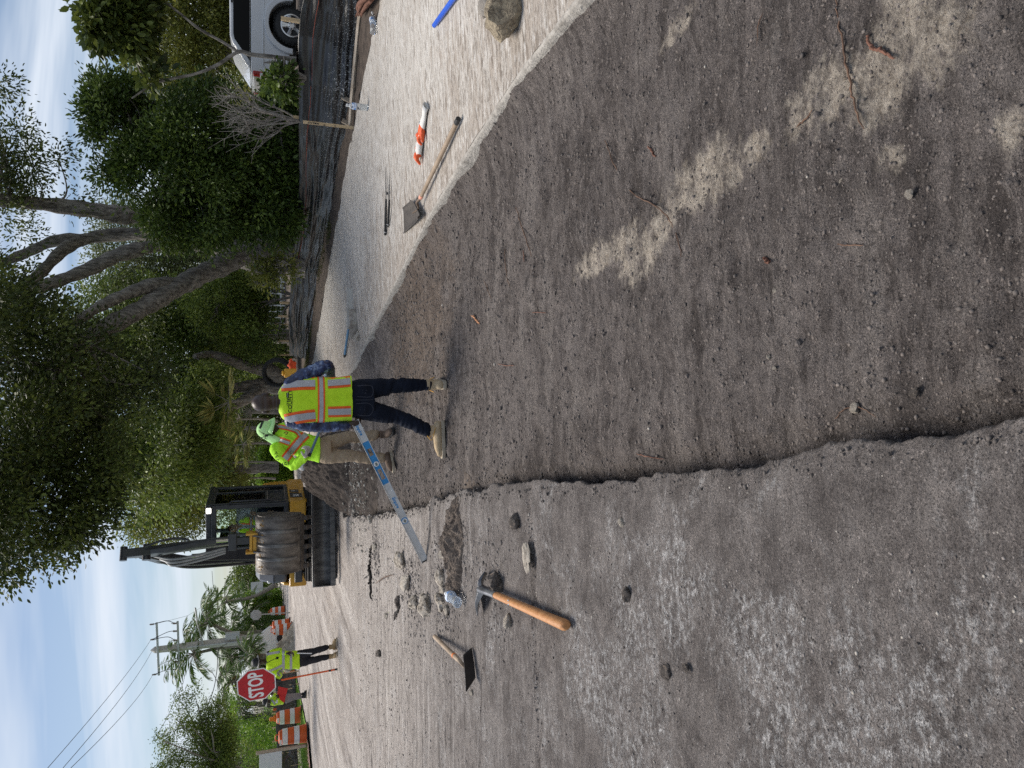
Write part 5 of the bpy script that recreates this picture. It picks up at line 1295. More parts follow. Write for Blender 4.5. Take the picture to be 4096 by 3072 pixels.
mound('dirt_mound', 'big heap of dark dirt with roots in front of the excavator blade', (-1.72, 14.9, -.05), .95, 1.4, .80, 5, lumps=.10, rz=R(8), n=190)
mound('dirt_mound', 'low dark spread of fresh dirt spilling into the trench before the heap', (-1.62, 12.4, -.10), .70, 1.5, .14, 15, lumps=.05, n=160)
p = G(985, 1190); mound('spoil_pile', 'small loose pile of brown soil beside the rocks on the road', (p.x, p.y, -.01), .50, .22, .13, 25, material('brown loose soil', (.085, .066, .054), (.19, .155, .13), 14, .95, 1, 80), 130, .05, R(-8), freq=3, pw=1.2)
p = G(800, 1055, FLOOR); 
# pale lime lumps in the dirt spread
rng = random.Random(3)

def rock_mesh(seed, n=3, rough=.28, flat=.75):
    bm = bmesh.new(); bmesh.ops.create_icosphere(bm, subdivisions=n, radius=1.0)
    v = np.array([q.co[:] for q in bm.verts]); r = np.random.default_rng(seed)
    disp = 1 + rough * noise3(v + seed, 1.3, seed) * 1.6 + rough * .45 * noise3(v, 3.7, seed + 3) + rough * .2 * noise3(v, 9, seed + 5)
    for _ in range(5):
        nn = r.normal(size=3); nn /= np.linalg.norm(nn); dd = v @ nn; lim = r.uniform(.55, .85)
        disp = np.where(dd > lim, disp * lim / np.maximum(dd, 1e-3), disp)
    v = v * disp[:, None]; v[:, 2] *= flat
    for q, w_ in zip(bm.verts, v): q.co = w_
    me = bpy.data.meshes.new('rock'); bm.to_mesh(me); bm.free()
    me.polygons.foreach_set('use_smooth', [True] * len(me.polygons)); me.set_sharp_from_angle(angle=R(35)); return me
M_rock = material('dirt stained limestone', (.10, .082, .068), (.50, .435, .355), 2.2, .9, .9, 14, lo=.36, hi=.50, c3=(.55, .49, .42))
M_rockp = material('pale limestone', (.36, .31, .255), (.62, .56, .475), 2.5, .9, .9, 14, c3=(.12, .10, .085))
M_rockd = material('dark mud crusted stone', (.10, .083, .072), (.21, .18, .158), 2.2, .92, .9, 14, lo=.4, hi=.60, c3=(.50, .36, .25))
K = 5.0  # metres per px guess replaced per rock below
def rock(label, ix, iy, wpx, hpx, seed, mat=M_rock, z=0.0, flat=.7, sink=.25, name='rock', rz=0.0, pad=False):
    """wpx, hpx: size in overview pixels along picture y (width) and x (height)"""
    p = GP(ix, iy) if pad else G(ix, iy, z); dist = math.hypot(p.y, CAM_H) ; m = dist * SC / FPX
    o = link(name, rock_mesh(seed, 3, .26, flat), mat, None, (p.x, p.y, p.z + wpx * m / 2 * flat * (1 - 2 * sink) ))
    o.scale = (wpx * m * .64, max(hpx * m * .9, wpx * m * .36), min(wpx, hpx * 1.4) * m * .66); o.rotation_euler = (0, 0, rz)
    return tag(o, label, 'rock', 'rocks dug out on the road')
RK = [('brown capped round rock at the far end of the rock row nearest the level tip', 872, 1208, 36, 22, M_rock), ('pale topped rock second in the row below the brown capped one', 883, 1260, 28, 26, M_rockp), ('muddy round rock beside the tan chunk in the row', 898, 1300, 32, 18, M_rock),
      ('broad pale speckled boulder in the lower row beside two round ones', 926, 1306, 38, 28, M_rock), ('largest dark boulder right next to the crushed bottle', 956, 1298, 34, 28, M_rock), ('dark rock above the crushed bottle touching the loose soil', 956, 1250, 30, 22, M_rock),
      ('small pale stone tucked between the dark rocks near the bottle', 958, 1272, 16, 16, M_rockp), ('pale wedge stone at the edge of the loose soil pile', 959, 1198, 22, 14, M_rockp), ('small mottled stone at the lower left corner of the rock group', 967, 1318, 16, 14, M_rock),
      ('flat muddy stone left alone under the first rock row', 863, 1300, 22, 10, M_rockd), ('dark clod left of the muddy rock in the first row', 857, 1328, 12, 8, M_rockd), ('long dark stone with a pale orange patch beside the mattock head', 1080, 1257, 52, 26, M_rockd),
      ('small tan stone left of the mattock handle', 1100, 1342, 24, 16, M_rockp), ('half buried rounded stone near the trench edge above the flake', 1116, 1126, 26, 20, M_rockd), ('thin pale flake of rock lifted on its edge in the middle of the road', 1147, 1204, 58, 10, M_rockp),
      ('tiny stone beside the charred root near the blade', 812, 1183, 12, 9, M_rockp), ('dark clump alone on the road beyond the small shovel', 820, 1412, 22, 10, M_rockd), ('grey pebble sized stone far down the road by itself', 836, 1330, 9, 6, M_rockp),
      ('rounded muddy stone in the near left road', 1442, 1452, 26, 16, M_rockd), ('little dark clod next to the muddy stone in the near road', 1485, 1444, 18, 10, M_rockd), ('buried tan stone bump beside the trench edge in mid road', 1355, 1285, 22, 18, M_rockd),
      ('cream chip of stone in the road above the buried bump', 1344, 1128, 14, 10, M_rockp), ('white paper thin chip of stone left of the small shovel', 1020, 1465 + 30, 10, 8, M_rockp)]
for i, (lab, ix, iy, w_, h_, m_) in enumerate(RK): rock(lab, ix, iy, w_, h_, 200 + i, m_, 0.0, rz=i * .7)
RT = [('round brown stone in the near trench floor by the loose roots', 1848, 882, 24, 20, M_rockp), ('grey stone in the trench floor below the sand patch', 1820, 387, 14, 16, M_rock), ('larger pale stone beside the grey one below the sand patch', 1965, 420, 18, 16, M_rockp), ('white chalky stone in mid trench floor', 1675, 627, 16, 10, M_rockp),
      ('dark stone half sunk in the trench right of the sand', 1150, 243, 14, 20, M_rock), ('round pale pebble near the red root chip', 1385, 692, 9, 10, M_rockp), ('pale pebble in the trench near the left boot', 1660, 770, 10, 10, M_rockp), ('small chalk pebble nearest the broken left edge', 1672, 795, 9, 10, M_rockp), ('brown stone near the trench wall in front', 1975, 850, 20, 22, M_rockd)]
for i, (lab, ix, iy, w_, h_, m_) in enumerate(RT): rock(lab, ix, iy, w_ * .72, h_ * .72, 300 + i, m_, FLOOR, rz=i * .9, name='stone', sink=.35)['group'] = 'stones in the trench floor'
# two big chunks on the pad at upper right
o = rock('big straw flecked block of stone lying on the pad at the right edge', 1112, 40, 74, 56, 401, material('straw flecked stone', (.15, .12, .088), (.40, .335, .235), 3.2, .92, 1, 12, dist=1.5, c3=(.54, .47, .35)), pad=True, flat=.9, name='stone_block', sink=.1)
o = rock('smaller dusty stone block behind the straw flecked one', 1066, 18, 34, 30, 402, material('dusty grey stone', (.34, .30, .26), (.48, .44, .39), 9, .9, .8, 40), pad=True, flat=.9, name='stone_block', sink=.1)
# kerb pieces on the far pad
def chunk(label, ix, iy, L, W, H_, rz, mat, seed):
    p = GP(ix, iy); mb = MB(); r = random.Random(seed); n = 14
    x0 = [-L / 2 + L * i / (n - 1) for i in range(n)]
    pts = [[(x, -W / 2 + r.gauss(0, .008), r.gauss(0, .003)), (x, -W / 2 + .02 + r.gauss(0, .008), H_ + r.gauss(0, .008)), (x, W / 2 - .02 + r.gauss(0, .008), H_ + r.gauss(0, .008)), (x, W / 2 + r.gauss(0, .008), r.gauss(0, .003))] for x in x0]
    vs = [q for s_ in pts for q in s_]; fs = [(i * 4 + k, i * 4 + (k + 1) % 4, (i + 1) * 4 + (k + 1) % 4, (i + 1) * 4 + k) for i in range(n - 1) for k in range(4)] + [(3, 2, 1, 0), tuple((n - 1) * 4 + k for k in range(4))]
    mb.add(vs, fs); o = mb.build('kerb_piece', mat, None, 30, .006, (p.x, p.y, p.z)); o.rotation_euler = (0, 0, rz); return tag(o, label, 'concrete piece')
M_kerbp = material('dusty concrete', (.40, .37, .33), (.56, .53, .48), 10, .9, .8, 50)
chunk('straight pale concrete kerb piece lying on the pad beside the blue pole', 762, 667, .68, .13, .10, R(-4), M_kerbp, 1)
chunk('broken rough concrete kerb piece behind the straight one', 770, 700, .48, .14, .11, R(-10), material('crusty concrete', (.22, .18, .15), (.42, .38, .33), 9, .92, 1, 40), 2)
rock('crumbly mortar lump at the right end of the broken kerb piece', 768, 676, 12, 8, 403, M_rockp, pad=True)['category'] = 'mortar lump'
rock('crumbly mortar lump at the left end of the broken kerb piece', 775, 727, 16, 9, 404, M_rockp, pad=True)['category'] = 'mortar lump'
# dark scraper head by the worker
p = GP(716, 806); t = thing('scraper', 'flat dark notched scraper head standing on the pad behind the worker', 'scraper', p, rz=R(10))
mb = MB(); poly = [(-.10, 0), (-.10, .34)] + [q for k in range(4) for q in [(-.10 + .05 * k, .37), (-.10 + .05 * k + .025, .37), (-.10 + .05 * k + .025, .345), (-.10 + .05 * k + .05, .345)]] + [(.10, 0)]
mb.prism(poly, -.012, .012, Matrix.Rotation(R(-58), 4, 'X') @ Matrix.Rotation(R(25), 4, 'Y')); mb.build('plate', M_steel, t, 0, .002)
# ---- tools
M_handle = material('worn wooden handle', (.26, .19, .13), (.42, .32, .23), 4, .65, .3, 40, stretch=(1, 1, .2))
M_orangewood = material('varnished orange wood', (.46, .20, .075), (.58, .29, .12), 4, .5, .25, 30, stretch=(6, 6, .6))
# square shovel on the pad
h0, h1 = GP(989, 259, .035), GP(908, 428, .06); bl = [GP(873, 505, .012), GP(871, 449, .012), GP(897, 432, .03), GP(916, 470, .03)]
t = thing('square_shovel', 'square mouthed shovel with a long worn wooden handle lying on the pad', 'shovel', h0)
mb = MB(); mb.tube([Vector((0, 0, 0)), (h1 - h0) * .02, (h1 - h0) * .5, h1 - h0], [.012, .020, .0195, .018], 12); hd = mb.build('handle', M_handle, t, 60)
mb = MB(); mb.tube([(h1 - h0) * -.012, (h1 - h0) * .035], [.0212, .0212], 12); mb.build('end_cap', M_black, hd, 60)
mb = MB(); mb.tube([(h1 - h0) * .955, (h1 - h0) * .995], .0205, 12); mb.build('tape', material('pink tape', (.72, .34, .24), rough=.6), hd, 60)
mid = (bl[2] + bl[3]) / 2
sk_ = [h1 - h0, (h1 - h0) + (mid - h1) * .45 + Vector((0, 0, .03)), mid - h0 + Vector((0, 0, .012)), (mid * .65 + (bl[0] + bl[1]) * .175) - h0 + Vector((0, 0, .012))]
mb = MB(); mb.tube(spline(sk_, 5), [.019 - .0009 * i for i in range(16)], 10); mb.build('socket', material('brown rusty steel', (.12, .085, .065), (.22, .17, .13), 12, .6, metal=.5), t, 60)
n = 10; gx, gy = np.meshgrid(np.linspace(0, 1, n), np.linspace(0, 1, n), indexing='ij')
B_ = [np.array(q - h0) for q in bl]
PP = (B_[0][None, None] * (1 - gx[..., None]) + B_[1][None, None] * gx[..., None]) * (1 - gy[..., None]) + (B_[3][None, None] * (1 - gx[..., None]) + B_[2][None, None] * gx[..., None]) * gy[..., None]
PP[..., 2] += .035 * np.maximum(np.abs(gx - .5) * 2 - .75, 0) * 4 * (.3 + .7 * gy) + .03 * np.maximum(gy - .85, 0) / .15
o = link('blade', grid_mesh('blade', PP[..., 0], PP[..., 1], PP[..., 2]), material('muddy shovel steel', (.075, .066, .06), (.12, .105, .095), 14, .55, .2, 50, metal=.3), t); s_ = o.modifiers.new('thickness', 'SOLIDIFY'); s_.thickness = .004
# small shovel lying on its edge on the road
a, b_ = G(939, 1375, .03), G(986, 1421, .10); t = thing('small_shovel', 'short handled shovel tipped on its edge with its dark back to the camera', 'shovel', a)
mb = MB(); mb.tube([Vector((0, 0, 0)), (b_ - a)], [.020, .019], 12); hd = mb.build('handle', M_handle, t, 60)
mb = MB(); mb.tube([(b_ - a) * .90, (b_ - a) * .94], .0212, 12); mb.build('label_band', material('orange label', (.75, .22, .06), rough=.5), hd, 60)
c = G(1012, 1440, .03)
mb = MB(); mb.tube(spline([b_ - a, (b_ - a) * 1.12 + Vector((0, 0, .0)), (A(1003, 1440, c.y) - a)], 5), [.020 - .0008 * i for i in range(11)], 10); mb.build('socket', M_handle, t, 60)
tl_, tr_, bl_, br_ = A(1006, 1497, c.y + .06), A(997, 1416, c.y + .05), G(1029, 1478, .002), G(1021, 1400, .002)
bl_, br_ = G(1027, 1464, .004), G(1018, 1399, .004); tr_ = A(1000, 1415, br_.y - .05); tl_ = A(1006, 1496, bl_.y - .05)
gx, gy = np.meshgrid(np.linspace(0, 1, 12), np.linspace(0, 1, 12), indexing='ij'); B_ = [np.array(q - a) for q in (bl_, br_, tr_, tl_)]
PP = (B_[0] * (1 - gx[..., None]) + B_[1] * gx[..., None]) * (1 - gy[..., None]) + (B_[3] * (1 - gx[..., None]) + B_[2] * gx[..., None]) * gy[..., None]
PP[..., 1] -= .012 * np.sin(gx * PI)
o = link('blade', grid_mesh('blade', PP[..., 0], PP[..., 1], PP[..., 2]), material('dark brown shovel steel', (.018, .014, .012), (.034, .027, .024), 10, .6, .2, 40), t); s_ = o.modifiers.new('thickness', 'SOLIDIFY'); s_.thickness = .004
# mattock
h0, h1, hc = G(1224, 1352, .03), G(1070, 1285, .06), G(1040, 1272, .07)
t = thing('mattock', 'mattock with a varnished orange wooden handle and steel head on the road', 'mattock', h0)
ax = (h1 - h0)
mb = MB(); mb.tube([Vector((0, 0, 0)), ax * .02, ax * .2, ax * .6, ax], [.018, .029, .027, .024, .022], 14, flat=1.2); hd = mb.build('handle', M_orangewood, t, 60)
mb = MB(); mb.box(ax * .72 + Vector((0, 0, .024)), (.03, .02, .003), Matrix.Rotation(R(20), 4, 'Z')); mb.build('sticker', material('blue sticker', (.25, .38, .50), rough=.5), hd, 0)
M_tool = material('bright worn tool steel', (.10, .10, .105), (.30, .30, .31), 6, .35, .15, 40, metal=.6)
mb = MB(); mb.tube([ax * .98, ax * 1.06, hc - h0], [.025, .023, .030], 12, flat=1.2); hh = mb.build('socket', M_tool, t, 50)
e1, e2 = G(1050, 1236, .03) - h0, G(1034, 1310, .02) - h0; hcl = hc - h0
for nm, e, w0, w1, dn in (('cutter_blade', e1, .030, .066, .015), ('hoe_blade', e2, .030, .074, .02)):
    P = spline([hcl, hcl.lerp(e, .45) + Vector((0, .0, .02)), e], 6); mb = MB()
    d0 = (e - hcl).normalized(); sd0 = d0.cross(Vector((0, .5, 1))).normalized()
    L_ = len(P); vs = []; 
    for i, q in enumerate(P):
        f = i / (L_ - 1); w_ = w0 + (w1 - w0) * f; th = .018 * (1 - f) + .003; up = d0.cross(sd0)
        for s1, s2 in ((-1, -1), (1, -1), (1, 1), (-1, 1)): vs.append(Vector(q) + sd0 * w_ * s1 + up * th * s2)
    fs = [(i * 4 + k, i * 4 + (k + 1) % 4, (i + 1) * 4 + (k + 1) % 4, (i + 1) * 4 + k) for i in range(L_ - 1) for k in range(4)] + [(0, 1, 2, 3), tuple((L_ - 1) * 4 + k for k in range(4))]
    mb.add(vs, fs); mb.build(nm, M_tool, t, 30, .002)
# black shears on the pad
t0 = GP(836, 435); t = thing('long_shears', 'black long handled shears lying closed on the pad', 'shears', t0)
for (a_, b_, r_) in [((832, 508), (834, 430), .014), ((838, 490), (841, 432), .013)]:
    pa, pb = GP(*a_, .02) - t0, GP(*b_, .03) - t0; mb = MB(); mb.tube([pa, pa.lerp(pb, .1), pa.lerp(pb, .6), pb], [r_, r_ * 1.2, r_ * 1.1, r_ * .8], 10); hd = mb.build('handle', M_black, t, 60)
    mb = MB(); mb.tube([pa + (pb - pa) * .09, pa + (pb - pa) * .10], r_ * 1.35, 10); mb.build('ring', M_white, hd, 60)
for (a_, b_) in [((834, 430), (833, 360)), ((841, 432), (841, 366))]:
    pa, pb = GP(*a_, .03) - t0, GP(*b_, .012) - t0; mb = MB(); mb.tube([pa, pa.lerp(pb, .4), pb], [.012, .016, .003], 8, flat=.4, flatdir=(0, 0, 1)); mb.build('blade', M_steel, t, 40)
mb = MB(); pv = GP(837, 418, .03) - t0; mb.cyl(pv + Vector((0, 0, -.01)), pv + Vector((0, 0, .012)), .016, n=12); mb.build('pivot_bolt', M_steel, t, 40)
# blue pole far pad
p0, p1 = GP(744, 770, .03), GP(754, 702, .05); t = thing('blue_pole', 'blue tube pole with a black end lying beside the kerb piece', 'pole', p0)
mb = MB(); mb.tube([(p1 - p0) * .08, p1 - p0], .022, 12); mb.build('tube', material('steel blue paint', (.06, .16, .28), (.09, .22, .36), 8, .4), t, 60)
mb = MB(); mb.tube([Vector((0, 0, 0)), (p1 - p0) * .085], .025, 12); mb.build('grip', M_black, t, 60)
# blue pipe upper right
p0, p1 = GP(938, 55, .03), GP(1010, -45, .04); t = thing('blue_pipe', 'bright blue plastic pipe with scuffed paint on the pad at the right edge', 'pipe', p0)
mb = MB(); d_ = p1 - p0; mb.tube([Vector((0, 0, 0)), d_], .020, 14, caps=False); mb.tube([d_ * .001, d_], .016, 14, caps=False); mb.build('tube', material('scuffed bright blue', (.02, .09, .52), (.03, .12, .60), 8, .4, c3=(.60, .60, .58), lo=.4, hi=.64), t, 60)
# gloves
def glove(label, iy0, ix0, rz, seed, loc, flip=1, cuffopen=True):
    t = thing('work_glove', label, 'glove', loc, rz=rz, group='pair of work gloves'); r = random.Random(seed)
    M_gor = material('orange rubber coating', (.80, .13, .03), (.68, .09, .02), 14, .55, .5, 60); M_gwh = material('white knit', (.68, .66, .62), (.78, .76, .72), 60, .9, .4, 200)
    mb = MB(); mb.tube([(-.20, 0, .022), (-.16, 0, .024), (-.11, .0, .020), (-.05, 0, .022), (-.02, 0, .02)], [.050, .042, .038, .048, .046], 14, flat=.42, flatdir=(0, 0, 1), caps=False); mb.build('cuff', M_gwh, t, 60).modifiers.new('thickness', 'SOLIDIFY').thickness = .004
    mb = MB(); mb.tube([(-.06, 0, .021), (-.03, 0, .024), (.02, 0, .024), (.05, 0, .018)], [.040, .050, .05, .036], 14, flat=.42, flatdir=(0, 0, 1)); mb.build('palm', M_gor if seed == 1 else M_gwh, t, 60)
    for k, (yo, L_, an) in enumerate([(-.034, .07, -.25), (-.012, .085, -.05), (.012, .08, .12), (.033, .06, .3)]):
        bend = r.uniform(-.5, .5); q = [Vector((.035, yo * flip, .02)), Vector((.035 + L_ * .5 * math.cos(an), (yo + L_ * .5 * math.sin(an)) * flip, .03 + .01 * r.random())), Vector((.035 + L_ * math.cos(an + bend), (yo + L_ * math.sin(an + bend)) * flip, .014))]
        mb = MB(); mb.tube(spline(q, 4), [.013, .0135, .013, .013, .0125, .012, .0115, .010, .006], 8); mb.build('finger', M_gor, t, 60)
    mb = MB(); mb.tube(spline([Vector((-.02, .04 * flip, .02)), Vector((.02, .075 * flip, .022)), Vector((.05, .085 * flip, .016))], 4), [.016, .016, .015, .015, .014, .013, .012, .010, .006], 8); mb.build('thumb', M_gor, t, 60)
    return t
glove('orange palmed work glove with a long white cuff nearer the fence side', 0, 0, 0, 1, tuple(GP(917, 282)), 1)
_a, _b = GP(921, 252), GP(914, 300); bpy.data.objects['work_glove'].rotation_euler = (0, 0, math.atan2(_b.y - _a.y, _b.x - _a.x)); bpy.data.objects['work_glove'].scale = (1.25, 1.2, 1.3)
_a, _b = GP(911, 346), GP(914, 305)
o = glove('white work glove with orange fingertips and its cuff gaping open', 0, 0, math.atan2(_b.y - _a.y, _b.x - _a.x) + PI, 2, tuple(GP(913, 322)), -1); o.scale = (1.2, 1.25, 1.5)
# bottles
M_pet = material('clear bottle plastic', (.86, .90, .93), rough=.07, trans=.84, spec=.6); M_pet.node_tree.nodes['Principled BSDF'].inputs['IOR'].default_value = 1.2
M_bl = material('blue bottle label', (.08, .26, .62), (.68, .74, .84), 30, .4, lo=.46, hi=.50)
M_capb = material('white bottle cap', (.80, .80, .80), rough=.4)
def bottle(label, loc, rot, crush=0.0, s=1.0, cap=True, seed=0):
    t = thing('water_bottle', label, 'bottle', loc, rot=rot, group='plastic water bottles'); r = random.Random(seed)
    prof = [(.001, .004), (.022, 0), (.031, .006)]
    for k in range(8): prof += [(.0315, .012 + k * .012), (.029, .018 + k * .012)]
    prof += [(.032, .112), (.032, .150), (.030, .158), (.024, .172), (.014, .186), (.0125, .192), (.0125, .200)]
    mb = MB(); mb.lathe(prof, 20)
    if crush: mb.v = [(x * (1 + crush * .6 * math.sin(z * 60)) + crush * .012 * math.sin(z * 45), y * (1 - crush * (.35 + .3 * math.sin(z * 38))), z) for x, y, z in mb.v]
    o = mb.build('shell', M_pet, t, 50)
    mb = MB(); mb.lathe([(.0327, .114), (.0327, .148)], 20)
    if crush: mb.v = [(x * 1.02 * (1 + crush * .6 * math.sin(z * 60)) + crush * .012 * math.sin(z * 45), y * 1.03 * (1 - crush * (.35 + .3 * math.sin(z * 38))), z) for x, y, z in mb.v]
    mb.build('label', M_bl, t, 50)
    if cap: mb = MB(); mb.lathe([(.0145, .194), (.0145, .210), (.001, .211)], 16); mb.build('cap', M_capb, t, 40)
    if not crush:
        mb = MB(); mb.lathe([(.001, .008), (.027, .008), (.0275, .07), (.001, .0705)], 20); mb.build('water', material('bottle water', (.92, .96, .98), rough=.02, trans=1.0), t, 50)
    t.scale = (s, s, s); return t
p = GP(795, 233); bottle('water bottle standing upright at the foot of the black fence', p, (0, 0, .3), s=1.35)
p = GP(806, 72, .045); bottle('empty water bottle lying beside the batten at upper right', p, (R(90), 0, R(98)), crush=.25, s=1.3, seed=2)
p = G(990, 1302, .05); q = G(958, 1266, .05); bottle('crushed water bottle lying against the loose soil and rocks', p, (R(84), 0, math.atan2((q - p).y, (q - p).x) + PI / 2), crush=.30, s=1.3, seed=3)
# ---- roots, twigs, wood chips
M_root = material('brown root', (.09, .05, .032), (.17, .10, .065), 30, .8)
M_redwood = material('red brown wood', (.13, .058, .038), (.21, .10, .066), 20, .8, .4, 60)
def twig(label, pts, r=.004, z=FLOOR, mat=M_root, cat='root', name='root', up=.008, pad=False):
    P = [(Vector((G(*q, z).x, G(*q, z).y, 0))) for q in pts]
    for v_ in P: v_.z = (float(floor_z(v_.x, v_.y)) if z < 0 else float(road_z(np.array(v_.x), np.array(v_.y)))) + up
    S = spline(P, 7) if len(P) > 2 else spline([P[0], (P[0] + P[-1]) / 2, P[-1]], 5); mb = MB(); rr_ = np.random.default_rng(len(label)); r_ = r * (.62 if z < 0 else .8); mb.tube([q + rr_.normal(size=3) * r_ * .5 for q in S], [r_ * (.25 + .75 * math.sin(PI * min(1, max(.06, (i + .6) / len(S)))) ** .5) * rr_.uniform(.75, 1.15) for i in range(len(S))], 6); o = mb.build(name, mat, None, 60); return tag(o, label, cat)
zz = lambda x, y: (972 + .5606 * x, .5606 * y)
twig('long thin root curving through the pale sand in the middle of the trench', [zz(600, 540), zz(640, 640), zz(700, 740), zz(790, 790), zz(850, 850), zz(885, 930), zz(905, 990)], .005)
twig('long root running straight down the trench near the brightest sand', [zz(1478, 0), zz(1520, 120), zz(1555, 230), zz(1575, 330), zz(1595, 430), zz(1615, 500)], .006)
twig('thin whitish root high in the near trench floor', [zz(1215, 50), zz(1195, 110), zz(1190, 180)], .003)
twig('forked root near the middle of the sand patches', [zz(1345, 490), zz(1390, 465), zz(1430, 430)], .005)
twig('short red root chip in the dark soil left of the sand', [zz(770, 565), zz(780, 585), zz(792, 605)], .008, mat=M_redwood)
twig('straight brown root lying in the soil right of the right boot', [zz(270, 800), zz(300, 880), zz(335, 990)], .006)
twig('brown root parallel to the soil scratches near the kerb', [zz(215, 960), zz(215, 1020), zz(235, 1110)], .006)
twig('thin root crossing others at the right of the brown band', [zz(130, 1080), zz(150, 1120), zz(170, 1150)], .005)
twig('red splinter in the trench beside the brown band', [zz(290, 965), zz(293, 990), zz(298, 1012)], .006, mat=M_redwood)
twig('bright orange wood chip lying in the soil near the right boot', [zz(88, 1215), zz(100, 1232), zz(118, 1248)], .012, mat=material('orange wood chip', (.45, .20, .09), (.55, .28, .15), 30, .8), cat='wood chip', name='wood_chip')
twig('horizontal reddish twig in mid trench', [zz(322, 1205), zz(350, 1204), zz(375, 1206)], .004, mat=M_redwood)
twig('pale brown twig right behind the right boot', [zz(195, 1402), zz(220, 1408), zz(250, 1408)], .005, mat=M_redwood)
twig('small red chip by the lone pebbles in mid trench', [zz(1218, 995), zz(1232, 1005), zz(1250, 1018)], .010, mat=M_redwood, cat='wood chip', name='wood_chip')
twig('larger red root chunk next to the brightest sand', [zz(1625, 140), zz(1645, 180), zz(1690, 205), zz(1735, 230)], .009, mat=M_redwood)
twig('dark thin root in the lower trench', [zz(1490, 940), zz(1530, 945), zz(1590, 942)], .004)
twig('fine curled rootlet close to the broken left edge', [(1800, 905), (1830, 885), (1860, 880), (1890, 900)], .003)
twig('thin red rootlet near the left edge of the trench', [(1372, 980), (1395, 986), (1420, 993)], .004, mat=M_redwood)
M_char = material('charred root', (.012, .010, .009), (.035, .028, .024), 30, .8)
zr = lambda x, y: (702 + .2929 * x, 1026 + .2929 * y)
twig('black charred root with broken ends lying near the excavator blade', [zr(345, 530), zr(340, 600), zr(335, 680), zr(345, 760), zr(345, 840), zr(352, 930)], .028, 0, M_char, up=.02)
twig('thin rootlet branching off the charred root', [zr(330, 740), zr(310, 755), zr(300, 765)], .010, 0, M_char, up=.03)
twig('bent brown twig between the charred root and the first rock', [zr(395, 795), zr(430, 770), zr(470, 745), zr(520, 738)], .010, 0, M_root, up=.03)
twig('small splayed dark root below the rock row', [zr(515, 1070), zr(530, 1030), zr(545, 1000), zr(560, 960)], .018, 0, M_char, up=.01)
# shredded root stump at top right
p = GP(790, 12); t = thing('root_stump', 'torn reddish root stump with splintered ends at the fence foot', 'root', p)
rng = random.Random(12)
for k in range(9):
    e = GP(772 + rng.uniform(-6, 8), 30 + rng.uniform(-6, 8), .12 + rng.uniform(-.05, .1)) - p; s0 = GP(806, -14, .1) - p + Vector((rng.uniform(-.05, .05), rng.uniform(-.05, .05), rng.uniform(-.05, .08)))
    mb = MB(); mb.tube(spline([s0, s0.lerp(e, .5) + Vector((0, 0, rng.uniform(-.02, .05))), e], 4), [.032, .03, .028, .026, .024, .022, .018, .012, .004], 7); mb.build('splinter', M_redwood, t, 60)
# rubble beside drums
g = G(630, 1392, .03); mound('rubble_pile', 'rubble and dirt pile beside the drums behind the flagger', (g.x, g.y - 1.5, .02), 1.5, 1.1, .75, 61, material('broken limerock', (.30, .25, .19), (.52, .46, .38), 4, .9, 1, 14, c3=(.06, .07, .03)), 60, .2)
# stake flags far right behind
for k, (ix0, iy, Y) in enumerate([(596, 760, 30), (600, 700, 26)]):
    p = A(ix0, iy, Y); mb = MB(); mb.box((0, 0, -.35), (.04, .03, .9)); o = mb.build('survey_stake', M_wood, None, 0, 0, tuple(p)); tag(o, 'wooden survey stake standing %s beyond the black fence' % ('by the bent trunk' if k == 0 else 'in front of the thicket'), 'stake', 'survey stakes')
# scattered grit: too many to count
def scatter(name, n, fx, seed, rmin, rmax, mat, kind='stuff'):
    r = np.random.default_rng(seed); pts = fx(r, n)
    ico = bmesh.new(); bmesh.ops.create_icosphere(ico, subdivisions=1, radius=1); V = np.array([q.co[:] for q in ico.verts]); F = np.array([[q.index for q in f.verts] for f in ico.faces]); ico.free()
    n = len(pts); rad = (rmin + (rmax - rmin) * r.random(n) ** 3.5) * (.6 + .20 * np.minimum(pts[:, 1], 9))
    sc = rad[:, None] * (0.7 + .6 * r.random((n, 3))); sc[:, 2] *= .75
    vv = V[None] * sc[:, None] * (1 + .25 * r.normal(size=(n, len(V), 1)).clip(-1, 1)) 
    vv = vv + pts[:, None]
    ff = (F[None] + (np.arange(n) * len(V))[:, None, None]).reshape(-1)
    o = link(name, np_mesh(name, vv.reshape(-1, 3), ff, np.full(n * len(F), 3), False), mat); tag(o, kind=kind); return o
def on_floor(r, n):
    y = .9 + 9 * r.random(n) ** 1.8; x = edge_l(y) + (edge_r(y) - edge_l(y)) * r.random(n); return np.stack([x, y, floor_z(x, y)], 1)
def on_road(r, n):
    y = .9 + 11 * r.random(n) ** 1.7; x = edge_l(y) - .05 - (y * .62 + .6) * r.random(n) ** 1.1; return np.stack([x, y, road_z(x, y)], 1)
def edge_pts(r, n):
    y = .9 + 11 * r.random(n) ** 1.6; x = edge_l(y) + r.normal(size=n) * .05 + .02; return np.stack([x, y, np.where(x < edge_l(y), 0, floor_z(x, y))], 1)
M_gr_p = material('pale grit', (.24, .215, .185), (.48, .44, .39), 30, .9); M_gr_d = material('dark crumbs', (.06, .051, .046), (.16, .14, .127), 30, .95); M_gr_m = material('grey brown crumbs', (.15, .132, .122), (.28, .25, .232), 30, .95)
scatter('grit', 130, on_floor, 1, .0012, .007, M_gr_p); scatter('crumbs', 14000, on_floor, 2, .0015, .008, M_gr_d); scatter('crumbs', 14000, on_floor, 6, .0015, .008, material('brown crumbs', (.095, .080, .071), (.20, .172, .154), 30, .95))
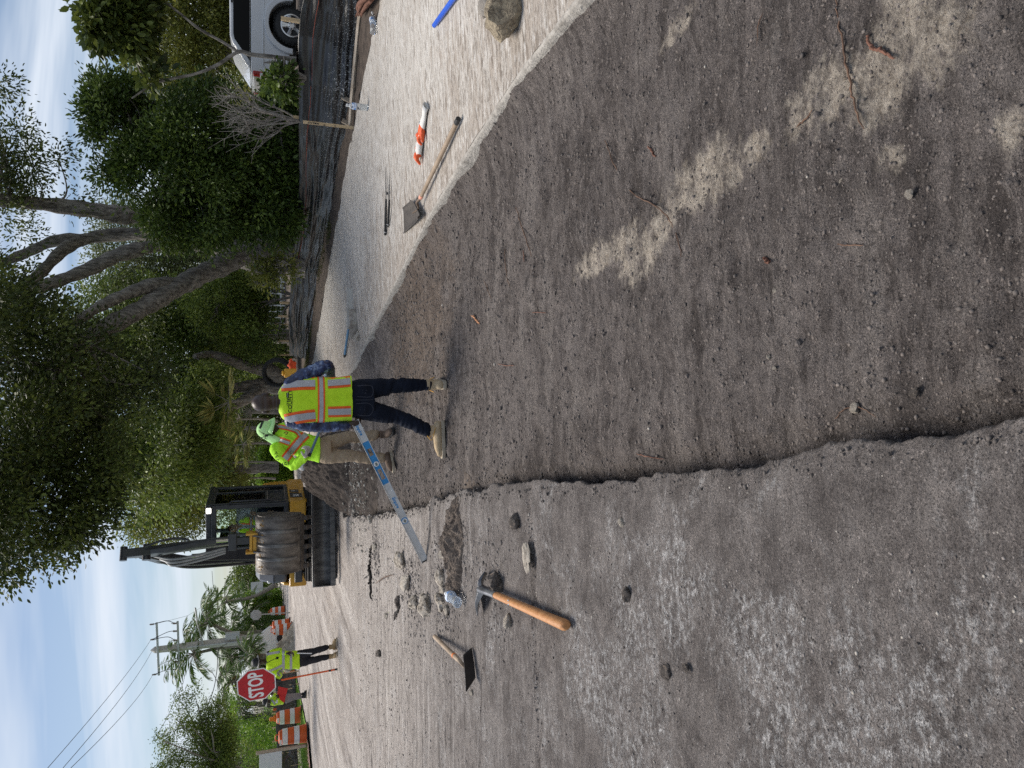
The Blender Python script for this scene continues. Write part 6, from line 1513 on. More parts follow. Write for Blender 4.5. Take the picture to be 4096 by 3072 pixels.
scatter('grit', 1500, on_road, 3, .0012, .006, M_gr_p); scatter('crumbs', 4500, on_road, 4, .0015, .006, M_gr_d); scatter('crumbs', 6000, on_road, 7, .0015, .006, M_gr_m); scatter('crumbs', 2600, edge_pts, 5, .0015, .008, M_gr_d)
def clods(r, n):
    y = .9 + 8 * r.random(n) ** 1.5; x = edge_l(y) + (edge_r(y) - edge_l(y)) * np.where(r.random(n) < .5, r.random(n) ** 3, 1 - r.random(n) ** 2); return np.stack([x, y, floor_z(x, y) - .002], 1)
scatter('clods', 380, clods, 11, .004, .015, material('soil clods', (.085, .072, .065), (.20, .172, .157), 20, .95, .8, 80))
def by_rocks(r, n):
    c = [G(880, 1255), G(900, 1300), G(950, 1285), G(965, 1300), G(812, 1190), G(1065, 1262), G(1000, 1180)]; k = r.integers(0, len(c), n); x = np.array([c[i].x for i in k]) + r.normal(size=n) * .26; y = np.array([c[i].y for i in k]) + r.normal(size=n) * .20; return np.stack([x, y, road_z(x, y)], 1)
def by_groove(r, n):
    x = -.65 - 1.9 * r.random(n); y = 3.96 + .10 * (x + 1.1) + r.normal(size=n) * .035; return np.stack([x, y, road_z(x, y)], 1)
scatter('crumbs', 2200, by_rocks, 21, .002, .009, M_gr_m); scatter('crumbs', 900, by_rocks, 23, .002, .010, M_gr_d); scatter('crumbs', 420, by_groove, 22, .0015, .006, M_gr_m)
def in_spread(r, n):
    x = -1.75 + r.normal(size=n) * .45; y = 12.0 + r.normal(size=n) * .8; return np.stack([x, y, np.full(n, .02) + r.random(n) * .06], 1)
scatter('lime_grit', 420, in_spread, 8, .003, .013, material('dirty lime grit', (.16, .135, .11), (.52, .48, .42), 12, .9))
# ================================================================== EXCAVATOR
M_yel = material('machine yellow', (.62, .33, .025), (.56, .29, .03), 4, .4, .05, 30, coat=.3)
M_char2 = material('charcoal machine paint', (.026, .028, .033), (.045, .048, .055), 5, .36, .08, 40, coat=.2)
M_hood = material('slate grey hood plastic', (.085, .095, .115), (.12, .13, .15), 4, .4, .05, 40)
M_blade = material('worn blade steel', (.075, .076, .078), (.17, .17, .17), 5, .48, .3, 40, metal=.35, stretch=(3, 1, .5), c3=(.10, .085, .07))
M_bucket = material('rubbed bucket steel', (.065, .054, .046), (.19, .17, .15), 5, .5, .4, 30, metal=.35, stretch=(1.5, 1, .5), c3=(.17, .155, .145))
M_bucketdirt = material('muddy bucket edge', (.045, .037, .031), (.11, .09, .075), 10, .85, .8, 50)
M_track = material('track rubber', (.018, .017, .016), (.06, .053, .047), 8, .85, .5, 50)
M_hose = material('grey hydraulic hose', (.23, .24, .24), (.32, .33, .33), 10, .45)
M_rod = material('chrome rod', (.55, .56, .57), rough=.12, metal=1.0)
def thin_glass(name, tint, gl=.08):
    m = bpy.data.materials.new(name); m.use_nodes = True; t = m.node_tree; t.nodes.clear()
    o = t.nodes.new('ShaderNodeOutputMaterial'); tr = t.nodes.new('ShaderNodeBsdfTransparent'); g = t.nodes.new('ShaderNodeBsdfGlossy'); mx = t.nodes.new('ShaderNodeMixShader')
    tr.inputs[0].default_value = (*tint, 1); g.inputs['Roughness'].default_value = .03
    fr = t.nodes.new('ShaderNodeFresnel'); fr.inputs[0].default_value = 1.18
    t.links.new(fr.outputs[0], mx.inputs[0]); t.links.new(tr.outputs[0], mx.inputs[1]); t.links.new(g.outputs[0], mx.inputs[2]); t.links.new(mx.outputs[0], o.inputs[0]); return m
M_cabglass = thin_glass('teal tinted glass', (.93, .99, .97))
EX = Vector((-3.36, 16.95, 0))
ex = thing('excavator', 'compact yellow and black excavator facing the camera behind the dirt heap', 'excavator', EX)
UL = Matrix.Rotation(R(8), 4, 'Z')             # undercarriage
UU = Matrix.Rotation(R(-6), 4, 'Z')            # upper structure
def bx(mb, c, s, M, mi=0, rot=None):
    q = M.to_3x3().to_4x4() if rot is None else M.to_3x3().to_4x4() @ rot
    mb.box(M @ Vector(c), s, q, mi)
# tracks
for sx in (-1, 1):
    xc = sx * .79; path = []
    for i in range(14): a = PI / 2 + PI * i / 13; path.append((-1.0 + .30 * math.cos(a), .31 + .30 * math.sin(a)))
    for i in range(14): a = -PI / 2 + PI * i / 13; path.append((1.0 + .30 * math.cos(a), .31 + .30 * math.sin(a)))
    mb = MB(); outer = path; n = len(outer)
    vs = []
    for (y, z) in outer:
        for x in (xc - .20, xc + .20): vs.append(UL @ Vector((x, y, z)))
    mb.add(vs, [(2 * i, 2 * i + 1, 2 * ((i + 1) % n) + 1, 2 * ((i + 1) % n)) for i in range(n)])
    vs2 = []
    for (y, z) in outer:
        for x in (xc - .20, xc + .20): vs2.append(UL @ Vector((x, y * .965, .31 + (z - .31) * .84)))
    mb.add(vs2, [(2 * i + 1, 2 * i, 2 * ((i + 1) % n), 2 * ((i + 1) % n) + 1) for i in range(n)])
    tk = mb.build('track', M_track, ex, 40)
    mb = MB(); per = 2 * 2.0 + 2 * PI * .30; N = 52
    for k in range(N):
        s_ = per * k / N
        if s_ < 2.0: y, z, a = -1 + s_, .01, 0
        elif s_ < 2.0 + PI * .3: t_ = (s_ - 2) / .3; y, z, a = 1 + .3 * math.sin(t_), .31 - .3 * math.cos(t_), t_
        elif s_ < 4 + PI * .3: y, z, a = 1 - (s_ - 2 - PI * .3), .61, PI
        else: t_ = (s_ - 4 - PI * .3) / .3; y, z, a = -1 - .3 * math.sin(t_), .31 + .3 * math.cos(t_), PI + t_
        bx(mb, (xc, y, z), (.41, .035, .045), UL, rot=Matrix.Rotation(a, 4, 'X'))
    mb.build('grousers', M_track, tk, 0)['kind'] = 'stuff'
    mb = MB()
    for y in (-1.0, -.5, 0, .5, 1.0): mb.cyl(UL @ Vector((xc - .15, y, .26 if abs(y) < .9 else .31)), UL @ Vector((xc + .15, y, .26 if abs(y) < .9 else .31)), .13 if abs(y) < .9 else .23, n=16)
    mb.build('rollers', M_char2, tk, 40)['kind'] = 'stuff'
mb = MB(); bx(mb, (0, 0, .42), (1.2, 1.3, .3), UL); mb.build('undercarriage', M_char2, ex, 0, .03)
mb = MB(); mb.lathe([(.42, .55), (.42, .68), (.001, .68)], 28); mb.build('slew_ring', M_char2, ex, 40)
# dozer blade: curved plate
n = 11; prof = []
for i in range(n): f = i / (n - 1); prof.append((-1.78 + .16 * math.sin(f * PI) * 1.0 - .02 * f, .10 + .42 * f))
vs = []
for x in np.linspace(-1.03, 1.03, 13):
    for (y, z) in prof: vs.append(UL @ Vector((x, y + .06 * abs(x) ** 4 * -.5, z)))
mb = MB(); mb.add(vs, [(i * n + k, i * n + k + 1, (i + 1) * n + k + 1, (i + 1) * n + k) for i in range(12) for k in range(n - 1)])
bl = mb.build('dozer_blade', M_blade, ex, 60); s_ = bl.modifiers.new('thickness', 'SOLIDIFY'); s_.thickness = .035
mb = MB(); bx(mb, (0, -1.80, .13), (2.07, .025, .10), UL); mb.build('cutting_edge', M_blade, bl, 0, .004)
mb = MB(); bx(mb, (0, -1.78, .525), (2.08, .06, .03), UL); mb.build('top_rail', M_char2, bl, 0, .004)
for sx in (-1, 1):
    mb = MB(); bx(mb, (sx * 1.035, -1.70, .31), (.02, .20, .44), UL); mb.build('end_plate', M_blade, bl, 0, .003)
    mb = MB(); bx(mb, (sx * .42, -1.05, .30), (.12, .9, .16), UL); mb.build('push_arm', M_char2, ex, 0, .01)
mb = MB(); mb.tube([UL @ Vector((0, -.7, .50)), UL @ Vector((0, -1.55, .42))], .06, 10); mb.build('blade_cylinder', M_char2, ex, 40)
# upper structure
def U(x, y, z): return UU @ Vector((x, y, z))
def uprism(mb, poly, x0, x1):      # poly in (y, z), extruded across x
    n = len(poly); vs = [U(x0, a, b) for a, b in poly] + [U(x1, a, b) for a, b in poly]
    mb.add(vs, [tuple(range(n)), tuple(range(2 * n - 1, n - 1, -1))] + [((i + 1) % n, i, n + i, n + (i + 1) % n) for i in range(n)])
mb = MB(); bx(mb, (0, 0, .76), (1.7, 1.9, .16), UU); mb.build('deck', M_char2, ex, 0, .02)
mb = MB(); uprism(mb, [(-.98, .60), (-.98, .92), (-.90, .97), (.9, .97), (1.0, .9), (1.0, .60)], .93, .985); uprism(mb, [(-1.0, .62), (-1.0, .95), (-.96, .95), (-.96, .62)], .50, .984)
mb.build('left_skirt', M_yel, ex, 0, .02)
mb = MB(); uprism(mb, [(-.60, .58), (-.62, .80), (-.50, 1.05), (.0, 1.30), (1.02, 1.32), (1.05, .58)], -1.06, -.985); uprism(mb, [(-.66, .58), (-.66, .93), (-.60, .95), (-.60, .58)], -1.05, -.45); mb.build('right_skirt', M_yel, ex, 0, .03)
mb = MB(); uprism(mb, [(.95, .60), (1.12, .66), (1.14, 1.25), (1.0, 1.5), (.8, 1.5), (.8, .6)], -.98, .92); mb.build('counterweight', M_yel, ex, 0, .05)
mb = MB(); uprism(mb, [(-.58, .99), (-.60, 1.28), (-.40, 1.56), (-.1, 1.64), (.95, 1.60), (.95, .99)], -.97, -.16); hd = mb.build('engine_hood', M_hood, ex, 30, .06)
mb = MB(); uprism(mb, [(-.615, 1.25), (-.615, 1.27), (-.59, 1.27), (-.59, 1.25)], -.96, -.2); mb.build('hood_seam', M_char2, hd, 0)
mb = MB(); mb.ball(U(-.93, -.50, 1.36), (.055, .03, .045), 12, 8); mb.build('hood_lamp', M_white, hd, 60)
mb = MB(); mb.tube([U(-.62, -.65, .90), U(-.62, -.80, .80), U(-.68, -.80, .62), U(-.62, -.66, .58)], .035, 8); bx(mb, (-.72, -.70, .74), (.12, .06, .07), UU); bx(mb, (-.86, -.68, .78), (.07, .04, .05), UU); mb.build('tie_down_bracket', M_char2, ex, 30)
# number plate decals on the skirt: dark badge with 50
def side_decal(poly, mat, name, off=.004):
    mb = MB(); x = .985 + off; mb.add([U(x, a, b) for a, b in poly] + [U(x + .002, a, b) for a, b in poly], [tuple(range(len(poly))), tuple(range(2 * len(poly) - 1, len(poly) - 1, -1))]); return mb.build(name, mat, ex, 0)
side_decal([(-.74, .68), (-.74, .935), (-.28, .935), (-.42, .68)], material('decal black', (.02, .022, .026), rough=.4), 'badge')
side_decal([(-.22, .935), (-.34, .74), (-.05, .74), (-.05, .935)], material('decal black', (.02, .022, .026), rough=.4), 'badge')
me = text_mesh('50', .17, .004, .001); o = link('number', me, M_white, ex); o.matrix_local = Matrix.Translation(U(.992, -.58, .80)) @ UU @ Matrix(((0, 0, 1, 0), (1, 0, 0, 0), (0, 1, 0, 0), (0, 0, 0, 1)))
me = text_mesh('G', .10, .002, .001); o = link('number', me, M_white, ex); o.matrix_local = Matrix.Translation(U(.992, -.16, .85)) @ UU @ Matrix(((0, 0, 1, 0), (1, 0, 0, 0), (0, 1, 0, 0), (0, 0, 0, 1)))
# cab: frame of pillars, glass, roof, inside
cx0, cx1, cy0, cy1, cz0, cz1 = -.08, .96, -1.0, .62, .97, 2.60
cabp = MB(); bx(cabp, ((cx0 + cx1) / 2, (cy0 + cy1) / 2 + .02, cz1 - .05), (cx1 - cx0 + .03, cy1 - cy0 - .04, .11), UU)
for (x, y, w, d) in [(cx1 - .045, cy0 + .05, .09, .10), (cx0 + .04, cy0 + .05, .08, .10), (cx1 - .03, cy1 - .05, .07, .10), (cx0 + .04, cy1 - .05, .08, .10), (cx1 - .025, .05, .06, .10)]:
    bx(cabp, (x, y, (cz0 + cz1) / 2), (w, d, cz1 - cz0 - .1), UU)
bx(cabp, ((cx0 + cx1) / 2, cy0 + .04, cz1 - .15), (cx1 - cx0, .09, .10), UU); bx(cabp, ((cx0 + cx1) / 2, cy0 + .04, cz0 + .05), (cx1 - cx0, .09, .10), UU)
bx(cabp, ((cx0 + cx1) / 2, cy1 - .03, cz0 + .30), (cx1 - cx0, .06, .6), UU); bx(cabp, (cx1 - .03, -.2, cz0 + .04), (.06, 1.5, .1), UU); bx(cabp, (cx1 - .03, -.2, cz1 - .13), (.065, 1.5, .08), UU); bx(cabp, (cx0 + .03, -.2, cz0 + .3), (.05, 1.5, .5), UU)
cab = cabp.build('cab', M_char2, ex, 0, .018)
mb = MB(); bx(mb, (cx1 + .0, -.46, cz0 + .45), (.05, .98, .05), UU); bx(mb, (cx1 + .0, -.93, 1.8), (.05, .05, 1.45), UU); bx(mb, (cx1, .0, 1.8), (.05, .05, 1.45), UU); bx(mb, (cx1, -.46, 2.47), (.05, .98, .05), UU); bx(mb, (cx1, -.46, 1.06), (.05, .98, .06), UU); dr = mb.build('door', M_char2, ex, 0, .01)
mb = MB(); bx(mb, (cx1 + .03, -.86, 1.42), (.03, .05, .16), UU); mb.build('handle', M_black, dr, 0, .005)
mb = MB(); bx(mb, (cx1, -.46, 1.95), (.008, .92, 1.0), UU); mb.build('pane', M_cabglass, dr, 0)
mb = MB(); bx(mb, (cx1 - .01, -.46, 1.24), (.02, .92, .34), UU); mb.build('door_panel', M_char2, dr, 0)
mb = MB(); mb.tube([U(cx1 + .03, -.96, 1.3), U(cx1 + .07, -.97, 1.35), U(cx1 + .07, -.97, 2.1), U(cx1 + .03, -.96, 2.15)], .018, 8); mb.build('grab_rail', M_char2, cab, 40)
for nm, c, s in [('windscreen', ((cx0 + cx1) / 2, cy0 + .03, 1.74), (cx1 - cx0 - .17, .008, 1.32)), ('rear_window', ((cx0 + cx1) / 2, cy1 - .04, 2.0), (cx1 - cx0 - .17, .008, .85)), ('side_window', (cx0 + .03, -.2, 1.98), (.008, 1.4, .84)), ('rear_side_window', (cx1 - .03, .33, 1.9), (.008, .42, 1.1))]:
    mb = MB(); bx(mb, c, s, UU); mb.build(nm, M_cabglass, cab, 0)
mb = MB(); bx(mb, (.44, -.66, .99), (.9, .7, .05), UU); bx(mb, (.44, .0, 1.12), (.7, .7, .3), UU); mb.build('cab_floor', M_black, cab, 0, .02)
mb = MB(); bx(mb, (.44, -.02, 1.36), (.50, .50, .14), UU); bx(mb, (.44, .26, 1.72), (.48, .14, .66), UU); mb.build('seat', material('grey seat vinyl', (.20, .20, .20), (.28, .28, .28), 8, .7), cab, 0, .05)
for x in (.10, .80): 
    mb = MB(); bx(mb, (x, -.20, 1.45), (.14, .5, .14), UU); mb.tube([U(x, -.42, 1.5), U(x, -.46, 1.70)], .022, 8); mb.build('joystick_console', M_black, cab, 0, .02)
mb = MB(); bx(mb, (.36, cy0 + .02, 2.42), (.65, .02, .05), UU); mb.build('blind', M_black, cab, 0)
# lit work lamp on the cab roof corner, and one on the boom
mb = MB(); bx(mb, (.88, cy0 - .03, 2.54), (.14, .07, .12), UU); lm = mb.build('work_lamp', M_black, cab, 0, .02)
mb = MB(); bx(mb, (.88, cy0 - .068, 2.54), (.115, .04, .095), UU); mb.build('lens', emissive('lit lamp', (1.0, .97, .9), 2.0), lm, 40, .018, seg=4)
# boom, stick and bucket (world positions minus the base)
def W(x, y, z): return Vector((x, y, z)) - EX
swing = W(-3.66, 15.95, .9)
mb = MB(); mb.box(swing + Vector((0, .1, -.05)), (.36, .5, .5), Matrix.Rotation(R(15), 4, 'Z')); mb.build('swing_post', M_char2, ex, 0, .04)
side = Vector((.92, .40, 0)).normalized()        # across the boom
def plate(mb, pts, half, sdv):
    """box section beam: pts = [(centre, half depth vector)]"""
    vs = []
    for c, dv in pts:
        for s1, s2 in ((-1, -1), (1, -1), (1, 1), (-1, 1)): vs.append(c + sdv * half * s1 + dv * s2)
    n = len(pts); fs = [(i * 4 + k, i * 4 + (k + 1) % 4, (i + 1) * 4 + (k + 1) % 4, (i + 1) * 4 + k) for i in range(n - 1) for k in range(4)] + [(0, 1, 2, 3), tuple((n - 1) * 4 + k for k in range(4))]
    mb.add(vs, fs)
bp = [W(-3.66, 15.95, 1.05), W(-3.60, 15.75, 1.9), W(-3.50, 15.35, 2.80), W(-3.32, 14.95, 3.22), W(-3.06, 14.35, 3.50)]
fw = Vector((.40, -.92, 0)).normalized()
dv = [fw * .13, fw * .17 + Vector((0, 0, .02)), fw * .15 + Vector((0, 0, .13)), fw * .07 + Vector((0, 0, .15)), fw * .04 + Vector((0, 0, .10))]
mb = MB(); plate(mb, list(zip(bp, dv)), .095, side); bo = mb.build('boom', M_char2, ex, 30, .012)
me = text_mesh('DEERE', .16, .003, .001); o = link('lettering', me, M_hose, bo)
c = (bp[2] + bp[3]) / 2 - side * .098; ax_ = (bp[3] - bp[2]).normalized(); nrm = -side; upv = nrm.cross(ax_)
o.matrix_local = Matrix(((ax_.x, upv.x, nrm.x, c.x), (ax_.y, upv.y, nrm.y, c.y), (ax_.z, upv.z, nrm.z, c.z), (0, 0, 0, 1)))
mb = MB(); mb.tube(spline([W(-3.74, 15.85, 1.5), W(-3.66, 15.50, 2.2), W(-3.58, 15.2, 2.80), W(-3.44, 14.95, 3.14), W(-3.18, 14.5, 3.44)], 5), .028, 6); mb.build('boom_hose', M_char2, bo, 60)
mb = MB(); a_, b_ = W(-3.50, 15.55, 1.35), W(-3.36, 15.20, 2.55); mb.tube([a_, b_], .085, 14); bx_ = mb.build('lift_cylinder', M_char2, ex, 50)
mb = MB(); mb.tube([b_, W(-3.34, 15.12, 2.8)], .04, 12); mb.build('rod', M_rod, bx_, 60)
mb = MB(); plate(mb, [(a_ + fw * .09, fw * .015), (b_ + fw * .09, fw * .015)], .13, side); mb.build('cylinder_guard', M_char2, ex, 0, .01)
# stick
st_ = [W(-2.98, 14.05, 3.80), W(-3.00, 14.15, 3.45), W(-2.97, 14.25, 2.9), W(-2.93, 14.35, 1.95)]
mb = MB(); plate(mb, [(st_[0], fw * .06), (st_[1], fw * .13), (st_[2], fw * .11), (st_[3], fw * .07)], .075, side); sk2 = mb.build('stick', M_char2, ex, 30, .012)
mb = MB(); mb.cyl(st_[0] - side * .12, st_[0] + side * .12, .06, n=14); mb.cyl(st_[1] - side * .14, st_[1] + side * .14, .07, n=14); mb.build('pivot_pins', M_char2, sk2, 40)['kind'] = 'stuff'
ca, cb = W(-2.93, 13.90, 3.10), W(-2.86, 14.02, 2.30)
mb = MB(); mb.tube([ca + Vector((0, 0, .25)), ca, cb], [.05, .065, .065], 14); bc = mb.build('bucket_cylinder', M_char2, ex, 50)
mb = MB(); mb.tube([cb, W(-2.86, 14.05, 2.08)], .035, 12); mb.build('rod', M_rod, bc, 60)
for k, (dx, r) in enumerate([(-.13, .024), (-.19, .024), (-.25, .02)]):
    mb = MB(); mb.tube(spline([W(-3.0 + dx, 14.35, 3.35 - .1 * k), W(-3.02 + dx, 14.1, 3.0), W(-2.99 + dx * .9, 14.15, 2.55), W(-2.96 + dx * .7, 14.25, 2.15)], 5), r, 7); mb.build('hose', M_hose, sk2, 60)
mb = MB(); mb.tube(spline([W(-2.86, 13.95, 3.45), W(-2.78, 13.95, 3.2), W(-2.76, 14.0, 2.95), W(-2.80, 14.0, 2.75)], 5), .022, 7); mb.build('hose', M_char2, sk2, 60)
# linkage
mb = MB(); mb.box(W(-2.90, 14.05, 2.02), (.30, .12, .14)); 
for s1 in (-1, 1): mb.box(W(-2.90 + s1 * .12, 14.08, 1.85), (.035, .12, .40))
mb.box(W(-2.90, 14.1, 1.82), (.14, .1, .3)); mb.build('linkage', M_char2, ex, 0, .01)
mb = MB(); mb.box(W(-2.94, 14.10, 1.70), (.40, .22, .05)); mb.box(W(-2.94, 14.02, 1.60), (.30, .03, .14))
for s1 in (-1, 1): mb.box(W(-2.94 + s1 * .17, 14.08, 1.68), (.04, .26, .22))
mb.build('quick_coupler', M_yel, ex, 0, .01)
# bucket, curled so its round back faces the camera
bw = .51; bc_ = Vector((-2.97, 0, 0))
prof = [(14.30, 1.60), (14.02, 1.585), (13.84, 1.46), (13.76, 1.28), (13.75, 1.12), (13.80, .98), (13.87, .90), (13.93, .84)]
P_prof = spline([(a, b, 0) for a, b in prof], 3)[:, :2]
n = len(P_prof); xs = np.linspace(-bw, bw, 9)
mb = MB(); mb.add([W(bc_.x + x, a, b) for x in xs for a, b in P_prof], [(i * n + k, i * n + k + 1, (i + 1) * n + k + 1, (i + 1) * n + k) for i in range(8) for k in range(n - 1)])
bk = mb.build('bucket', M_bucket, ex, 60); s_ = bk.modifiers.new('thickness', 'SOLIDIFY'); s_.thickness = .025; s_.offset = 1
for x in (-bw - .012, bw + .012):
    poly = [(a, b) for a, b in P_prof] + [(14.12, .80), (14.34, 1.3), (14.36, 1.6)]
    mb = MB(); m_ = len(poly); mb.add([W(bc_.x + x - .012, a, b) for a, b in poly] + [W(bc_.x + x + .012, a, b) for a, b in poly], [tuple(range(m_)), tuple(range(2 * m_ - 1, m_ - 1, -1))] + [(i, (i + 1) % m_, m_ + (i + 1) % m_, m_ + i) for i in range(m_)]); mb.build('side_plate', M_bucket, bk, 0)
M_wear = material('polished wear strip', (.10, .095, .09), (.19, .18, .17), 6, .4, .2, 30, metal=.5)
for x in (-.25, .0, .26):
    mb = MB(); mb.add([W(bc_.x + x + dx, a - .040, b + (.022 if k < 6 else -.0)) for dx in (-.035, .035) for k, (a, b) in enumerate(P_prof[3:-2])], [(k, k + 1, n - 5 + k + 1, n - 5 + k) for k in range(n - 6)]); w_ = mb.build('wear_strip', M_wear, bk, 60); s_ = w_.modifiers.new('thickness', 'SOLIDIFY'); s_.thickness = .02
M_rust = material('rusty yellow paint remnants', (.30, .17, .04), (.16, .09, .035), 14, .7, .4, 40)
rng = random.Random(8)
for k in range(70):      # chipped yellow paint left in a band high on the back
    x = rng.uniform(-bw * .95, bw * .95); j_ = rng.choice([2, 3, 4, 4, 5]); a, b = P_prof[j_]; a2, b2 = P_prof[j_ + 1]; f = rng.random()
    y, z = a + (a2 - a) * f, b + (b2 - b) * f; t2 = Vector((0, a2 - a, b2 - b)).normalized(); nn = Vector((0, -abs(t2.z), -t2.y * (1 if t2.z < 0 else -1) * -1)); nn = Vector((0, t2.z, -t2.y)); nn = nn if nn.y < 0 else -nn
    c = W(bc_.x + x, y, z) + nn * .029; m_ = 9
    if k == 0: pch = MB()
    w0, h0_ = rng.uniform(.008, .032), rng.uniform(.006, .026)
    pch.add([c + Vector((1, 0, 0)) * w0 * math.cos(2 * PI * i / m_) * rng.uniform(.5, 1.1) + t2 * h0_ * math.sin(2 * PI * i / m_) * rng.uniform(.5, 1.2) for i in range(m_)], [tuple(range(m_))])
o = pch.build('paint_remnants', M_rust, bk, 0); o['kind'] = 'stuff'
mb = MB(); mb.box(W(bc_.x, 13.965, .825), (2 * bw + .03, .11, .10), Matrix.Rotation(R(-40), 4, 'X')); mb.build('cutting_lip', M_bucketdirt, bk, 0, .01)
for k in range(6):
    x = -bw + .06 + k * (2 * bw - .12) / 5; mb = MB()
    mb.box(W(bc_.x + x, 13.99, .765), (.085, .09, .17), Matrix.Rotation(R(-24), 4, 'X'), taper=None); mb.box(W(bc_.x + x, 14.02, .675), (.06, .05, .12), Matrix.Rotation(R(-20), 4, 'X')); mb.build('tooth', M_bucketdirt, bk, 0, .012)
for x in (-.13, .17):
    mb = MB(); mb.add([W(bc_.x + x + dx, a, b) for dx in (-.012, .012) for a, b in [(14.2, 1.60), (13.95, 1.57), (13.80, 1.46), (13.95, 1.66), (14.1, 1.74), (14.2, 1.72)]], [tuple(range(6)), tuple(range(11, 5, -1))] + [(i, (i + 1) % 6, 6 + (i + 1) % 6, 6 + i) for i in range(6)]); mb.build('bucket_ear', M_wear, bk, 0)
# ================================================================== PEOPLE
CAMV = Vector((0, 0, CAM_H))
def remesh(mb, voxel, smooth=4, disp=None):
    o = mb.build('tmp', [], None, 0)
    m = o.modifiers.new('r', 'REMESH'); m.mode = 'VOXEL'; m.voxel_size = voxel; m.use_smooth_shade = True
    s = o.modifiers.new('s', 'SMOOTH'); s.factor = .5; s.iterations = smooth
    me = evaluated(o); bpy.data.objects.remove(o)
    if disp is not None:
        n = len(me.vertices); co = np.empty(n * 3, np.float32); no = np.empty(n * 3, np.float32)
        me.vertices.foreach_get('co', co); me.vertices.foreach_get('normal', no); co = co.reshape(-1, 3); no = no.reshape(-1, 3)
        me.vertices.foreach_set('co', (co + no * disp(co)[:, None]).astype(np.float32).ravel())
    me.polygons.foreach_set('use_smooth', [True] * len(me.polygons)); me.update(); me.materials.clear()
    return me
def wrinkle(amp, fz=26, seed=1, fine=.4):
    def f(p):
        ang = p[:, 0] * 9 + p[:, 1] * 7
        return amp * (fbm(p[:, 2] * fz + ang * .8, ang * .5 + p[:, 2] * 4, 3, seed) + fine * fbm(p[:, 2] * fz * 2.3 - ang, ang * 1.4, 2, seed + 9))
    return f
def rings(mb, rs, yaw, n=28, e=2.4):
    """closed loft of super-ellipse rings [(centre, rx, ry)] turned by yaw about z"""
    c_, s_ = math.cos(yaw), math.sin(yaw); vs = []
    for c, rx, ry in rs:
        for k in range(n):
            t = 2 * PI * k / n; ct, st = math.cos(t), math.sin(t)
            x = rx * math.copysign(abs(ct) ** (2 / e), ct); y = ry * math.copysign(abs(st) ** (2 / e), st)
            vs.append(Vector(c) + Vector((x * c_ - y * s_, x * s_ + y * c_, 0)))
    fs = [(i * n + k, i * n + (k + 1) % n, (i + 1) * n + (k + 1) % n, (i + 1) * n + k) for i in range(len(rs) - 1) for k in range(n)] + [tuple(range(n))[::-1], tuple((len(rs) - 1) * n + k for k in range(n))]
    mb.add(vs, fs)
def chain(mb, pts, rad, n=14, k=5):
    S = spline([(*p, r) for p, r in zip(pts, rad)], k)
    mb.tube([q[:3] for q in S], [max(.003, q[3]) for q in S], n)
    mb.ball(S[0][:3], S[0][3] * .99, 12, 8); mb.ball(S[-1][:3], S[-1][3] * .99, 12, 8)
def head_matrix(c, face, up=(0, 0, 1)):
    f = Vector(face).normalized(); r = f.cross(Vector(up)).normalized(); u = r.cross(f)
    return Matrix(((r.x, f.x, u.x, c[0]), (r.y, f.y, u.y, c[1]), (r.z, f.z, u.z, c[2]), (0, 0, 0, 1)))
def add_head(mb, M, s=1.0):
    B = lambda c, r: mb.ball(M @ (Vector(c) * s), tuple(q * s for q in r), 20, 14, M.to_3x3().to_4x4())
    B((0, -.012, .030), (.076, .094, .086)); B((0, .022, -.030), (.064, .070, .086)); B((0, .046, -.088), (.046, .044, .036)); B((0, -.035, -.01), (.068, .065, .07))
    B((0, .078, .026), (.050, .022, .012)); B((0, .094, -.068), (.024, .012, .009)); B((0, .090, -.080), (.021, .012, .008)); B((.036, .066, -.030), (.020, .020, .020)); B((-.036, .066, -.030), (.020, .020, .020))
    mb.tube([M @ (Vector(q) * s) for q in [(0, .080, .018), (0, .096, -.005), (0, .112, -.034), (0, .090, -.044)]], [.008 * s, .011 * s, .016 * s, .012 * s], 10)
    for sx in (-1, 1):
        B((sx * .082, -.010, -.008), (.013, .027, .037)); B((sx * .084, -.016, .008), (.008, .016, .018))
def add_hand(mb, w, d, pn, side, curl=.5, s=1.0, spread=.1):
    """w wrist, d finger direction, pn palm normal, side = towards the thumb"""
    d = Vector(d).normalized(); pn = Vector(pn); pn = (pn - d * pn.dot(d)).normalized(); sd = d.cross(pn); sd = sd if sd.dot(Vector(side)) > 0 else -sd
    w = Vector(w); k0 = w + d * .09 * s
    for q in (-1, -.33, .33, 1):
        mb.tube([w + sd * q * .016 * s, w + d * .04 * s + sd * q * .026 * s, k0 + sd * q * .030 * s], [.017 * s, .0175 * s, .0145 * s], 10)
    for q, L in zip((1, .33, -.33, -1), (.072, .080, .075, .058)):
        p = k0 + sd * q * .030 * s; a = .1 * curl; pts = [p - d * .015 * s, p]; dd = d + sd * q * spread
        for j, f in enumerate((.42, .32, .26)):
            a += curl * (0.9 if j else .8); v = (dd * math.cos(a) + pn * math.sin(a)).normalized(); p = p + v * L * f * 1.2 * s; pts.append(p)
        mb.tube(spline(pts, 3), [.0105 * s - .0003 * s * i for i in range((len(pts) - 1) * 3 + 1)], 9); mb.ball(pts[-1], .0078 * s, 8, 6)
    p = w + d * .028 * s + sd * .03 * s; pts = [w + d * .015 * s + sd * .012 * s, p, p + (d * .6 + sd * .65 + pn * .35 * curl).normalized() * .04 * s]; pts.append(pts[-1] + (d * .8 + sd * .15 + pn * (.3 + .6 * curl)).normalized() * .034 * s)
    mb.tube(spline(pts, 3), [.014 * s, .0145 * s, .014 * s, .0135 * s, .013 * s, .0125 * s, .012 * s, .011 * s, .010 * s, .009 * s], 9); mb.ball(pts[-1], .009 * s, 8, 6)
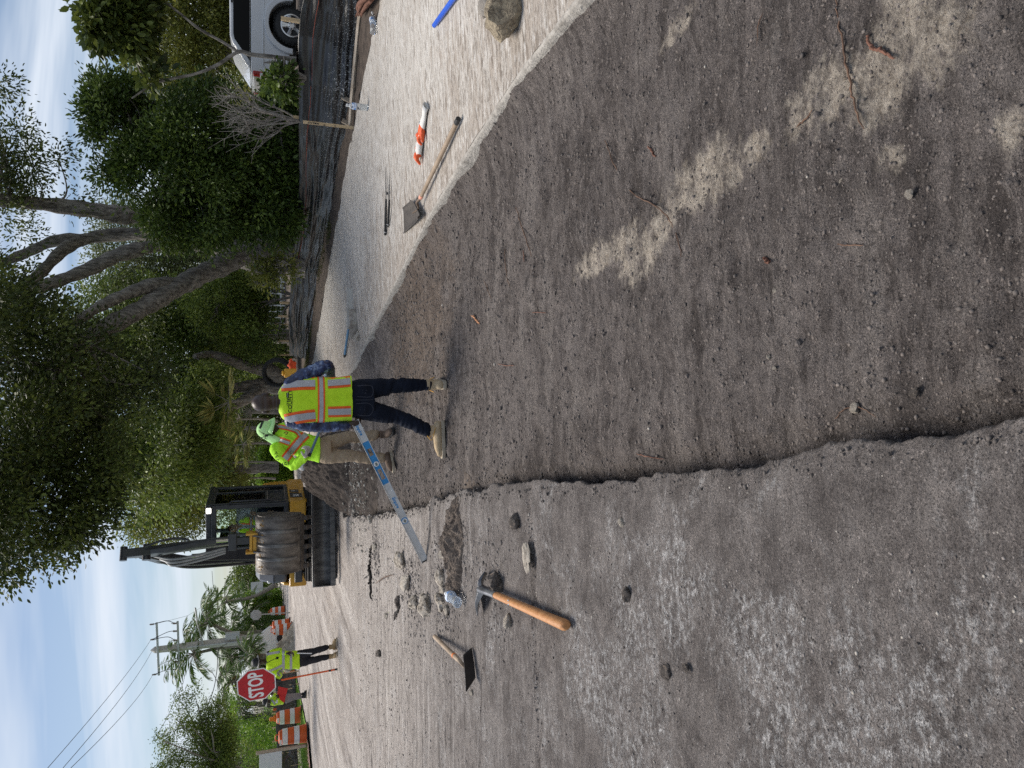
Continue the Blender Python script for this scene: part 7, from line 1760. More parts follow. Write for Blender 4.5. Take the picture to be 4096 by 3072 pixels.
def skin(name, c, c2):
    return material(name, c, c2, 9, .42, .08, 120, spec=.45)
def add_eyes(parent, M, s=1.0):
    for sx in (-1, 1):
        mb = MB(); mb.ball(M @ (Vector((sx * .031, .079, .004)) * s), .0115 * s, 12, 8); e = mb.build('eye', material('eye white', (.62, .58, .54), rough=.25), parent, 60)
        mb = MB(); mb.ball(M @ (Vector((sx * .031, .0875, .004)) * s), (.0055 * s), 10, 6); mb.build('iris', material('dark iris', (.015, .010, .008), rough=.2), e, 60)
        mb = MB(); mb.tube([M @ (Vector((sx * q, y, z)) * s) for q, y, z in ((.014, .094, .026), (.032, .094, .031), (.050, .080, .026))], [.004 * s, .005 * s, .003 * s], 6); mb.build('eyebrow', material('dark hair', (.012, .010, .009), rough=.8), parent, 60)
def foot(mb, ankle, toe, h=.0, r=.047, L=None, sole=None, sh=.12):
    a, t = Vector(ankle), Vector(toe); d = (t - a); d.z = 0; d.normalize(); g = min(a.z, t.z)
    heel = Vector((a.x, a.y, 0)) - d * .055
    Lf = L or (Vector((t.x, t.y, 0)) - Vector((a.x, a.y, 0))).length
    z0 = t.z
    P = [heel + Vector((0, 0, z0 + .055)), heel + d * .05 + Vector((0, 0, z0 + .062)), heel + d * .12 + Vector((0, 0, z0 + .060)), heel + d * (.055 + Lf * .72) + Vector((0, 0, z0 + .050)), heel + d * (.055 + Lf) + Vector((0, 0, z0 + .040))]
    mb.tube(spline([(*p, q) for p, q in zip(P, [.038, .045, .046, .049, .030])], 4)[:, :3], [q for q in spline([(x, 0, 0) for x in [.038, .045, .046, .049, .030]], 4)[:, 0]], 14, flat=.92)
    mb.ball(P[0], .038, 12, 8); mb.ball(P[-1], .031, 12, 8)
    mb.tube([Vector((a.x, a.y, z0 + .05)), Vector((a.x, a.y, z0 + .05)) * .3 + (a + Vector((0, 0, 0))) * .7 + Vector((0, 0, sh * .3)), a + Vector((0, 0, sh * .45))], [.046, .050, r + .010], 14)
    return heel, d, Lf, z0
def sole_mesh(heel, d, Lf, z0, w=.050, th=.028):
    s_ = Vector((-d.y, d.x, 0)); out = []
    for f, ww in [(-.035, .55), (.0, .85), (.05, .9), (.11, .78), (.17, .95), (.22, 1.04), (.27, .92), (.31, .55)]:
        out.append((heel + d * (f * (Lf + .09) / .30 + .0), w * ww))
    L_ = [p + s_ * q for p, q in out] + [p - s_ * q for p, q in out[::-1]]; n = len(L_)
    mb = MB(); mb.add([p + Vector((0, 0, z0 - .002)) for p in L_] + [p + Vector((0, 0, z0 + th)) for p in L_], [tuple(range(n)), tuple(range(2 * n - 1, n - 1, -1))] + [(i, (i + 1) % n, n + (i + 1) % n, n + i) for i in range(n)])
    return mb
def bvh_of(me):
    return BVHTree.FromPolygons([v.co[:] for v in me.vertices], [tuple(p.vertices) for p in me.polygons])
def cam_hit(bvh, base, ix, iy, off):
    o = CAMV - base; d = ray(ix, iy).normalized(); h = bvh.ray_cast(o, d, 60)
    if h[0] is None: 
        return None
    return h[0] + h[1] * off
def tape(bvh, base, path, wpx, off, name, mat, parent, ncross=4, k=10, taper=None):
    """sewn strip: path in picture coordinates, laid on the garment where it lies"""
    S = spline([(*p, 0) for p in path], k)[:, :2]; rows_ = []
    for i, q in enumerate(S):
        a = S[max(0, i - 1)]; b = S[min(len(S) - 1, i + 1)]; t = b - a; t /= max(np.linalg.norm(t), 1e-6); nrm = np.array([-t[1], t[0]]); row = []
        for j in range(ncross):
            w = (j / (ncross - 1) - .5) * wpx; h = cam_hit(bvh, base, q[0] + nrm[0] * w, q[1] + nrm[1] * w, off); row.append(h)
        good = [j for j in range(ncross) if row[j] is not None]
        if good: rows_.append([row[min(good, key=lambda g: abs(g - j))] for j in range(ncross)])
    if len(rows_) < 2: return None
    mb = MB(); mb.add([v for r in rows_ for v in r], [(i * ncross + j, i * ncross + j + 1, (i + 1) * ncross + j + 1, (i + 1) * ncross + j) for i in range(len(rows_) - 1) for j in range(ncross - 1)])
    return mb.build(name, mat, parent, 60)
def wrap_band(bvh, zf, ctr, half, off, name, mat, parent, n=90, rows_=4, rmax=.5):
    """strip that runs round the body; zf(angle) its height"""
    R_ = []
    for i in range(n):
        t = 2 * PI * i / n; row = []
        for j in range(rows_):
            z = zf(t) + (j / (rows_ - 1) - .5) * 2 * half; o = Vector((ctr[0] + rmax * math.cos(t), ctr[1] + rmax * math.sin(t), z)); h = bvh.ray_cast(o, (Vector((ctr[0], ctr[1], z)) - o).normalized(), rmax)
            row.append(h[0] + h[1] * off if h[0] is not None else None)
        R_.append(row)
    mb = MB(); idx = {}; vs = []
    for i, r in enumerate(R_):
        for j, v in enumerate(r):
            if v is not None: idx[(i, j)] = len(vs); vs.append(v)
    fs = []
    for i in range(n):
        for j in range(rows_ - 1):
            q = [(i, j), ((i + 1) % n, j), ((i + 1) % n, j + 1), (i, j + 1)]
            if all(k in idx for k in q): fs.append(tuple(idx[k] for k in q))
    mb.add(vs, fs); return mb.build(name, mat, parent, 60)
def print_text(bvh, base, s, cx, cy, px, rot, off, name, mat, parent, offset=0.0, spacing=1.0, flipx=1):
    """lettering printed on cloth: px = picture units per text unit, rot = 0 reads level in the upright view"""
    me = text_mesh(s, 1.0, offset, 0, spacing=spacing, res=2); c, s_ = math.cos(rot), math.sin(rot); ok = True
    for v in me.vertices:
        tx, ty = v.co.x, v.co.y; X, Y = tx * c - ty * s_, tx * s_ + ty * c
        h = cam_hit(bvh, base, cx - Y * px, cy - X * px, off)
        v.co = h if h is not None else (0, 0, -5); ok = ok and h is not None
    if not ok:
        bm = bmesh.new(); bm.from_mesh(me); bmesh.ops.delete(bm, geom=[v for v in bm.verts if v.co.z < -4], context='VERTS'); bm.to_mesh(me); bm.free()
    me.update(); return link(name, me, mat, parent)
def print_poly(bvh, base, polys, off, name, mat, parent):
    mb = MB()
    for poly in polys:
        hs = [cam_hit(bvh, base, x, y, off) for x, y in poly]
        if all(h is not None for h in hs): mb.add(hs, [tuple(range(len(hs)))])
    o = mb.build(name, mat, parent, 0); return o

M_lime = material('lime safety fabric', (.50, .78, .02), (.58, .86, .03), 14, .75, .25, 220, spec=.2, sheen=.2)
M_neon = material('neon green shirt fabric', (.40, .80, .03), (.50, .90, .045), 10, .75, .2, 160, spec=.2)
M_tapeo = material('orange trim tape', (.90, .14, .015), (.80, .11, .012), 30, .6, .1, 200)
M_tapes = material('silver reflective tape', (.36, .36, .38), (.43, .43, .45), 60, .38, .08, 300, metal=.15)
M_print = material('black print', (.012, .014, .012), rough=.8)
M_jean = material('dark indigo denim', (.005, .007, .014), (.013, .017, .030), 5, .85, .35, 240, spec=.15, c3=(.024, .030, .046))
M_navy = material('navy patterned sleeve', (.006, .011, .045), (.02, .04, .13), 16, .32, .25, 60, c3=(.20, .27, .42), lo=.42, hi=.56, spec=.5)
M_khaki = material('khaki trousers', (.30, .225, .15), (.38, .29, .20), 7, .85, .25, 160)
M_tan = material('tan leather boot', (.42, .31, .18), (.56, .44, .29), 10, .8, .3, 120)
M_sole = material('pale boot sole', (.36, .30, .22), (.48, .41, .31), 14, .85, .3, 90)
M_brown = material('brown muddy boot', (.10, .065, .045), (.19, .13, .095), 10, .8, .4, 100)
M_skin_dark = skin('dark brown skin', (.036, .021, .015), (.052, .031, .023))
M_skin_mid = skin('brown skin', (.20, .10, .062), (.26, .135, .085))
M_hair = material('black hair', (.010, .008, .008), (.02, .017, .015), 60, .6, .6, 300)

# ------------------------------------------------------------------ worker with his back to the camera
Y1 = 6.55; base = Vector((A(963, 880, Y1).x, Y1, FLOOR - .0)); p1 = thing('person', 'bald person in navy sleeves and lime vest seen from behind, holding a long level', 'person', base)
q = lambda ix, iy, dy=0.0: A(ix, iy, Y1 + dy) - base
neck, shR, shL = q(603, 868), q(628, 827, .0), q(632, 912, .0)
elR, wrR = q(704, 791, .02), q(716, 828, .30)
elL, wrL = q(700, 919, .0), q(752, 919, -.06)
hipR, knR, anR = q(775, 843), q(858, 833, .02), q(930, 831, -.02)
hipL, knL, anL = q(778, 882), q(862, 902, .0), q(930, 930, .0)
headc = q(573, 870, .0); pel = q(770, 862); waist = q(730, 863); chest = q(660, 866)
yaw = R(4)
fb = MB()
HM = head_matrix(headc, (.12, 1, -.10)); add_head(fb, HM, .98)
chain(fb, [headc + Vector((0, -.02, -.06)), neck + Vector((0, -.01, .0)), neck + Vector((0, 0, -.06))], [.064, .068, .085])
rings(fb, [(pel + Vector((0, 0, -.08)), .12, .09), (waist, .13, .09), (chest, .15, .10), (q(625, 868), .15, .09), (neck, .06, .06)], yaw)
for s_, e_, w_ in ((shR, elR, wrR), (shL, elL, wrL)):
    chain(fb, [s_, e_, w_], [.052, .042, .029])
for h_, k_, a_ in ((hipR, knR, anR), (hipL, knL, anL)):
    chain(fb, [h_, k_, a_, a_ + Vector((0, 0, -.04))], [.08, .052, .036, .036])
add_hand(fb, wrL, (.10, .02, -1), (.6, .8, -.1), (-.6, .8, 0), 1.15, 1.05)
add_hand(fb, wrR, (-.6, .7, .1), (-.7, -.7, 0), (0, 0, 1), .5, 1.0)
nk = headc.z - .085
bd = link('body', remesh(fb, .0052, 3, lambda p: np.where((p[:, 1] < headc.y) & (np.abs(p[:, 0] - headc.x) < .085), -.0045 * np.exp(-((p[:, 2] - nk) / .005) ** 2) - .0035 * np.exp(-((p[:, 2] - nk + .026) / .005) ** 2) + .002 * np.exp(-((p[:, 2] - nk + .012) / .008) ** 2), 0)), M_skin_dark, p1); add_eyes(bd, HM, .98)
# trousers
mb = MB()
rings(mb, [(q(742, 862, .0), .150, .112), (q(765, 862), .168, .128), (q(785, 862, .0), .172, .130), (q(806, 862), .162, .118)], yaw)
for h_, k_, a_, w in ((hipR, knR, anR, 1), (hipL, knL, anL, 1)):
    chain(mb, [h_, h_.lerp(k_, .5) + Vector((0, -.008, 0)), k_, k_.lerp(a_, .45) + Vector((0, -.014, 0)), a_ + Vector((0, 0, .03))], [.102, .088, .068, .064, .055], 16)
mb.ball(q(782, 846, -.05), (.085, .085, .09)); mb.ball(q(782, 880, -.05), (.085, .085, .09))
def jeanw(p):
    kn = np.exp(-((p[:, 2] - knR.z) / .12) ** 2) + np.exp(-((p[:, 2] - anR.z - .06) / .10) ** 2) * 1.3 + .35
    return wrinkle(.0105, 24, 4)(p) * kn
tme = remesh(mb, .007, 5, jeanw); tr1 = link('trousers', tme, M_jean, p1)
tb = bvh_of(tme)
M_stitch = material('denim stitch', (.05, .055, .075), rough=.8)
for path in ([(772, 834), (800, 833), (806, 845), (800, 857), (772, 857)], [(770, 872), (795, 871), (806, 882), (798, 897), (772, 896)]):
    tape(tb, base, path, 1.1, .002, 'pocket_seam', M_stitch, tr1, 2, 5)
tape(tb, base, [(768, 864), (790, 864), (815, 863)], .9, .002, 'seam', M_stitch, tr1, 2, 5)
for ixy in [(784, 883), (788, 846)]:
    print_poly(tb, base, [[(ixy[0] - 5, ixy[1] - 4), (ixy[0] + 5, ixy[1] - 3), (ixy[0] + 3, ixy[1] + 4), (ixy[0] - 6, ixy[1] + 3)]], .0015, 'pocket_patch', material('grey pocket patch', (.04, .045, .06), rough=.8), tr1)
# boots
for nm, an, toe in (('right', anR, q(962, 829, .22)), ('left', anL, q(946, 972, -.02))):
    g = Vector((toe.x, toe.y, .012)); mb = MB(); an2 = Vector((an.x, an.y, an.z)); hd_ = foot(mb, an2, g, L=.215 if nm == 'right' else .22, sh=.10)
    b_ = link('boot', remesh(mb, .0065, 4, wrinkle(.003, 40, 6)), M_tan, p1); sole_mesh(*hd_, w=.052, th=.03).build('sole', M_sole, b_, 20, .004)
    mb = MB(); d_ = hd_[1]; s_ = Vector((-d_.y, d_.x, 0))
    for k in range(3): mb.tube(spline([an2 + d_ * .05 + s_ * (.03 - .03 * k) + Vector((0, 0, .04)), an2 + d_ * (.09 - .03 * k) - s_ * .05 * (k - 1) + Vector((0, 0, .0)), an2 - d_ * .02 + s_ * (.07 - .07 * k) + Vector((0, 0, -.03))], 4), .0035, 5)
    mb.build('lace', material('yellow lace', (.55, .30, .05), rough=.8), b_, 60)
# navy shirt: sleeves and a hem
mb = MB()
for s_, e_, w_ in ((shR, elR, wrR), (shL, elL, wrL)):
    m1 = s_.lerp(e_, .5); chain(mb, [s_ + (chest - s_) * .12, m1, e_, e_.lerp(w_, .55), e_.lerp(w_, .93)], [.080, .074, .063, .056, .044], 16)
rings(mb, [(q(764, 862), .160, .118), (waist, .155, .11), (chest, .165, .11), (q(618, 868), .15, .085), (neck + Vector((0, 0, -.01)), .075, .07)], yaw)
link('shirt', remesh(mb, .007, 5, wrinkle(.009, 17, 12, .6)), M_navy, p1)
# vest
mb = MB()
rings(mb, [(q(759, 862), .214, .142), (q(745, 862), .208, .140), (q(700, 864), .202, .134), (q(665, 866), .206, .130), (q(640, 867), .206, .118), (q(622, 868), .188, .100), (q(610, 868), .140, .086), (q(601, 868, .01), .088, .075)], yaw, 36, 2.6)
vme = remesh(mb, .007, 5, lambda p: wrinkle(.006, 7, 15, .7)(p) + .011 * fbm(p[:, 0] * 10 + 3 + p[:, 2] * 2, p[:, 2] * 2.2, 3, 16)); ve = link('vest', vme, M_lime, p1)
vb = bvh_of(vme); t1 = lambda zx, zy: (486 + .3257 * zx, 729 + .3257 * zy)
hz = lambda zx: (A(*t1(zx, 420), Y1 - .13) - base).z
zc = hz(640); cc = (waist.x, waist.y)
wrap_band(vb, lambda t: zc, cc, .0165 + .014, .004, 'orange_trim', M_tapeo, ve); wrap_band(vb, lambda t: zc, cc, .0165, .0065, 'reflective_band', M_tapes, ve)
for path, wo, ws in [([t1(372, 318), t1(440, 312), t1(520, 307), t1(598, 306)], 27, 14), ([t1(682, 304), t1(760, 299), t1(832, 291)], 23, 13), ([t1(398, 548), t1(470, 534), t1(540, 522), t1(600, 516)], 26, 14), ([t1(684, 494), t1(760, 492), t1(836, 489)], 23, 13)]:
    tape(vb, base, path, wo, .003, 'orange_trim', M_tapeo, ve); tape(vb, base, path, ws, .0055, 'reflective_band', M_tapes, ve)
print_text(vb, base, 'COUNTY', *t1(433, 424), 11.4, R(0), .003, 'lettering', M_print, ve, .012, 1.08)
L0 = lambda a, b: (t1(0, 0)[0] + 0, 0)
tp = lambda x, y: (1120 / SC + x * (120 / 1810) / SC, 1550 / SC + y * (110 / 1659) / SC)      # from the enlarged logo
print_poly(vb, base, [[tp(390, 320), tp(545, 320), tp(530, 640), tp(390, 600)], [tp(410, 650), tp(520, 650), tp(510, 740), tp(430, 740)], [tp(415, 790), tp(500, 790), tp(500, 870), tp(415, 870)], [tp(410, 925), tp(545, 925), tp(460, 960), tp(405, 1040)], [tp(395, 1040), tp(420, 1030), tp(545, 1110), tp(530, 1135)], [tp(455, 1000), tp(480, 1000), tp(525, 1060), tp(500, 1050)]], .003, 'logo', M_print, ve)
print_poly(vb, base, [[tp(445, 350), tp(485, 350), tp(485, 380), tp(445, 380)], [tp(445, 420), tp(485, 420), tp(485, 450), tp(445, 450)], [tp(445, 490), tp(485, 490), tp(485, 520), tp(445, 520)], [tp(445, 560), tp(485, 560), tp(485, 580), tp(445, 580)]], .0042, 'logo', material('pale print', (.55, .62, .5), rough=.8), ve)
tape(vb, base, [tp(730, 300), tp(755, 620), tp(735, 950), tp(720, 1290)], .9, .003, 'logo', M_print, ve, 2, 8)

# ------------------------------------------------------------------ the long level in his hand
e0, e1 = A(766, 909, Y1 - .075), G(918, 1212, .012)
d = (e1 - e0); Ll = d.length; d.normalize(); vn = (CAMV - (e0 + e1) / 2).normalized(); up = (vn - d * vn.dot(d)).normalized(); wv = d.cross(up)
if wv.z < 0: wv = -wv
lv = thing('spirit_level', 'long silver and blue spirit level slanting from the worker hand to the road', 'level', e0)
LM = Matrix(((d.x, wv.x, up.x, 0), (d.y, wv.y, up.y, 0), (d.z, wv.z, up.z, 0), (0, 0, 0, 1)))
M_alu = material('dusty aluminium', (.52, .53, .53), (.64, .65, .65), 14, .42, .05, 60, metal=.25); M_lblue = material('level blue', (.03, .22, .50), (.04, .27, .58), 10, .4)
ob = lambda mb, c, s: mb.box(LM @ Vector(c), s, LM)
w2 = .033
mb = MB(); ob(mb, (Ll / 2, w2, 0), (Ll, .006, .026)); ob(mb, (Ll / 2, -w2, 0), (Ll, .006, .026)); mb.build('flange', M_alu, lv, 0, .001)
def web(x0, x1, mat, holes=()):
    mb = MB(); xs = sorted(set([x0, x1] + [h for hh in holes for h in hh[:2]])); 
    for a, b in zip(xs[:-1], xs[1:]):
        hole = any(abs(a - h[0]) < 1e-6 for h in holes)
        if hole:
            ob(mb, ((a + b) / 2, .0245, 0), (b - a, .013, .010)); ob(mb, ((a + b) / 2, -.0245, 0), (b - a, .013, .010))
        else: ob(mb, ((a + b) / 2, 0, 0), (b - a, .0598, .010))
    return mb.build('web', mat, lv, 0)
fx = lambda zx, zy: ((zx - 875) ** 2 + (zy - 595) ** 2) ** .5 / (((1318 - 875) ** 2 + (1483 - 595) ** 2) ** .5) * Ll
b0, b1 = fx(938, 718), fx(1070, 972); h1, h2, h3, h4 = fx(960, 758), fx(985, 800), fx(1022, 882), fx(1058, 945)
web(0, b0, M_alu); web(b0, b1, M_lblue, [(h1, h2), (h3, h4)]); 
cv, ce = fx(1010, 848), fx(1187, 1208)
web(b1, Ll, M_alu)
for c_, mt in ((cv, M_white), (ce, M_white)):
    M2 = Matrix.Translation(LM @ Vector((c_, 0, 0))) @ LM
    if c_ == ce:
        mb = MB(); mb.lathe([(.033, .004), (.033, .0085), (.026, .009), (.026, .004)], 28, M2); mb.build('blue_ring', M_lblue, lv, 40)
    mb = MB(); mb.lathe([(.025, .004), (.025, .011), (.014, .012), (.014, .006)], 28, M2); mb.build('vial_ring', M_white, lv, 40)
    mb = MB(); mb.cyl(M2 @ Vector((-.016, 0, .009)), M2 @ Vector((.016, 0, .009)), .008, n=12); mb.build('vial', material('vial liquid', (.20, .22, .18), rough=.1), lv, 60)
mb = MB(); ob(mb, (Ll - .004, 0, 0), (.012, .060, .022)); mb.build('end_cap', M_black, lv, 0, .002)
for c_ in (fx(905, 640), fx(1128, 1090)):
    me = text_mesh('Empire', .042, .0012, .0004, shear=.3); o = link('lettering', me, M_lblue, lv); o.matrix_local = Matrix.Translation(LM @ Vector((c_, 0, .0055))) @ LM @ Matrix.Rotation(0 if LM.determinant() > 0 else 0, 4, 'Z')
    LT = Matrix(((-d.x, -wv.x, up.x, 0), (-d.y, -wv.y, up.y, 0), (-d.z, -wv.z, up.z, 0), (0, 0, 0, 1)))
    if LT.to_3x3().determinant() < 0: LT = Matrix(((d.x, -wv.x, up.x, 0), (d.y, -wv.y, up.y, 0), (d.z, -wv.z, up.z, 0), (0, 0, 0, 1)))
    o.matrix_local = Matrix.Translation(LM @ Vector((c_, 0, .0058))) @ LT

# ------------------------------------------------------------------ worker in neon green with flap cap
Y2 = 9.25; base = Vector((A(848, 965, Y2).x, Y2, FLOOR + .02)); p2 = thing('person', 'person in neon green shirt, khaki trousers and flap cap looking down', 'person', base)
q = lambda ix, iy, dy=0.0: A(ix, iy, Y2 + dy) - base
shR, elR, wrR = q(597, 974, -.06), q(634, 1003, -.10), q(660, 988, -.24)
shL, elL, wrL = q(612, 925, .08), q(660, 912, .05), q(690, 914, -.10)
neck, headc = q(600, 945, .02), q(578, 928, -.03)
chest, waist, pel = q(632, 955, .0), q(668, 968, .02), q(696, 974, .04)
hipR, knR, anR = q(702, 985, .02), q(758, 986, .0), q(822, 989, .02)
hipL, knL, anL = q(702, 960, .06), q(752, 946, .08), q(808, 939, .10)
yaw = R(-36) + PI
fb = MB(); HM = head_matrix(headc, (.72, -.55, -.52)); add_head(fb, HM, .97)
chain(fb, [headc + Vector((-.03, .02, -.05)), neck, neck + Vector((-.02, .02, -.06))], [.058, .062, .08])
rings(fb, [(pel, .12, .09), (waist, .13, .09), (chest, .14, .10), (neck + Vector((-.02, .0, -.03)), .07, .07)], yaw)
for s_, e_, w_ in ((shR, elR, wrR), (shL, elL, wrL)): chain(fb, [s_, e_, w_], [.05, .04, .028])
for h_, k_, a_ in ((hipR, knR, anR), (hipL, knL, anL)): chain(fb, [h_, k_, a_, a_ + Vector((0, 0, -.05))], [.075, .05, .036, .036])
bd = link('body', remesh(fb, .006, 3), M_skin_dark, p2); add_eyes(bd, HM, .97)
# gloved hands
M_glove = material('grey knit glove', (.42, .38, .35), (.55, .51, .47), 30, .9, .3, 120); M_glovep = material('orange glove palm', (.62, .12, .04), (.5, .09, .03), 20, .6)
pole_d = (A(676, 931, Y2 - .27) - A(668, 977, Y2 - .27)).normalized()
hb = MB(); hR = q(664, 981, -.30)
add_hand(hb, wrR + (hR - wrR) * .2, (hR - wrR).normalized() + Vector((.4, 0, -.1)), (.2, .5, .6), (.3, .3, .9), 1.0, 1.12); link('glove', remesh(hb, .005, 3), M_glove, p2)
hb = MB(); add_hand(hb, wrL, (.5, -.5, -.5), (-.3, .6, .6), (.3, .3, .9), 1.0, 1.1); link('glove', remesh(hb, .006, 3), M_glove, p2)
mb = MB()
rings(mb, [(q(682, 970, .03), .150, .115), (q(700, 972, .04), .158, .122), (q(715, 972, .04), .145, .11)], yaw)
for h_, k_, a_ in ((hipR, knR, anR), (hipL, knL, anL)):
    chain(mb, [h_, h_.lerp(k_, .5), k_ + Vector((.01, -.01, 0)), k_.lerp(a_, .5) + Vector((-.015, .01, 0)), a_ + Vector((0, 0, -.01))], [.098, .090, .078, .074, .070], 16)
link('trousers', remesh(mb, .008, 5, wrinkle(.011, 17, 24)), M_khaki, p2)
for an, toe in ((anR, q(846, 1000, -.05)), (anL, q(838, 930, -.12))):
    mb = MB(); g = Vector((toe.x, toe.y, .01)); hd_ = foot(mb, Vector((an.x, an.y, .13)), g, L=.20, sh=.08)
    b_ = link('boot', remesh(mb, .008, 4), M_brown, p2); sole_mesh(*hd_).build('sole', M_sole if an is anR else M_black, b_, 20, .004)
# shirt
mb = MB()
rings(mb, [(q(690, 971, .03), .175, .135), (q(676, 968, .03), .172, .132), (q(655, 962, .02), .168, .128), (q(634, 956, .0), .178, .125), (q(612, 950, .01), .178, .108), (q(600, 947, .02), .12, .085), (q(592, 944, .02), .075, .07)], yaw, 36, 2.4)
for s_, e_, w_ in ((shR, elR, wrR), (shL, elL, wrL)):
    chain(mb, [s_ + (chest - s_) * .15 + Vector((0, 0, .02)), s_.lerp(e_, .5), e_, e_.lerp(w_, .5), e_.lerp(w_, .95)], [.094, .086, .074, .066, .052], 16)
def shirtw(p): return wrinkle(.012, 13, 33, .6)(p)
sme = remesh(mb, .008, 5, shirtw); sh2 = link('shirt', sme, M_neon, p2); sb = bvh_of(sme)
for path, wo, ws in [([t1(398, 806), t1(440, 752), t1(490, 690), t1(540, 640)], 20, 11), ([t1(330, 672), t1(370, 680), t1(430, 700)], 13, 6), ([t1(345, 590), t1(400, 600), t1(470, 622), t1(500, 655)], 10, 5)]:
    tape(sb, base, path, wo, .003, 'orange_trim', M_tapeo, sh2, 5, 12); tape(sb, base, path, ws, .007, 'reflective_band', M_tapes, sh2, 5, 12)
tape(sb, base, [t1(345, 645), t1(440, 668), t1(560, 720)], 1.2, .004, 'placket', material('shirt placket', (.30, .55, .03), rough=.8), sh2, 2, 8)
for i, (ch, zx, zy, a) in enumerate([('T', 297, 779, -150), ('E', 306, 800, -148), ('A', 318, 820, -147), ('M', 333, 842, -142)]): print_text(sb, base, ch, t1(zx, zy)[0] + 12, t1(zx, zy)[1] - 3, 10.5, R(a), .004, 'lettering', M_print, sh2, -.004)
for i, (ch, zx, zy, a) in enumerate([('A', 359, 857, -78), ('C', 380, 853, -79), ('E', 401, 849, -80)]): print_text(sb, base, ch, t1(zx, zy)[0] + 7, t1(zx, zy)[1] - 5, 9.0, R(a), .004, 'lettering', M_print, sh2, .02)
lp = lambda x, y: (1000 / SC + x * (200 / 1327) / SC, 1650 / SC + y * (250 / 1659) / SC)
print_poly(sb, base, [[lp(880, 545), lp(960, 500), lp(1010, 520), lp(1000, 570), lp(950, 600)]], .003, 'logo', M_print, sh2); print_poly(sb, base, [[lp(920, 550), lp(960, 525), lp(980, 545), lp(955, 580)]], .005, 'logo', material('gold print', (.55, .42, .05), rough=.7), sh2)
# flap cap
M_cap = material('pale neon cap fabric', (.46, .78, .30), (.54, .86, .38), 12, .8, .15, 160)
mb = MB(); n = 24; dome = []
for i in range(9): a = PI / 2 * i / 8; dome.append((.098 * math.cos(a) + .001, .022 + .104 * math.sin(a)))
HC = HM @ Matrix.Translation((0, -.008, .0)) @ Matrix.Diagonal((.92, 1.12, 1.0, 1)); mb.lathe(dome, 28, HC)
cpn = mb.build('cap', M_cap, p2, 60)
mb = MB(); vs = []; nb = 13
for i in range(nb):
    t = -1.25 + 2.5 * i / (nb - 1)
    for r_, dz in ((.098, .024), (.135, .020), (.172, .006 - .02 * abs(t) ** 2)): vs.append(HM @ Vector((math.sin(t) * r_ * .80, math.cos(t) * r_ * 1.05 - .0, dz)))
mb.add(vs, [(i * 3 + j, i * 3 + j + 1, (i + 1) * 3 + j + 1, (i + 1) * 3 + j) for i in range(nb - 1) for j in range(2)]); o = mb.build('brim', M_cap, cpn, 60); o.modifiers.new('thickness', 'SOLIDIFY').thickness = .004
vs = []; nb = 21; nz = 9
for i in range(nb):
    t = PI / 2 * .78 + (2 * PI - PI * .78) * i / (nb - 1)      # round the back from ear to ear
    for j in range(nz):
        f = j / (nz - 1); r_ = 1 + .38 * f + .06 * f * math.sin(i * 1.4); vs.append(HM @ Vector((math.sin(t) * .092 * r_, math.cos(t) * .112 * r_ - .01, .035 - .225 * f)))
mb = MB(); mb.add(vs, [(i * nz + j, i * nz + j + 1, (i + 1) * nz + j + 1, (i + 1) * nz + j) for i in range(nb - 1) for j in range(nz - 1)]); fl = mb.build('neck_flap', M_cap, cpn, 60); fl.modifiers.new('thickness', 'SOLIDIFY').thickness = .003
def surf_of(objs):
    vs, fs = [], []
    for o in objs:
        b_ = len(vs); vs += [v.co[:] for v in o.data.vertices]; fs += [tuple(i + b_ for i in p.vertices) for p in o.data.polygons]
    return BVHTree.FromPolygons(vs, fs)
cb_ = surf_of([cpn, fl])
tape(cb_, base, [lp(265, 425), lp(320, 300), lp(365, 200), lp(400, 130)], 4.2, .006, 'band', M_print, cpn, 3, 8)
tape(cb_, base, [lp(245, 470), lp(300, 520), lp(390, 560), lp(500, 590), lp(600, 615), lp(590, 590), lp(480, 570)], .9, .008, 'cord', M_print, cpn, 2, 6)
print_text(cb_, base, 'CNTY', *lp(400, 650), 6.5, R(14), .006, 'lettering', M_print, cpn, .01)
print_poly(cb_, base, [[lp(380, 590), lp(440, 580), lp(490, 590), lp(480, 630), lp(400, 630)], [lp(305, 640), lp(330, 640), lp(330, 665), lp(305, 665)], [lp(345, 630), lp(362, 630), lp(362, 655), lp(345, 655)]], .006, 'logo', M_print, cpn)
# blue handled rake he holds
a, b = A(671, 978, Y2 - .29), A(700, 908, Y2 - .28); b2 = b + (b - a) * .9
rk = thing('rake_handle', 'blue handled hand tool held by the worker in neon green', 'hand tool', a); mb = MB(); mb.tube([(a - b) * .12, Vector((0, 0, 0))], .019, 12); mb.build('grip', M_black, rk, 60); mb = MB(); mb.tube([Vector((0, 0, 0)), b2 - a], .016, 12); mb.build('shaft', material('slate blue paint', (.08, .14, .20), (.11, .18, .25), 8, .45), rk, 60)

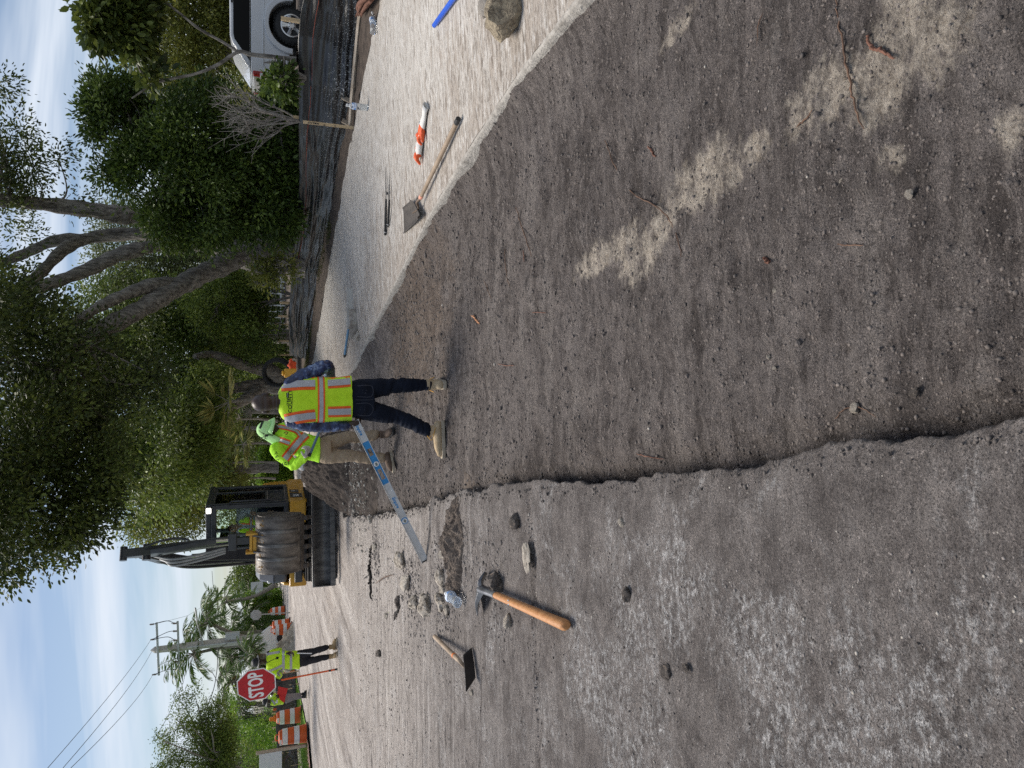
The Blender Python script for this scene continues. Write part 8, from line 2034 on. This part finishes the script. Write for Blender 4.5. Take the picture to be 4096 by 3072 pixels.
# ------------------------------------------------------------------ simple worker builder for the farther figures
def worker(label, Y, J, yaw, face, mats, base, vox=.011, hat=None, hands=None, head_s=1.0, sleeve=(.072, .066, .058, .052, .045), leg=(.098, .088, .070, .064, .058), torso=None, shoes=None, headup=(0, 0, 1)):
    p = thing('person', label, 'person', base)
    fb = MB(); HM = head_matrix(J['head'], face, headup); add_head(fb, HM, head_s)
    chain(fb, [J['head'] + Vector((0, 0, -.05)), J['neck'], J['neck'] + Vector((0, 0, -.07))], [.056, .06, .08])
    rings(fb, [(J['pel'], .12, .09), (J['waist'], .13, .09), (J['chest'], .14, .095), (J['neck'] + Vector((0, 0, -.03)), .07, .07)], yaw)
    for s in 'RL':
        chain(fb, [J['sh' + s], J['el' + s], J['wr' + s]], [.05, .04, .028]); chain(fb, [J['hip' + s], J['kn' + s], J['an' + s], J['an' + s] + Vector((0, 0, -.04))], [.075, .05, .036, .036])
        h = hands[s]; add_hand(fb, J['wr' + s], h[0], h[1], h[2], h[3], 1.1)
    bd = link('body', remesh(fb, vox * .62, 2), mats['skin'], p); add_eyes(bd, HM, head_s)
    mb = MB(); rings(mb, [(J['waist'] * .3 + J['pel'] * .7, .145, .11), (J['pel'] + Vector((0, 0, -.03)), .158, .122), (J['pel'] + Vector((0, 0, -.10)), .145, .11)], yaw)
    for s in 'RL': chain(mb, [J['hip' + s], J['hip' + s].lerp(J['kn' + s], .5), J['kn' + s], J['kn' + s].lerp(J['an' + s], .5), J['an' + s]], leg, 14)
    link('trousers', remesh(mb, vox, 4, wrinkle(.010, 16, 44)), mats['legs'], p)
    for s in 'RL':
        if 'toe' + s in J:
            mb = MB(); t_ = J['toe' + s]; hd_ = foot(mb, Vector((J['an' + s].x, J['an' + s].y, .13)), Vector((t_.x, t_.y, .008)), L=.19, sh=.09); b_ = link('boot', remesh(mb, vox * .9, 3), mats['boots'], p); sole_mesh(*hd_).build('sole', M_sole, b_, 20, .004)
    mb = MB(); rings(mb, torso, yaw, 30, 2.4)
    for s in 'RL': chain(mb, [J['sh' + s] + (J['chest'] - J['sh' + s]) * .15, J['sh' + s].lerp(J['el' + s], .5), J['el' + s], J['el' + s].lerp(J['wr' + s], .5), J['el' + s].lerp(J['wr' + s], .92)], sleeve, 14)
    me = remesh(mb, vox, 4, wrinkle(.010, 12, 55)); sh = link('jacket', me, mats['shirt'], p)
    return p, bd, sh, bvh_of(me), HM

# ---- flagger with the stop paddle
Y3 = 15.5; base = Vector((A(727, 1398, Y3).x, Y3, .0)); q = lambda ix, iy, dy=0.0: A(ix, iy, Y3 + dy) - base
f3 = lambda zx, zy: (459 + .235 * zx, 1269 + .235 * zy)
J = dict(head=q(*f3(425, 685), .0), neck=q(*f3(480, 680), .02), chest=q(*f3(580, 670), .02), waist=q(*f3(690, 670), .03), pel=q(*f3(780, 665), .03),
         shR=q(*f3(515, 755), .0), elR=q(*f3(615, 800), -.06), wrR=q(*f3(600, 838), -.26), shL=q(*f3(515, 605), .02), elL=q(*f3(610, 580), .02), wrL=q(*f3(680, 605), -.16),
         hipR=q(*f3(800, 690), .03), knR=q(*f3(930, 665), .0), anR=q(*f3(1055, 638), .02), hipL=q(*f3(800, 620), .03), knL=q(*f3(930, 585), .0), anL=q(*f3(1045, 552), .03), toeR=q(*f3(1135, 612), -.12), toeL=q(*f3(1125, 490), -.05))
p3, bd3, sh3, b3, HM3 = worker('flagger in lime striped jacket, black trousers and dark cap holding the stop paddle', Y3, J, R(8) + PI, (.35, -1, -.15), dict(skin=M_skin_dark, legs=material('black trousers', (.012, .012, .016), (.022, .022, .027), 6, .85), boots=material('tan work boot', (.30, .20, .10), (.42, .30, .16), 10, .8), shirt=M_lime), base,
    hands=dict(R=((-.1, -.3, .6), (-.7, .5, 0), (.3, -.3, .8), 1.1), L=((.1, -.2, -1), (-1, 0, 0), (0, -1, 0), .7)),
    torso=[(q(*f3(800, 665), .03), .185, .135), (q(*f3(740, 665), .03), .182, .132), (q(*f3(650, 668), .02), .180, .125), (q(*f3(560, 672), .02), .190, .115), (q(*f3(515, 676), .02), .15, .095), (q(*f3(492, 680), .02), .075, .07)])
zb1 = (A(*f3(652, 650), Y3 - .12) - base).z; zb2 = (A(*f3(722, 650), Y3 - .12) - base).z; cc = (J['waist'].x, J['waist'].y)
for z_ in (zb1, zb2): wrap_band(b3, lambda t: z_, cc, .024, .006, 'reflective_band', M_tapes, sh3, 60, 3)
for path in ([f3(520, 770), f3(580, 745), f3(650, 712)], [f3(500, 620), f3(520, 610), f3(620, 592)], [f3(620, 815), f3(600, 790), f3(650, 745)]): tape(b3, base, path, 5, .008, 'reflective_band', M_tapes, sh3, 3, 8)
tape(b3, base, [f3(490, 700), f3(540, 672), f3(600, 645)], 1.0, .006, 'zip', M_print, sh3, 2, 6); print_poly(b3, base, [[f3(580, 655), f3(590, 635), f3(612, 640), f3(602, 662)]], .006, 'radio_clip', M_print, sh3)
mb = MB(); HC = HM3 @ Matrix.Translation((0, -.006, .01)); mb.lathe([(.094, .015), (.094, .05), (.080, .10), (.045, .125), (.001, .13)], 24, HC @ Matrix.Diagonal((.93, 1.12, 1, 1))); cp3 = mb.build('cap', material('black cap', (.015, .016, .019), (.025, .026, .03), 20, .6), p3, 60)
mb = MB(); mb.lathe([(.09, .022), (.150, .010), (.155, .004), (.09, .014)], 24, HC @ Matrix.Diagonal((.93, 1.12, 1, 1))); mb.build('brim', MATS['black cap'], cp3, 60)
# papers hanging from his pocket
mb = MB(); pp0 = q(*f3(790, 612), -.17); mb.box(pp0 + Vector((0, 0, -.12)), (.02, .01, .30), Matrix.Rotation(R(8), 4, 'Y')); mb.build('white_strap', M_white, p3, 0, .003)
# stop paddle
ps0, ps1 = A(*f3(1150, 750), Y3 - .42), A(*f3(545, 868), Y3 - .30); ps0.z = max(ps0.z, .01)
sg = thing('stop_paddle', 'red octagonal STOP paddle on an orange staff held upright by the flagger', 'stop sign', ps0)
ax = ps1 - ps0; mb = MB(); mb.tube([ax * .11, ax * .88], .017, 10); mb.build('staff', material('orange staff paint', (.80, .12, .02), rough=.45), sg, 60)
for a_, b_, m_ in ((0, .045, M_black), (.105, .135, M_black), (.86, 1.06, M_black)): mb = MB(); mb.tube([ax * a_, ax * b_], .021, 10); mb.build('grip', m_, sg, 60)
mb = MB(); mb.tube([ax * .045, ax * .105], .0175, 10); mb.build('tip', MATS['orange staff paint'], sg, 60)
c = A(*f3(405, 893), Y3 - .33) - ps0; Rr = .395
rotS = Matrix.Translation(c) @ Matrix.Rotation(R(-3), 4, 'Y') @ Matrix.Rotation(R(-16), 4, 'Z')
def octo(r): return [(r * math.cos(PI / 8 + k * PI / 4), r * math.sin(PI / 8 + k * PI / 4)) for k in range(8)]
mb = MB(); mb.prism(octo(Rr), -.006, .006, rotS); pl = mb.build('plate', M_white, sg, 0)
mb = MB(); mb.prism(octo(Rr * .945), -.0085, -.0062, rotS); mb.build('red_face', material('stop red', (.42, .006, .014), (.46, .01, .02), 12, .4), pl, 0)
me = text_mesh('STOP', .36, .009, .0015, spacing=.98); o = link('lettering', me, M_white, pl); o.matrix_local = rotS @ Matrix.Translation((0, -.0105, 0)) @ Matrix.Rotation(R(90), 4, 'X') @ Matrix.Diagonal((.70, 1.08, 1, 1))

# ---- second flagger with the red flag
Y4 = 25.5; base = Vector((A(*f3(825, 1005), Y4).x, Y4, .05)); q = lambda ix, iy, dy=0.0: A(ix, iy, Y4 + dy) - base
J = dict(head=q(*f3(497, 1050), .0), neck=q(*f3(528, 1050), .02), chest=q(*f3(580, 1045), .02), waist=q(*f3(640, 1035), .03), pel=q(*f3(675, 1028), .03),
         shR=q(*f3(548, 1070), -.05), elR=q(*f3(600, 1065), -.12), wrR=q(*f3(608, 1015), -.25), shL=q(*f3(545, 1022), .1), elL=q(*f3(590, 1000), .05), wrL=q(*f3(565, 975), -.1),
         hipR=q(*f3(690, 1030), .0), knR=q(*f3(750, 1015), -.03), anR=q(*f3(812, 1008), .0), hipL=q(*f3(690, 1005), .08), knL=q(*f3(750, 992), .08), anL=q(*f3(806, 982), .1), toeR=q(*f3(828, 985), -.1), toeL=q(*f3(822, 962), .0))
p4, bd4, sh4, b4, HM4 = worker('second flagger in lime jacket and grey trousers standing on the verge with a red flag', Y4, J, R(-50) + PI, (.9, -.5, -.2), dict(skin=M_skin_dark, legs=material('grey trousers', (.20, .185, .19), (.27, .25, .255), 6, .85), boots=M_black, shirt=M_lime), base, .016,
    hands=dict(R=((.5, -.2, .2), (0, .5, .8), (0, 0, 1), 1.0), L=((.3, -.2, .8), (0, .8, 0), (0, 0, 1), .9)),
    torso=[(q(*f3(655, 1035), .03), .175, .13), (q(*f3(620, 1038), .03), .172, .13), (q(*f3(580, 1045), .02), .18, .12), (q(*f3(552, 1048), .02), .17, .105), (q(*f3(535, 1050), .02), .08, .07)])
for path in ([f3(545, 1035), f3(560, 1050), f3(575, 1075)], [f3(590, 1030), f3(592, 1045), f3(592, 1062)]): tape(b4, base, path, 4, .012, 'reflective_band', M_tapes, sh4, 3, 6)
mb = MB(); HC = HM4 @ Matrix.Translation((0, -.006, .01)); mb.lathe([(.098, .0), (.098, .06), (.07, .115), (.001, .13)], 20, HC @ Matrix.Diagonal((.95, 1.12, 1, 1))); mb.lathe([(.09, .015), (.175, -.01), (.175, -.016), (.09, .008)], 20, HC); hb4 = mb.build('hat', MATS['black cap'], p4, 60)
# red flag
a, b = A(*f3(560, 968), Y4 - .2), A(*f3(735, 925), Y4 - .25); fg = thing('red_flag', 'red flag on a short stick hanging in front of the second flagger', 'flag', a)
mb = MB(); mb.tube([Vector((0, 0, 0)), b - a], .012, 8); mb.build('stick', M_wood, fg, 60)
c4 = [A(*f3(605, 910), Y4 - .26) - a, A(*f3(692, 928), Y4 - .28) - a, A(*f3(660, 1058), Y4 - .30) - a, A(*f3(592, 1010), Y4 - .26) - a]
gx, gy = np.meshgrid(np.linspace(0, 1, 16), np.linspace(0, 1, 16), indexing='ij'); B_ = [np.array(v) for v in c4]
PP = (B_[0] * (1 - gx[..., None]) + B_[1] * gx[..., None]) * (1 - gy[..., None]) + (B_[3] * (1 - gx[..., None]) + B_[2] * gx[..., None]) * gy[..., None]; PP[..., 1] += .035 * np.sin(gy * 9 + gx * 2) * gy
o = link('cloth', grid_mesh('cloth', PP[..., 0], PP[..., 1], PP[..., 2]), material('red flag cloth', (.62, .035, .03), (.52, .025, .025), 8, .75), fg); o.modifiers.new('thickness', 'SOLIDIFY').thickness = .004

# ---- excavator operator
e5 = lambda zx, zy: (243 + .2441 * zx, 999 + .2441 * zy)
sc_ = EX + (UU @ Vector((.44, -.05, 1.44))); Y5 = sc_.y; base = Vector((sc_.x, sc_.y, 1.43)); q = lambda zx, zy, dy=0.0: A(*e5(zx, zy), Y5 + dy) - base
J = dict(head=q(1065, 582, -.12), neck=q(1110, 560, -.06), chest=q(1170, 555, -.02), waist=q(1235, 560, .0), pel=Vector((0, 0, .06)),
         shR=q(1120, 620, -.02), elR=q(1205, 660, -.10), wrR=q(1235, 640, -.34), shL=q(1110, 505, .0), elL=q(1190, 420, -.06), wrL=q(1225, 445, -.30),
         hipR=Vector((-.11, -.02, .06)), knR=Vector((-.16, -.44, .10)), anR=Vector((-.16, -.52, -.32)), hipL=Vector((.11, -.02, .06)), knL=Vector((.16, -.44, .10)), anL=Vector((.16, -.52, -.32)), toeR=Vector((-.16, -.72, -.42)), toeL=Vector((.16, -.72, -.42)))
J.pop('toeR'); J.pop('toeL')
def striped():
    m = material('striped shirt', (.05, .055, .08), rough=.8); t = m.node_tree; n = NT(m); w = n.t.nodes.new('ShaderNodeTexWave'); w.inputs['Scale'].default_value = 14; w.bands_direction = 'Z'; w.inputs['Distortion'].default_value = 1.5; w.inputs['Detail'].default_value = 0
    n.t.links.new(n.mapped(), w.inputs['Vector']); n.t.links.new(n.mix(n.rng(w.outputs['Fac'], .42, .58), (.02, .025, .05), (.62, .62, .64)), n.b.inputs['Base Color']); return m
p5, bd5, sh5, b5, HM5 = worker('smiling operator in lime vest over a striped shirt seated in the excavator cab', Y5, J, R(-4) + PI, (.22, -1, -.05), dict(skin=M_skin_mid, legs=M_jean, boots=M_black, shirt=striped()), base, .011,
    hands=dict(R=((0, -.7, -.3), (0, .2, -1), (1, 0, 0), 1.1), L=((0, -.7, -.3), (0, .2, -1), (-1, 0, 0), 1.1)), sleeve=(.075, .066, .058, .05, .042), headup=(-.38, 0, 1),
    torso=[(Vector((0, 0, .02)), .17, .125), (q(1235, 560, .0), .17, .12), (q(1170, 556, -.02), .175, .115), (q(1125, 560, -.03), .15, .095), (q(1108, 562, -.05), .07, .065)])
mb = MB()
for sx in (-1, 1):
    rings(mb, [(J['waist'] + Vector((sx * .088, -.0, -.10)), .092, .142), (J['waist'] + Vector((sx * .090, 0, 0)), .090, .138), (J['chest'] + Vector((sx * .092, 0, .0)), .085, .132), (J['chest'] + Vector((sx * .095, 0, .09)), .055, .112), (J['chest'] + Vector((sx * .085, 0, .125)), .035, .09)], R(-4) + PI, 22, 2.6)
vm5 = remesh(mb, .008, 4, wrinkle(.005, 10, 66)); v5 = link('vest', vm5, M_lime, p5); vb5 = bvh_of(vm5)
cc = (J['waist'].x, J['waist'].y); z_ = J['waist'].z + .02
wrap_band(vb5, lambda t: z_, cc, .034, .006, 'orange_trim', M_tapeo, v5, 60, 3); wrap_band(vb5, lambda t: z_, cc, .018, .011, 'reflective_band', M_tapes, v5, 60, 3)
for path in ([e5(1085, 545), e5(1150, 542), e5(1230, 545)],): tape(vb5, base, path, 2.2, .008, 'orange_trim', M_tapeo, v5, 2, 8)
print_poly(vb5, base, [[e5(1145, 505), e5(1168, 505), e5(1168, 535), e5(1145, 535)]], .008, 'logo', material('dark red print', (.14, .02, .02), rough=.8), v5)
mb = MB(); B5 = lambda c, r: mb.ball(HM5 @ Vector(c), r, 18, 12, HM5.to_3x3().to_4x4()); B5((0, -.022, .045), (.080, .094, .082)); B5((0, .045, .098), (.055, .045, .026)); hm = remesh(mb, .006, 2, lambda p: .005 * noise3(p, 60, 3)); link('hair', hm, M_hair, p5)
mb = MB(); mb.tube([HM5 @ Vector(v) for v in ((-.022, .094, -.066), (0, .104, -.070), (.022, .094, -.066))], [.004, .007, .004], 8, flat=.7); mb.build('teeth', M_white, bd5, 60)
# rake of light debris: white bag by the dirt heap
p = A(652, 1003, 14.6); mb = MB(); mb.ball((0, 0, 0), (.16, .10, .10), 14, 10, Matrix.Rotation(R(-30), 4, 'Y')); mb.ball((.10, .02, -.08), (.12, .10, .09), 12, 8); me = remesh(mb, .012, 2, lambda p_: .02 * noise3(p_, 14, 2)); o = link('white_bag', me, material('white bag plastic', (.72, .72, .71), rough=.5), None, p); tag(o, 'crumpled white bag behind the elbow of the worker in neon green', 'bag')
print('script built in %.1f s' % (time.time() - T0))
